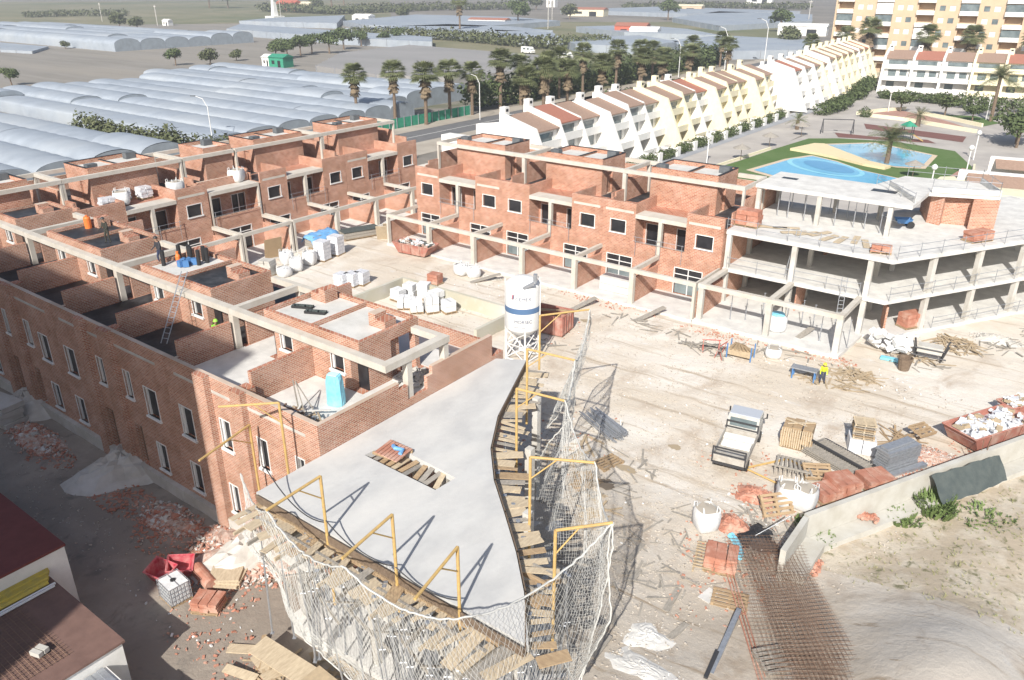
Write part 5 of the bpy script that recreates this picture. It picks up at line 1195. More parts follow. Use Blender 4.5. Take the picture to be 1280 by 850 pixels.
m=MB(); m.ob((1.05,-.75,6.2),(.9,.22,.22),.5,0,-.5); m.ob((1.35,-.35,6.75),(.25,.25,.6),.4); m.build('vent_filter',M['metal'],r,loc=True)
def cyltext(txt,z,h,ang,name,mtl):
    cu=bpy.data.curves.new(name,'FONT'); cu.body=txt; cu.size=h*1.35; cu.extrude=.0; o=bpy.data.objects.new(name,cu); col.objects.link(o)
    dg=bpy.context.evaluated_depsgraph_get(); me=bpy.data.meshes.new_from_object(o.evaluated_get(dg)); bpy.data.objects.remove(o)
    R_=1.318; 
    for v in me.vertices: a=ang+v.co.x/R_; y=v.co.y; v.co=(R_*math.cos(a),R_*math.sin(a),z+y)
    me.materials.clear(); me.materials.append(mtl); ob=bpy.data.objects.new(name,me); col.objects.link(ob); ob.parent=r; CH.setdefault(r.name,[]).append(ob)
    return ob
tb=mat('letter_blue',(.06,.08,.16),None,rough=.6); tr_=mat('mark_red',(.4,.03,.08),None,rough=.6)
# local angle that faces the camera
ca=math.atan2(-(W(*S0).y),-(W(*S0).x))-A
cyltext('CEMEX',5.05,.28,ca-.42,'lettering',tb)
cyltext('MORSEC',3.3,.26,ca-.48,'lettering',tb)
cyltext('mortero seco',2.95,.11,ca-.48,'lettering',tb)
for k,mm in ((0,tr_),(1,tb)):
    m=MB(); R_=1.32; a0=ca-.66+k*.075; 
    m.add([(R_*math.cos(a0+dx),R_*math.sin(a0+dx),z) for dx,z in ((0,5.12),(.055,5.12),(.125,5.5),(.07,5.5))],[(0,1,2,3)]); m.build('logo_stripe',mm,r,loc=True)
# open red container behind the silo, skip in the yard, skip at the right
def skip(label,p,q,rz,L,w_,h,load,seed,grp=None,name='skip'):
    rnd=random.Random(seed); r=thing(name,label,'skip',p,q,G(p,q),rz,grp); t=.05
    def tr(z,e): return [(-L/2+e,-w_/2+e*.2,z),(L/2-e,-w_/2+e*.2,z),(L/2-e,w_/2-e*.2,z),(-L/2+e,w_/2-e*.2,z)]
    m=MB(); o0=tr(.12,.55*h);o1=tr(h,0); i1=[(x*.975,y*.96,z) for x,y,z in o1]; i0=[(x*.95,y*.95,z+.06) for x,y,z in o0]
    m.add(o0+o1+i1+i0,[(3,2,1,0)]+[(i,(i+1)%4,4+(i+1)%4,4+i) for i in range(4)]+[(4+i,4+(i+1)%4,8+(i+1)%4,8+i) for i in range(4)]+[(8+i,8+(i+1)%4,12+(i+1)%4,12+i) for i in range(4)]+[(12,13,14,15)]); m.build('body',M['skip'],r,loc=True)
    m=MB(); 
    for a,b in zip(o1,o1[1:]+o1[:1]): m.tube([a,b],.055,6)
    m.build('rim',M['skip'],r,loc=True)
    m=MB()
    for x in (-L*.25,0,L*.25):
        for s_ in (-1,1): m.ob((x,s_*(w_/2-.0),h*.55),(.08,.06,h*.8),0,s_*-.12)
    m.build('rib',M['skip'],r,loc=True)
    m=MB(); m.add([(x*.93,y*.93,h*.72) for x,y,z in o1]+[(0,0,h*1.02)],[(0,1,4),(1,2,4),(2,3,4),(3,0,4)]); m.build('load',M['rubble' if load=='rubble' else 'plastic'],r,loc=True)
    for mm in (['rubble','white_con','dgreen','plastic'] if load=='rubble' else ['plastic','bag','plastic','litter']):
        m=MB()
        for _ in range(26):
            x=rnd.uniform(-.44,.44)*L; y=rnd.uniform(-.42,.42)*w_; s=rnd.uniform(.15,.55 if load!='rubble' else .45); m.ob((x,y,h*.85+rnd.uniform(0,.3)),(s,s*rnd.uniform(.3,.9),s*rnd.uniform(.15,.5)),rnd.random()*3,rnd.uniform(-.4,.4),rnd.uniform(-.4,.4))
        m.build('waste',M[mm],r,loc=True)['kind']='stuff'
skip('red skip full of rubble and sheet waste in the middle of the yard',-56.06,57.74,.12,4.6,1.9,1.15,'rubble',1)
skip('large rusty red skip heaped with white waste along the right wall',-2.28,52.01,R(62),5.6,2.3,1.2,'white',2)
skip('small red skip with white waste at the right edge',-1.30,56.66,R(55),2.2,1.3,.9,'white',3)
r=thing('red_container','open topped red steel container standing behind the silo','container',-33.51,49.78,0,R(8)); m=MB(); m.cells([('+',-1.5,1.5,-1.1,1.1,.1,1.7),('-',-1.42,1.42,-1.02,1.02,.3,1.7)]); m.build('body',M['skip'],r,loc=True)
m=MB(); 
for k in range(7): m.box(-1.4+k*.45,-1.3+k*.45,-1.14,-1.1,.2,1.6); 
for k in range(5): m.box(1.1+.4,1.54,-1+k*.45,-.9+k*.45,.2,1.6)
m.build('rib',M['skip'],r,loc=True); m=MB(); m.ob((.2,.1,1.75),(3.2,.16,.07),.3); m.ob((-.1,-.3,1.8),(2.8,.12,.06),.55); m.build('plank',M['wood'],r,loc=True)
# garden retaining wall with white blocks inside
m=MB(); m.cells([('+',-49.7,-49.4,41,49.3,-.1,1.25),('+',-49.7,-36.6,49.0,49.3,-.1,1.25),('+',-36.9,-36.6,44,49.3,-.1,1.15)]); solo(m,'garden_wall',mat('stained_concrete',(.50,.49,.42),(.42,.38,.26),.6,.9,c3=(.56,.54,.5),scale3=.3,bump=.1),'stained concrete retaining wall round the garden with white blocks','wall',-43,49,0)
for k,(x,y) in enumerate(((498,375),(514,371),(531,373),(506,385),(521,390),(540,390),(561,390),(545,380))):
    p,q=[(-48.15,47.06),(-47.79,48.32),(-46.54,48.76),(-46.36,46.01),(-44.89,45.97),(-43.84,46.75),(-42.69,47.62),(-44.82,48.35)][k]
    pack('block_pack',['white wrapped block pack at the wall corner of the garden','white wrapped block pack touching the garden wall, second','white wrapped block pack touching the garden wall, third','white wrapped block pack in the front row, first from left','white wrapped block pack in the front row, second from left','white wrapped block pack in the front row, third from left','white wrapped block pack standing apart at the right of the garden','white wrapped block pack in the middle of the garden group'][k],p,q,(1.1,1.0,.95+.2*(k%3)),'bag',2,.2*k,group='white wrapped block packs in the garden',cols=2,jit=.05,seed=k)
pack('brick_pack','low red brick pack standing alone in the yard, with a dark shadow',-48.30,52.11,(1.2,1.,.9),'terra',3,.1)
for k,(p,q) in enumerate(((-54.77,46.42),(-54.15,47.15),(-53.76,47.99))): pack('sack_pallet','wrapped pallet of grey and white sacks behind the near row, '+('left','middle','right')[k],p,q,(1.1,1.1,1.15),'plastic',4,.15,group='sack pallets behind the near row',cols=4,jit=.04)
for k,(p,q) in enumerate(((-62.61,44.11),)): pack('slab_pallet','stack of grey paving slabs on a pallet beside the big bags',p,q,(1.2,1.1,1.5),'concrete',7,.3,jit=.07,cols=2)
for k,(p,q) in enumerate(((-61.38,45.04),(-61.76,46.80),(-62.22,48.89),(-64.08,47.49))): place(bb2,p,q,.02,k,'white big bag in the yard row, '+('round one at the front','second from the left','third from the left','behind the first one')[k],'white big bags in the yard row',scale=(1.25,1.25,1.35 if k else .9))
for k,(p,q) in enumerate(((-62.17,50.51),(-62.45,52.59))): pack('wrapped_pallet','tall film wrapped pallet in the yard row, '+('left','right')[k],p,q,(1.3,1.2,1.9),'plastic',5,.2,group='film wrapped pallets in the yard row',jit=.01,cols=3)
r=pack('board_stack','stack covered with a blue sheet in the yard row',-66.29,53.85,(3.6,1.3,1.2),'greywood',3,R(92)); m=MB()
vs=[];n=12
for i in range(n+1):
    for j in range(7): u=(i/n-.5);v=(j/6-.5); vs.append((u*3.9+.05*math.sin(j*3+i),v*1.8,1.42-(.6 if j in(0,6) else 0)-.08*math.sin(i*1.7+j)-( .3 if i in (0,n) else 0)))
m.add(vs,[(i*7+j,(i+1)*7+j,(i+1)*7+j+1,i*7+j+1) for i in range(n) for j in range(6)]); m.build('sheet',M['blue'],r,loc=True,smooth=True)
r=pack('board_stack','low stack under a green sheet near the far corner of the yard',-65.16,58.39,(4.2,1.5,.7),'greywood',2,R(70)); m=MB(); m.ob((0,0,.93),(4.3,1.7,.06)); m.build('sheet',M['dgreen'],r,loc=True)
for k,(p,q,lb) in enumerate(((-62.31,59.03,'plywood panel leaning at the far corner of the yard'),(-62.61,60.32,'second plywood panel leaning at the far corner of the yard'))):
    m=MB(); m.ob((p,q,.8),(1.2,.05,2.0),.7+k*.2,.5); solo(m,'plywood_sheet',M['wood2'],lb,'panel',p,q,0,group='plywood panels in the far corner')
m=MB(); m.ob((-66.2,47.6,1.2),(1.9,.06,2.2),1.4,.15); solo(m,'door_panel',M['wood'],'orange brown door panel leaning on the patio column of the left row','panel',-66.2,47.6,.2)
for k,(p,q) in enumerate(((-48.06,55.66),(-46.69,55.82))): place(bb2,p,q,.02,k,('left','right')[k]+' one of two bulging white bags in front of the patios','bulging white bags before the patios',scale=(1.3,1.3,1.05))
for k,(p,q,rz,lb) in enumerate(((-44.93,55.47,R(50),'thick board ramp leaning on the patio edge right of the bulging bags'),(-34.01,55.32,R(70),'dark edged board ramp leaning on the patio slab behind the silo'),(-28.25,56.94,R(66),'board ramp leaning on the patio slab before the last brick house'),(-16.58,59.94,R(75),'board ramp leaning on the low wall of the frame building'))):
    m=MB(); m.ob((p,q,.35),(3.0,.5,.08),rz,0,-.22); solo(m,'board_ramp',M['greywood'],lb,'board',p,q,0,group='board ramps at the patios')
pack('panel_pack','long pack of pale panels standing on the patio of the fifth house',-33.3,60.4,(3.6,1.3,1.3),'white_con',2,0,z=.22,base=False,jit=.01,cols=1)
# water tank and tools near the frame building
r=thing('water_tank','white plastic water tank with a blue lid on the patio of the frame building','tank',-18.63,60.13,.31); m=MB(); m.lathe([(.7,0),(.78,.2),(.78,1.0),(.6,1.25),(.4,1.3)],20); m.build('body',M['bag'],r,loc=True,smooth=True); m=MB(); m.lathe([(.55,1.28),(.5,1.42),(.1,1.46)],18); m.build('lid',M['lblue'],r,loc=True)
r=thing('tool_crate','wire crate on blue legs filled with timber in front of the frame building','crate',-19.10,53.98,.03,.1); m=MB()
for x in (-.9,.9):
    for y in (-.5,.5): m.box(x-.04,x+.04,y-.04,y+.04,0,1.15)
split(m.build('leg',M['bluemetal'],r,loc=True)); m=MB(); m.box(-.85,.85,-.45,.45,.25,.75); m.build('box',M['litter'],r,loc=True); m=MB()
for k in range(6): m.ob((-.6+.22*k,0,.85),(.15,1.3,.07),.15*k)
m.build('plank',M['wood'],r,loc=True)
for k,(p,q,lb) in enumerate(((-21.31,53.57,'red steel trestle left of the wire crate'),(-20.27,53.28,'second red steel trestle left of the wire crate'))):
    r=thing('trestle',lb,'trestle',p,q,.02,.5+k,'red trestles before the frame building'); m=MB()
    for x in (-.6,.6): m.tube([(x,-.3,0),(x,0,1.),(x,.3,0)],.035,5)
    m.tube([(-.7,0,1.),(.7,0,1.)],.045,5); m.build('frame',M['red'],r,loc=True); m=MB(); m.ob((.2,.3,.45),(2.4,.25,.05),.4,0,.3); m.build('plank',M['greywood'],r,loc=True)
place(bb,-17.17,55.61,.02,.3,'white big bag with a green sheet, in front of the low patio wall','big bags on the site',scale=(1.2,1.2,.8))
r=thing('work_bench','blue legged work bench beside the worker in the yellow vest','bench',-14.08,53.27,.02,.1); m=MB(); m.box(-.9,.9,-.35,.35,.8,.88); m.build('top',M['metal'],r,loc=True)
for x in (-.75,.75):
    for y in (-.28,.28): m=MB(); m.box(x-.04,x+.04,y-.04,y+.04,0,.8); m.build('leg',M['bluemetal'],r,loc=True)
r=thing('dark_bin','dark brown plastic bin standing before the right wing of the frame building','bin',-8.75,59.22,.02); m=MB(); m.lathe([(.38,0),(.5,.9),(.54,.92),(.54,.98),(.46,.98),(.36,.2)],14); m.build('body',M['bark'],r,loc=True)
r=thing('gravel_hopper','black framed hopper full of grey gravel beside the dark bin','hopper',-7.72,62.38,.02,.1); m=MB()
for x in (-1.2,1.2):
    for y in (-.6,.6): m.tube([(x*.7,y*.7,0),(x,y,1.4)],.07,5)
m.tube([(-1.2,-.6,.35),(1.2,-.6,.35)],.06,5); m.tube([(-1.,-.5,.9),(1.,-.5,.9)],.06,5); m.build('frame',M['dmetal'],r,loc=True); m=MB(); m.ob((0,0,.8),(1.7,.9,.5)); m.build('gravel',M['concrete'],r,loc=True)
r=thing('wrapped_pile','crumpled white sheeting piled at the foot of the frame building corner','sheeting',-10.43,61.77,0); m=MB(); rnd=random.Random(9)
for k in range(30): m.ob((rnd.uniform(-1.4,1.4),rnd.uniform(-.7,.7),rnd.uniform(.2,1.6)),(rnd.uniform(.4,1.1),rnd.uniform(.3,.8),rnd.uniform(.1,.5)),rnd.random()*3,rnd.uniform(-.7,.7),rnd.uniform(-.7,.7))
m.build('sheet',M['bag'],r,loc=True)
m=MB(); m.ob((*(-9.96,60.34),.1),(1.3,.5,.15),.1); solo(m,'blue_sheet',M['lblue'],'light blue sheet folded on the ground by the frame building corner','sheet',-9.96,60.34,0)
for k,(p,q,z,rz,d,lb) in enumerate(((-24,65.6,6.76,0,(2.0,1.2,1.3),'stacks of red brick on the open top floor at its left end'),(-10.2,67.3,.32,1.0,(1.8,1.1,1.1),'red brick stack on the ground floor of the right wing'),(-7.5,72.6,6.76,1.0,(2.2,1.1,.7),'loose red bricks on the top floor right of the stair room'),(-12.9,64.5,6.76,.3,(1.5,.7,.5),'pink red panels on the top floor at the bend'))):
    pack('brick_pack',lb,p,q,d,'terra',3,rz,z=z,jit=.05,cols=2)
r=thing('wheelbarrow','dark two wheeled site barrow on the open top floor before the stair room','barrow',-13.3,73.2,6.76,.5); m=MB(); m.add([(-.5,-.3,.35),(.5,-.3,.35),(.5,.3,.35),(-.5,.3,.35),(-.7,-.42,.75),(.65,-.42,.75),(.65,.42,.75),(-.7,.42,.75)],[(3,2,1,0),(0,1,5,4),(1,2,6,5),(2,3,7,6),(3,0,4,7)]); m.build('tray',M['bluemetal'],r,loc=True); m=MB(); m.tube([(.5,-.55,.25),(.5,.55,.25)],.02,5); 
for y in (-.5,.5): m.tube([(.5,y-.05,.3),(.5,y+.05,.3)],.3,14)
m.build('wheel',M['black'],r,loc=True); m=MB(); m.tube([(-.3,-.3,.4),(-1.5,-.35,.8)],.03,5); m.tube([(-.3,.3,.4),(-1.5,.35,.8)],.03,5); m.build('handle',M['metal'],r,loc=True)
for k in range(9):
    p=-22+k*.95; m=MB(); m.ob((p,66.2+.5*math.sin(k*2),6.84),(2.2,.5,.04),.3+.2*k); solo(m,'plywood_sheet',M['wood2'],ORD[k]+' plywood sheet from the left on the open top floor of the frame building','plywood',p,66.2,6.8,group='plywood sheets on the open top floor')
def ladder(label,a,b,w_=.4,mt='metal'):
    r=thing('ladder',label,'ladder',a[0],a[1],a[2]); a=Vector(a);b=Vector(b); d=(b-a); s=d.cross(Vector((0,0,1))).normalized()*w_/2; m=MB(); m.tube([a-s,b-s],.03,5); m.tube([a+s,b+s],.03,5); m.build('rail',M[mt],r); m=MB(); n=int(d.length/.3)
    for k in range(1,n): c=a+d*k/n; m.tube([c-s,c+s],.018,4)
    split(m.build('rung',M[mt],r))
ladder('aluminium ladder leaning on the roof room of the near row, from the black terrace',(-41.2,21.4,6.95),(-42.2,24.0,10.4))
ladder('ladder leaning on the middle floor slab of the frame building',(-14.6,62.6,.35),(-14.9,63.5,4.6)); ladder('ladder on the middle floor behind the red tub, in the frame building',(-19.6,64.0,3.45),(-19.4,64.9,7.4))
# truck
def lorry():
    r=thing('tipper_truck','small white open backed lorry parked in the middle of the sandy yard, bonnet away','truck',-13.99,41.11,.0,R(10)); 
    W_=1.0
    m=MB(); m.box(-.95,.95,-3.0,1.2,.55,.72); m.build('chassis',M['dmetal'],r,loc=True)
    m=MB(); m.cells([('+',-1.05,1.05,-3.0,.85,.75,1.2),('-',-1.0,1.0,-2.95,.8,.82,1.2),('+',-1.05,-1.0,-3,.85,.75,1.25)]); m.build('bed',mat('worn_white',(.46,.44,.40),(.33,.30,.26),2.2,.6,bump=.1),r,loc=True)
    m=MB(); m.box(-.98,.98,.1,.6,.83,1.0); m.box(-.9,.9,-1.0,-.2,.83,.95); m.box(-.98,.98,-2.7,-2.5,.83,.9); m.build('load',M['white'],r,loc=True)
    for y in (-3.03,.9): m=MB(); [m.box(x-.04,x+.04,y-.04,y+.04,.8,1.75) for x in (-1.0,1.0)]; m.box(-1.04,1.04,y-.035,y+.035,1.70,1.78); m.box(-1.04,1.04,y-.03,y+.03,1.3,1.36); m.build('rack',M['dmetal'],r,loc=True)
    m=MB(); m.yprism([(1.05,.6),(1.05,1.35),(1.15,2.0),(1.3,2.05),(2.65,2.05),(3.0,1.3),(3.05,.6)],-1.0,1.0); m.build('cab',mat('dusty_white',(.55,.54,.51),(.44,.42,.38),1.5,.6),r,loc=True)
    m=MB(); m.yprism([(1.035,1.38),(1.13,1.93),(1.12,1.93),(1.02,1.38)],-.85,.85); m.add([(-.88,2.70,1.95),(.88,2.70,1.95),(.9,2.99,1.36),(-.9,2.99,1.36)],[(0,1,2,3)]); m.box(-1.012,1.012,1.5,2.5,1.4,1.9); m.build('window',M['glass'],r,loc=True)
    m=MB(); m.box(-.95,.95,1.35,2.6,2.05,2.11); m.build('roof_panel',mat('cab_roof',(.42,.45,.50),None,rough=.4),r,loc=True)
    for x in (-.95,.95):
        for y in (-2.0,2.2): m=MB(); m.tube([(x-.12,y,.38),(x+.12,y,.38)],.38,16); m.build('wheel',M['black'],r,loc=True)
        m=MB(); m.tube([(x,2.9,1.3),(x*1.25,2.9,1.5),(x*1.25,2.9,1.75)],.03,4); m.ob((x*1.28,2.9,1.62),(.08,.12,.32)); m.build('mirror',M['black'],r,loc=True)
    for x in (-.75,.75): m=MB(); m.box(x-.12,x+.12,3.05,3.07,.75,.9); m.build('headlight',M['frame'],r,loc=True)
    r.scale=(.93,.86,.95)
lorry()
# stores along the right wall
r=pack('pallet_cube','cube of broken pallets and crates standing right of the lorry',-11.45,44.16,(1.7,1.3,1.3),'wood',4,R(10),cols=3,jit=.1); m=MB()
for k in range(14): m.ob((-.85+.13*k,-.7,.75),(.07,.05,1.3),0,0,.03*math.sin(k)); 
m.ob((.1,.1,1.5),(1.7,.12,.05),.5); m.ob((-.2,0,1.53),(1.4,.1,.05),-.3); m.build('slat',M['wood2'],r,loc=True)
def pstack(label,p,q,n,rz=0,group=None,base=0,z=None):
    r=thing('pallet_stack',label,'pallets',p,q,G(p,q) if z is None else z,rz,group)
    for i in range(n): m=MB(); pallet_mb(m,1.25,1.0,z=base+i*.15,n=7,rz=random.uniform(-.07,.07),x=random.uniform(-.05,.05)); m.build('pallet',M[('wood2','wood','greywood')[i%3]],r,loc=True)
    return r
r=pstack('tall stack of pallets on wrapped white blocks near the right wall',-8.15,45.95,7,R(20),base=.95); m=MB(); m.cells([('+',-.75,-.02,-.6,.6,0,.93),('+',.02,.75,-.6,.6,0,.93)]); m.build('block',M['plastic'],r,loc=True)
r=thing('metal_sheets','two stacks of corrugated grey metal formwork sheets near the right wall','sheets',-8.91,43.72,.0,R(-22))
for s_ in (-.55,.55):
    m=MB()
    for j in range(3): m.ob((0,s_,.14+.12*j),(3.6-.2*j,.85,.05))
    for k in range(22): m.ob((-1.7+k*.16,s_,.43),(.07,.85,.05))
    m.build('sheet',M['greywood'],r,loc=True)
m=MB(); m.ob((0,0,.5),(3.7,.12,.14)); m.ob((.1,1.0,.4),(3.5,.1,.1)); m.build('profile',M['dmetal'],r,loc=True)
r=thing('formwork_panels','tidy stack of grey steel formwork panels against the right wall','panels',-6.04,45.35,.0,R(62)); rnd=random.Random(6)
for j in range(8): m=MB(); m.ob((rnd.uniform(-.12,.12),rnd.uniform(-.05,.05),.1+.17*j),(2.6,.95,.13),rnd.uniform(-.03,.03)); m.build('panel',M['metal'],r,loc=True)
m=MB(); m.ob((0,.1,1.45),(2.3,.5,.12),.05); m.build('panel',M['metal'],r,loc=True)
m=MB(); m.ob((0,-.75,.1),(3.2,.35,.22)); m.build('beam',M['metal'],r,loc=True)
r=thing('yellow_frame','rectangular yellow steel frame lying on the sand left of the metal sheets','frame',-10.62,40.44,.05,R(-5)); m=MB(); P_=[(-2.2,-1),(1.0,-1.3),(2.6,1.2),(-.8,1.6)]
for a,b in zip(P_,P_[1:]+P_[:1]): m.tube([(a[0],a[1],.06),(b[0],b[1],.06)],.06,5)
m.build('frame',M['yellow'],r,loc=True)
r=thing('wood_crate','grey slatted crate full of laths inside the yellow frame','crate',-10.61,41.06,.05,.2); m=MB(); 
for k in range(8): m.ob((-.9+k*.25,0,.45),(.12,1.5,.06),.05*k); m.ob((-.9+k*.25,-.7,.3),(.07,.06,.7))
m.ob((0,-.75,.6),(2.0,.05,.1)); m.ob((0,.75,.4),(2.0,.05,.1)); m.build('slat',M['greywood'],r,loc=True)
c=place(pl1,-9.31,41.32,.35,.5,'pale pallet leaning on the metal sheets','single pallets',scale=1.3); c.rotation_euler=(.45,0,A+.6)
c=place(pl1,-5.54,49.55,.55,.2,'pale pallet lying tilted on boards behind the formwork panels','single pallets',scale=1.3); c.rotation_euler=(.25,.1,A+1.2)
c=place(pl1,-10.04,36.70,.5,.2,'dark slatted pallet standing up left of the two sand bags','single pallets',scale=1.5); c.rotation_euler=(.9,.0,A+.9)
for k,(p,q) in enumerate(((-9.22,28.82),(-19.56,35.37),(-19.72,32.98),(-0.93,56.28))): place(pl1,p,q,G(p,q),.3+k,('pallet lying near the top of the rusty mesh','pallet lying on the sand between bars and dark stain','pallet with a panel on it beside the net','pallet leaning at the right edge by the small skip')[k],'single pallets',scale=1.35)
sticks('boards and poles thrown behind the formwork panels',[(-6.44,48.40,1.1,1.0,26,.6)],'wood',8,'board_pile',(1.,2.4))
for k,(p,q,z) in enumerate(((-9.78,37.80,0),(-8.95,38.06,0),(-12.43,33.18,0))): place(bb,p,q,G(p,q),.5+k,('left of the two sand filled big bags by the wall end','right of the two sand filled big bags by the wall end','white big bag standing alone on the sand below the lorry')[k],'big bags on the site',scale=(1.25,1.25,1.3))
for k,(p,q,rz,d,lb) in enumerate(((-7.74,40.83,.9,(1.5,1.5,.75),'middle red tile stack against the right wall'),(-6.46,42.48,.9,(1.7,1.4,.6),'right red tile stack against the right wall'),(-8.33,39.63,1.0,(1.3,1.3,.5),'left pink tile stack against the right wall'),(-10.57,30.83,0.3,(1.5,1.3,.8),'red tile stack with timber on top below the big bag'),(-28.99,14.77,.5,(1.3,1.0,.5),'red roof tile stack in sun beside the white tank'))):
    pack('tile_stack',lb,p,q,d,'terra',4,rz,cols=3,jit=.04,seed=k)
r=thing('timber_rack','leaning rack of laths beside the red tile stack','rack',-11.39,30.80,0,.3); m=MB()
for k in range(9): m.ob((0,-.9+k*.22,.25+.02*k),(.9,.07,.05),.1*math.sin(k))
m.ob((-.4,0,.1),(.08,2.2,.1)); m.ob((.4,0,.1),(.08,2.2,.1)); m.build('lath',M['litter'],r,loc=True)
def sheetblob(label,p,q,rp,rq,mt,name,cat,seed,h=.25):
    rnd=random.Random(seed); m=MB(); heap(m,p,q,rp,rq,h,rnd,7); solo(m,name,M[mt],label,cat,p,q,0,smooth=False)
sheetblob('crumpled black plastic sheet with brick bits on it, below the sand bags',-9.91,34.01,1.1,1.3,'bitumen','black_sheet','sheet',3,.3)
m=MB(); m.tube([(*(-11.05,33.23),.15),(*(-10.62,32.92),.12),(*(-10.16,32.33),.1),(*(-10.07,31.80),.12)],.2,6); solo(m,'blue_wrap',M['lblue'],'curl of light blue wrap lying on the red tiles','wrap',-10.49,32.62,0)
# wall with sheet
M['wallwhite']=mat('pale_wall',(.52,.51,.47),(.43,.41,.36),.8,.9)
wa,wb=(-8.0,35.0),(1.6,54.0); L=math.hypot(wb[0]-wa[0],wb[1]-wa[1]); an=math.atan2(wb[1]-wa[1],wb[0]-wa[0])
r=thing('retaining_wall','long pale concrete retaining wall running to the right edge','wall',wa[0],wa[1],0); m=MB(); m.ob(((wa[0]+wb[0])/2,(wa[1]+wb[1])/2,.7),(L,.28,2.1),an); m.ob((-7.95,33.2,.7),(.28,3.2,2.1),0); m.ob((-7.4,33.3,.35),(1.1,3.,.5),0); m.build('wall',M['wallwhite'],r)
m=MB(); m.ob(((wa[0]+wb[0])/2+.55,(wa[1]+wb[1])/2-.25,.1),(L,.9,.5),an); m.build('footing',M['wallwhite'],r)
r=thing('shade_net','dark green shade net hung over the pale wall','net',-2.5,45.2,0); m=MB(); vs=[];n=12
for i in range(n+1):
    for j in range(7):
        u=i/n; v=j/6; x=-4.0+u*2.6; y=42.5+u*4.6; sl=(1.8-.5*math.sin(u*3)-(.5*u)); k=v*1.5*(1-.55*max(0,u-.55)); k*=.75; vs.append((x+.2+k*.82,y-.1-k*.42+.05*math.sin(i+j),1.78-v*(1.2)+.06*math.sin(i*1.9+j)))
m.add(vs,[(i*7+j,(i+1)*7+j,(i+1)*7+j+1,i*7+j+1) for i in range(n) for j in range(6)]); m.build('sheet',M['dgreen'],r,smooth=True)
m=MB(); m.tube([(-1.9,47.2,.1),(-1.8,47.1,2.6)],.03,5); m.tube([(-2.05,47.,.1),(-2.1,46.9,2.4)],.025,5); m.build('stake',M['rust'],r)
m=MB(); rnd=random.Random(1); chunks(m,-6.14,38.52,.9,.4,40,.15,.35,rnd,.5); solo(m,'roof_tiles',M['terra'],'few broken red tiles lying at the outer foot of the pale wall','tiles',-6.14,38.52,.4)
r=thing('brick_pile','pile of red hollow bricks at the near end of the pale wall','bricks',-7.40,33.36,.2); m=MB(); rnd=random.Random(4); chunks(m,-7.40,33.36,.9,1.1,150,.18,.3,rnd,None,.5); m.build('brick',M['terra'],r)['kind']='stuff'
# weeds
def plantm(label,p,q,r_,h,n,seed):
    rnd=random.Random(seed); m=MB()
    for _ in range(n):
        a=rnd.random()*6.283;k=rnd.random()**.6*r_; b=Vector((p+math.cos(a)*k,q+math.sin(a)*k,G(p,q))); d=Vector((math.cos(a)*.5,math.sin(a)*.5,1)).normalized()*h*rnd.uniform(.4,1.1); s=Vector((-math.sin(a),math.cos(a),0))*.035
        m.add([b-s,b+s,b+d*.6+s*1.5,b+d,b+d*.6-s*1.5],[(0,1,2,3,4)])
        for q_ in (.4,.6,.8): c=b+d*q_; e=Vector((rnd.gauss(0,1),rnd.gauss(0,1),.3)).normalized()*.13; f=Vector((rnd.gauss(0,1),rnd.gauss(0,1),.3)).normalized()*.05; m.add([c,c+e*.5+f,c+e,c+e*.5-f],[(0,1,2,3)])
    solo(m,'weed_plant',M['weed'],label,'plant',p,q,0,group='weeds outside the pale wall')
plantm('tall green weed clump below the shade net',-3.18,41.87,.9,1.0,260,1); plantm('low green weed left of the tall clump',-4.28,39.99,.8,.5,120,2); plantm('small green weed at the corner of the pale wall',-7.00,35.65,.4,.5,80,3); plantm('sparse weed on the slope at the right edge',-0.94,42.68,1.4,.3,90,4); plantm('weed between the sand bags and the wall end',-8.25,36.49,.6,.45,90,5)
rnd=random.Random(12); m=MB()
for _ in range(900):
    p=rnd.uniform(-6,6); q=rnd.uniform(33,47); 
    if p<-7+.52*(q-36)+1.2: continue
    z=G(p,q); 
    for k in range(3): a=rnd.random()*6.283; m.add([(p,q,z),(p+.03,q+.02,z),(p+math.cos(a)*.14,q+math.sin(a)*.14,z+rnd.uniform(.06,.2))],[(0,1,2)])
solo(m,'dry_grass',mat('dry_grass',(.30,.28,.14),(.20,.22,.10),3,.9),'dry grass tufts on the sandy slope beyond the pale wall','grass',0,38,0,kind='stuff')
# rusty mesh stack
ma,mb_=(-9.35,33.0),(-3.6,24.4)
r=thing('rebar_mesh_stack','deep stack of rusty rebar mesh sheets lying down the slope at the bottom right','rebar mesh',-6.5,28.7,0)
dx,dy=mb_[0]-ma[0],mb_[1]-ma[1]; L=math.hypot(dx,dy); ux,uy=dx/L,dy/L; vx,vy=-uy,ux; rnd=random.Random(5)
for s_ in range(6):
    m=MB(); o1=rnd.uniform(-.7,.7); o2=rnd.uniform(-.6,.6); rt=rnd.uniform(-.07,.07); zz=.25+s_*.11
    def T(u,v):
        u2=u*math.cos(rt)-v*math.sin(rt)+o1; v2=u*math.sin(rt)+v*math.cos(rt)+o2; x=ma[0]+ux*u2+vx*v2; y=ma[1]+uy*u2+vy*v2; return (x,y,.15+zz+1.2*sm(-9,-3,x)*.55)
    for k in range(15): v=-1.3+k*.185; m.tube([T(0,v),T(L*.5,v),T(L,v)],.0065,3,False)
    for k in range(int(L/.24)): u=k*.24+.1; m.tube([T(u,-1.42),T(u,1.42)],.0065,3,False)
    m.build('mesh_sheet',M['rust'],r)
m=MB()
for k in range(2): m.tube([(ma[0]-.6,ma[1]+.6,.4),(ma[0]+.7,ma[1]+1.6,1.6)],.03,5)
m.build('support_bar',M['metal'],r)
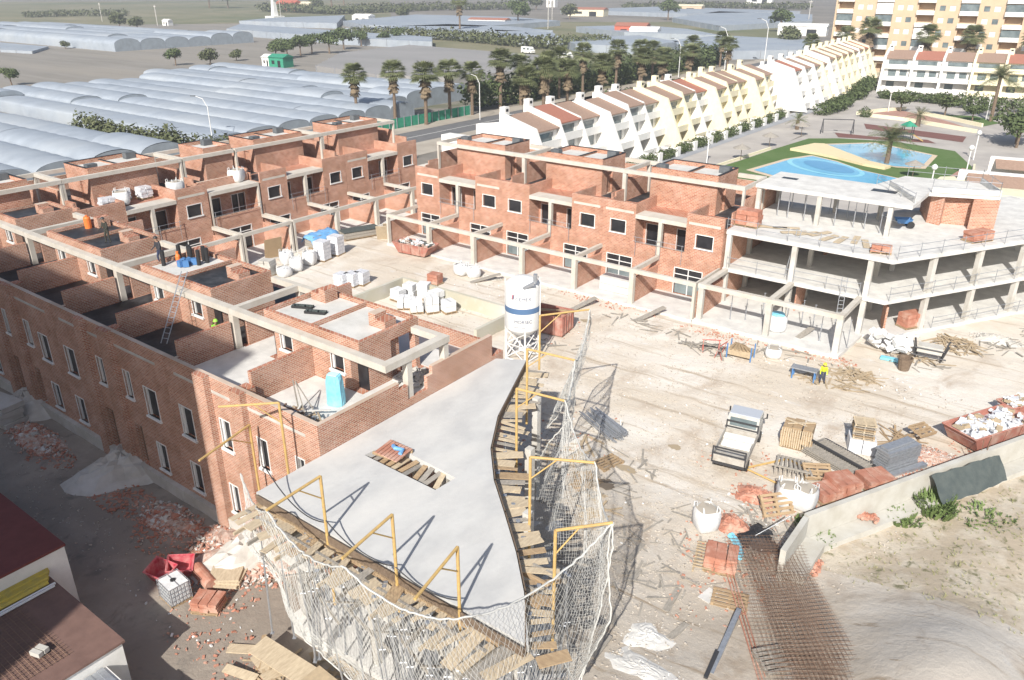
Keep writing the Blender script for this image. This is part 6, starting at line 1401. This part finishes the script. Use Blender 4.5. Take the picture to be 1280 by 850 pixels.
for k in range(3): m=MB(); m.ob((-6.9-k*.25-.4,27.4+k*.1-.6,.35),(9.,.05,.05),math.atan2(dy,dx),0,-.04); solo(m,'timber_batten',M['terra'],('inner','middle','outer')[k]+' thin reddish batten along the left side of the rusty mesh','batten',-7,28,0,group='battens beside the rusty mesh')
# planks, beams in the near yard
for k,(p,q,rz,d,mt,lb,nm) in enumerate(((-14.35,29.33,R(92),(1.5,.28,.05),'greywood','short grey plank on the sand right of the net, upper','plank'),(-13.50,27.62,R(95),(1.2,.3,.05),'greywood','short grey plank on the sand right of the net, lower','plank'),
  (-12.58,22.90,R(93),(1.5,.5,.08),'greywood','wide grey board near the bottom edge, left of the dust heap','plank'),(-11.37,27.33,R(96),(1.7,.3,.05),'greywood','grey plank right of the dust heap','plank'),(-10.27,25.67,R(80),(1.3,.3,.05),'greywood','second grey plank right of the dust heap','plank'),
  (-8.29,26.13,R(97),(4.2,.22,.2),'metal','long grey steel beam lying at the bottom edge','steel_beam'),(-8.19,24.46,R(97),(1.6,.16,.15),'dmetal','short dark steel bar at the bottom edge','steel_bar'),
  (-18.01,33.19,R(4),(2.6,.07,.05),'greywood','thin lath across the dark oil stain','lath'),(-15.05,32.05,R(4),(1.5,.06,.05),'greywood','thin lath lying alone in the near yard','lath'),(-19.49,32.86,R(70),(1.7,1.0,.08),'wood','brown panel beside the net, right of the gap','panel'),(-17.94,30.57,R(85),(1.0,.55,.06),'wood2','orange board beside the net','panel'),(-10.13,28.59,R(80),(.9,.6,.05),'white_con','pale square board beside the flat pallet','panel'))):
    m=MB(); m.ob((p,q,G(p,q)+d[2]/2),d,rz); solo(m,nm,M[mt],lb,'board' if 'steel' not in nm else 'steel',p,q,0)
r=thing('pallet_stack','square stack of grey pallets at the bottom edge','pallets',-6.20,26.07,.2,R(50))
for i in range(3): m=MB(); pallet_mb(m,1.3,1.3,z=i*.16,n=6); m.build('pallet',M['greywood'],r,loc=True)
# bundle of props
r=thing('prop_bundle','bundle of galvanised steel props lying on the sand right of the net','props',-21.89,38.58,.02,R(-40)+.25); rnd=random.Random(3)
for k in range(34): m=MB(); y=rnd.uniform(-.7,.7); z=.1+rnd.random()*.55; x=rnd.uniform(-.25,.25); m.tube([(-1.7+x,y,z),(1.7+x,y+rnd.uniform(-.1,.1),z)],.035,6); m.build('steel_tube',M['metal'],r,loc=True)
m=MB(); m.tube([(.8,-.8,.0),(.8,-.8,.9)],.03,5);m.tube([(.8,.8,.0),(.8,.8,.9)],.03,5); m.tube([(-.9,-.8,0),(-.9,.8,0)],.03,5); m.build('cradle',M['frame'],r,loc=True)

st=[(-18.61,33.41,.65,.5),(-17.20,39.36,.4,.3),(-32.11,52.94,.5,.3),(-18.40,35.50,.7,.3)]
for k,(p,q,a,b) in enumerate([(x[0],x[1],x[2],x[3]) for x in st]): area('damp_stain',[(p+a*math.cos(t*.4)*(1+.25*math.sin(t*5)),q+b*math.sin(t*.4)*(1+.25*math.sin(t*3+1))) for t in range(16)],gz(p,q)+.085,mat('damp_patch',(.16,.13,.10) if k==0 else (.36,.29,.2),None,rough=.9))
# street corner: tank, bins, tiles
r=thing('water_cube','white plastic tank in a wire cage standing in the street','tank',-30.81,14.20,-1,R(-5)); m=MB(); m.box(-.55,.55,-.48,.48,.15,1.1); m.build('tank',M['bag'],r,loc=True)
m=MB()
for z in (.2,.42,.65,.88,1.12): m.tube([(-.6,-.52,z),(.6,-.52,z),(.6,.52,z),(-.6,.52,z),(-.6,-.52,z)],.018,4)
for k in range(7):
    x=-.6+k*.2; m.tube([(x,-.52,.12),(x,-.52,1.13)],.014,4); m.tube([(x,.52,.12),(x,.52,1.13)],.014,4); y=-.52+k*.173; m.tube([(-.6,y,.12),(-.6,y,1.13)],.014,4); m.tube([(.6,y,.12),(.6,y,1.13)],.014,4)
m.tube([(-.6,0,1.13),(.6,0,1.13)],.02,4); m.build('cage',M['metal'],r,loc=True); m=MB(); m.lathe([(.12,1.1),(.12,1.16),(.02,1.17)],12); m.build('cap',M['black'],r,loc=True); m=MB(); pallet_mb(m,1.2,1.05); m.build('pallet',M['wood'],r,loc=True)
M['hopred']=mat('scuffed_red',(.45,.04,.07),(.55,.22,.22),3,.6)
for k,(p,q,rz) in enumerate(((-32.64,14.65,.3),(-32.29,15.35,.9))):
    r=thing('mortar_tub',('left','right')[k]+' red scuffed mortar tub tipped behind the caged white tank','tub',p,q,-1,rz,'red mortar tubs in the street'); m=MB(); o0=[(-.45,-.35,0),(.45,-.35,0),(.45,.35,0),(-.45,.35,0)];o1=[(-.62,-.5,.8),(.62,-.5,.8),(.62,.5,.8),(-.62,.5,.8)]
    i1=[(x*.9,y*.9,z) for x,y,z in o1]; i0=[(x*.85,y*.85,.1) for x,y,z in o0]; m.add(o0+o1+i1+i0,[(3,2,1,0)]+[(i,(i+1)%4,4+(i+1)%4,4+i) for i in range(4)]+[(4+i,4+(i+1)%4,8+(i+1)%4,8+i) for i in range(4)]+[(8+i,8+(i+1)%4,12+(i+1)%4,12+i) for i in range(4)]+[(12,13,14,15)]); m.build('body',M['hopred'],r,loc=True); m=MB(); m.tube([(-.62,-.5,.8),(.62,-.5,.8),(.62,.5,.8),(-.62,.5,.8),(-.62,-.5,.8)],.035,5); m.build('rim',M['hopred'],r,loc=True); r.rotation_euler=(.25,.15,A+rz)
m=MB(); m.tube([(*(-31.62,15.86),-.7),(*(-29.91,15.57),-.7)],.33,16); solo(m,'clay_pipe',M['terra'],'short thick terracotta pipe lying beside the tile stack','pipe',-30.77,15.70,-1,smooth=False)
pack('plywood_stack','small stack of terracotta coloured boards by the brick rubble',-29.81,16.35,(1.6,1.2,.5),'wood2',4,R(35),jit=.12,base=False)
for k,(x,p,q,rz,d) in enumerate(((0,-25.27,14.26,.6,(1.9,.5,.06)),(0,-23.50,13.90,-.2,(2.2,.5,.06)),(0,-22.93,14.26,1.3,(1.7,.5,.06)),(0,-24.55,14.39,-.8,(1.9,.2,.08)),(0,-24.21,13.09,.3,(1.6,.4,.06)))):
    m=MB(); m.ob((p,q,G(p,q)+.06+.05*k),d,rz,.04*k,.03); solo(m,'timber_board',M['wood2' if k!=3 else 'wood'],'pale formwork board on the ground, '+('leftmost by the bricks','at the bottom edge','standing crosswise on the right','narrow one between the others','lowest left one')[k],'board',p,q,0,group='pale boards on the ground below the net')
for k,(p,q,rz,d,z) in enumerate(((-22.6,14.2,0.05,(3.4,1.0,.06),.1),(-19.6,14.3,-.05,(3.2,1.0,.06),.15),(-16.4,14.1,.03,(3.2,1.1,.06),.1),(-20.6,13.6,.12,(2.6,.7,.06),-.2))):
    m=MB(); m.ob((p,q,z),d,rz,.06); solo(m,'scaffold_deck',M['litter' if k%2 else 'wood2'],('left','middle','right','lower')[k]+' tan work platform in front of the footing below the near slab','platform',p,q,z,group='tan platforms at the footing')
# roofs: rolls, packs, bags
R_=MB
for k,(x,y) in enumerate(((-46.4,26.9),(-45.9,26.7),(-45.4,27.3),(-46.9,26.5),(-44.9,27.2),(-44.9,26.6),(-46.6,25.2))):
    m=MB(); m.tube([(x,y,9.53),(x+.02,y+.01,10.5)],.13,10); r=solo(m,'bitumen_roll',M['black'],ORD[k]+' black bitumen roll in the cluster on the white roof of the near row','roll',x,y,9.5,group='bitumen rolls on the near row roof')
m=MB(); m.tube([(-47.0,27.6,9.7),(-45.8,27.7,9.7)],.2,10); solo(m,'foil_roll',M['greybox'],'grey wide roll lying behind the standing bitumen rolls','roll',-46.4,27.6,9.5)
r=thing('gas_bottle','orange gas bottle among the bitumen rolls','gas bottle',-46.2,26.0,9.53); m=MB(); m.lathe([(.15,0),(.16,.5),(.1,.62),(.05,.7)],12); m.build('body',M['orange'],r,loc=True); m=MB(); m.lathe([(.09,.66),(.09,.8)],8); m.build('collar',M['orange'],r,loc=True)
r=thing('gas_bottle','orange drum on the black roof at the far left of the near row','gas bottle',-58.7,26.6,9.53); m=MB(); m.lathe([(.24,0),(.25,.75),(.2,.85)],14); m.build('body',M['orange'],r,loc=True); m=MB(); m.lathe([(.1,.85),(.1,.95)],8); m.build('collar',M['orange'],r,loc=True)
m=MB(); 
for k in range(5): m.ob((-45.5+.3*math.sin(k*2),25.7+.2*k,9.75),(.35,.3,.4),k)
solo(m,'blue_buckets',M['bluemetal'],'blue buckets and cans beside the bitumen rolls','buckets',-45.5,26,9.5)
for k,(x,y) in enumerate(((-33.9,25.8),(-32.7,25.7))):
    r=thing('tool_tray',('left','right')[k]+' black tray of plants or tools on the white roof of the end house','tray',x,y,9.53,.45,'black trays on the end house roof'); m=MB(); m.cells([('+',-.6,.6,-.18,.18,0,.14),('-',-.57,.57,-.15,.15,.04,.14)]); m.build('tray',M['black'],r,loc=True); m=MB(); [m.ob((-.5+.2*j,0,.14),(.12,.2,.08),j) for j in range(6)]; m.build('item',M['dgreen'],r,loc=True)
r=thing('wrapped_pack','sky blue wrapped pack standing on the end house terrace by its door','pack',-27.9,22.6,6.9,.3); m=MB(); vs=[]
for z,s_ in ((0,1.05),(.3,1.0),(1.2,.95),(1.45,.9),(1.6,.8)):
    for k in range(12): a=6.283*k/12; sq=1/max(abs(math.cos(a)),abs(math.sin(a)))**.8; vs.append((.42*s_*math.cos(a)*sq*(1+.05*math.sin(k*5+z*9)),.34*s_*math.sin(a)*sq,z))
m.add(vs,[(i*12+k,i*12+(k+1)%12,(i+1)*12+(k+1)%12,(i+1)*12+k) for i in range(4) for k in range(12)]+[tuple(range(48,60))]); m.build('wrap',M['lblue'],r,loc=True); m=MB(); m.ob((0,0,1.62),(.5,.4,.05)); m.build('top_cover',mat('pale_blue',(.5,.72,.82),None,rough=.5),r,loc=True)
r=thing('scrap_heap','tangle of laths, rods and sheet scraps on the end house terrace','scrap',-27.6,20.4,6.9); rnd=random.Random(2)
for mm in ('metal','litter','white_con','rust'):
    m=MB()
    for k in range(12): m.ob((rnd.uniform(-1.5,1.3),rnd.uniform(-.6,.7),.12+rnd.random()*.25),(rnd.uniform(.4,1.5),.08,.05),rnd.random()*3,0,rnd.uniform(-.2,.2))
    m.build('scrap',M[mm],r,loc=True)
m=MB(); m.tube([(-1.2,.6,0),(-1.25,.5,1.7)],.04,5); m.tube([(-1.2,.6,1.6),(.0,.1,.1)],.03,5); m.tube([(-1.2,.6,1.6),(-.4,.9,.1)],.03,5); m.build('tripod',M['greywood'],r,loc=True)
r=thing('broken_blocks','grey broken blocks heaped on the yard side terrace of the end house','blocks',-26.9,27,6.9); m=MB(); rnd=random.Random(8); chunks(m,-26.6,26.9,.9,1.2,60,.2,.45,rnd,6.95,.3); m.build('block',M['concrete'],r)['kind']='stuff'
for k,(p,q,rz,lb) in enumerate(((-75.3,37.9,1.6,'pallet of white sacks on the roof terrace of the left row, left one'),(-74.4,39.6,1.6,'pallet of flat white sacks on the roof terrace of the left row'),(-73.0,35.2,1.5,'pallet of white sacks at the low wall of the left row terrace'))):
    pack('sack_pallet',lb,p,q,(1.2,1.0,1.0),'plastic',5,rz,z=6.76,jit=.06,cols=2,group='sack pallets on the left row terraces')
for k,(p,q,lb) in enumerate(((-73.5,42.4,'round sand coloured bag on the left row terrace, nearest to the balcony'),(-73.8,37.0,'round sand coloured bag between the sack pallets'),(-73.3,49.3,'sand coloured bag behind the parapet of the left row'))): place(bb,p,q,6.76,k,lb,'sand bags on the left row terraces',scale=(1.5,1.5,1.3))
sticks('battens, laths and offcuts strewn over the near yard below the lorry',[(-12,31,3,5,60,.05),(-15,27,3,4,60,.05),(-19,34,2.5,4,50,.05),(-9.5,35,2,2,40,.1)],'greywood',21,'timber_offcuts',(.3,1.6))
sticks('bent rods and laths lying in front of the frame building and its right wing',[(-17,56.8,4,1.,18,.1),(-9,61,2.5,1.5,20,.1),(-3.5,68,2,2.5,26,.2),(-1.,73,2,3,14,.1)],'greywood',22,'steel_offcuts',(.4,1.6))
scatter('paper_litter','white paper and plastic litter blown over the yard','litter',[(-20,40,10,12,110),(-14,56,9,2.5,80),(-10,36,3,3,60),(-40,53,12,4,40),(-30,14.5,5,2,40)],'bag',(.05,.17),31)
# people
def person(label,p,q,z,rot,pose,top,legs,helmet,hat=True):
    r=thing('person',label,'person',p,q,z,rot)
    b=.55 if pose=='bend' else (.15 if pose=='work' else 0.)
    hip=Vector((0,0,.93)); ch=hip+Vector((0,-math.sin(b)*.42,math.cos(b)*.42)); nk=hip+Vector((0,-math.sin(b)*.56,math.cos(b)*.56)); hd=nk+Vector((0,-math.sin(b)*.12-.02,math.cos(b)*.16+.03)); tp=hd+Vector((0,-math.sin(b)*.06,.13))
    st=.13 if pose!='walk' else .12
    pts=[hip,ch,nk,hd,tp]; rad=[(.15,.11),(.17,.12),(.065,.065),(.095,.11),(.06,.07)]; ed=[(0,1),(1,2),(2,3),(3,4)]
    for s in (-1,1):
        fw=s*.16 if pose=='walk' else s*.05
        k=len(pts); kn=Vector((s*st,-.05+fw*.6-.03,.5)); an=Vector((s*(st+.02),fw,.09)); to=Vector((s*(st+.04),fw-.17,.04))
        pts+=[Vector((s*.09,0,.88)),kn,an,to]; rad+=[(.095,.095),(.062,.062),(.045,.045),(.04,.035)]; ed+=[(0,k),(k,k+1),(k+1,k+2),(k+2,k+3)]
        sh=ch+Vector((s*.19,-math.sin(b)*.06,.06)); 
        el=sh+(Vector((s*.06,-.06,-.28)) if pose!='bend' else Vector((s*.03,-.1,-.27))); ha=el+(Vector((0,-.2,-.12)) if pose!='stand' else Vector((0,-.06,-.24))); hf=ha+(ha-el).normalized()*.1
        k=len(pts); pts+=[sh,el,ha,hf]; rad+=[(.062,.062),(.045,.045),(.032,.032),(.034,.02)]; ed+=[(1,k),(k,k+1),(k+1,k+2),(k+2,k+3)]
    me=bpy.data.meshes.new('body'); me.from_pydata([tuple(x) for x in pts],ed,[]); 
    o=bpy.data.objects.new('body',me); col.objects.link(o); o.parent=r; CH.setdefault(r.name,[]).append(o)
    sk=o.modifiers.new('s','SKIN'); me.skin_vertices[0] if me.skin_vertices else None
    for i,v in enumerate(me.skin_vertices[0].data): v.radius=rad[i]; v.use_root=(i==0)
    sb=o.modifiers.new('d','SUBSURF'); sb.levels=2; sb.render_levels=2
    mt=bpy.data.materials.new('clothes'); mt.use_nodes=True; n=mt.node_tree.nodes; l=mt.node_tree.links; tc=n.new('ShaderNodeTexCoord'); sp=n.new('ShaderNodeSeparateXYZ'); l.new(tc.outputs['Object'],sp.inputs[0]); cr=n.new('ShaderNodeValToRGB'); cr.color_ramp.interpolation='CONSTANT'
    dv=n.new('ShaderNodeMath'); dv.operation='DIVIDE'; dv.inputs[1].default_value=2.; l.new(sp.outputs[2],dv.inputs[0]); l.new(dv.outputs[0],cr.inputs[0]); e=cr.color_ramp.elements; e[0].color=(.03,.03,.03,1); e[0].position=0; e[1].position=.05; e[1].color=legs+(1,); a=e.new(.47); a.color=top+(1,); a=e.new((nk.z-.01)/2); a.color=(.42,.25,.17,1)
    l.new(cr.outputs[0],n['Principled BSDF'].inputs['Base Color']); n['Principled BSDF'].inputs['Roughness'].default_value=.85; me.materials.append(mt)
    m=MB(); c=(hip+ch)/2+Vector((0,-.0,.03)); 
    vs=[]
    for t,rx,ry in ((-.16,.175,.145),(.1,.2,.155),(.3,.19,.145)):
        for k in range(12): a=6.283*k/12; d=Vector((0,-math.sin(b),math.cos(b))); yv=Vector((0,math.cos(b),math.sin(b))); P=c+d*t+Vector((1,0,0))*math.cos(a)*rx+yv*math.sin(a)*ry; vs.append(P)
    m.add(vs,[(i*12+k,i*12+(k+1)%12,(i+1)*12+(k+1)%12,(i+1)*12+k) for i in range(2) for k in range(12)]); m.build('vest',mat('vest_cloth',top,None,rough=.7),r,loc=True,smooth=True)
    m=MB(); m.lathe([(.15,0),(.125,.01),(.12,.06),(.08,.12),(.02,.135)],12,(hd.x,hd.y)); m.v=[(x,y,zz+hd.z+.05) for x,y,zz in m.v]; m.build('helmet',mat('helmet_shell',helmet,None,rough=.4),r,loc=True,smooth=True)
    m=MB(); m.ob((hd.x,hd.y-.115,hd.z-.01),(.03,.04,.04)); m.build('nose',M['skin'],r,loc=True)
person('worker in a yellow vest and dark trousers bending at the blue legged bench',-12.83,53.43,.02,.3,'bend',(.65,.75,.05),(.04,.05,.09),(.75,.7,.05))
person('worker in an orange vest walking under the patio beams at the far corner',-69.30,65.15,.22,.6,'walk',(.8,.25,.03),(.03,.03,.04),(.75,.3,.03))
person('worker in dark clothes with yellow stripes on the black roof at the left',-54.0,25.6,9.54,.2,'work',(.05,.05,.04),(.05,.05,.04),(.05,.05,.05))
person('worker in a lime green vest bending at the terrace door of the near row',-38.6,23.2,6.92,1.2,'bend',(.25,.6,.05),(.04,.05,.07),(.3,.6,.08))
person('worker in dark clothes standing at the left of the bitumen rolls',-47.0,25.3,9.54,.1,'work',(.05,.05,.06),(.03,.04,.09),(.04,.04,.04))
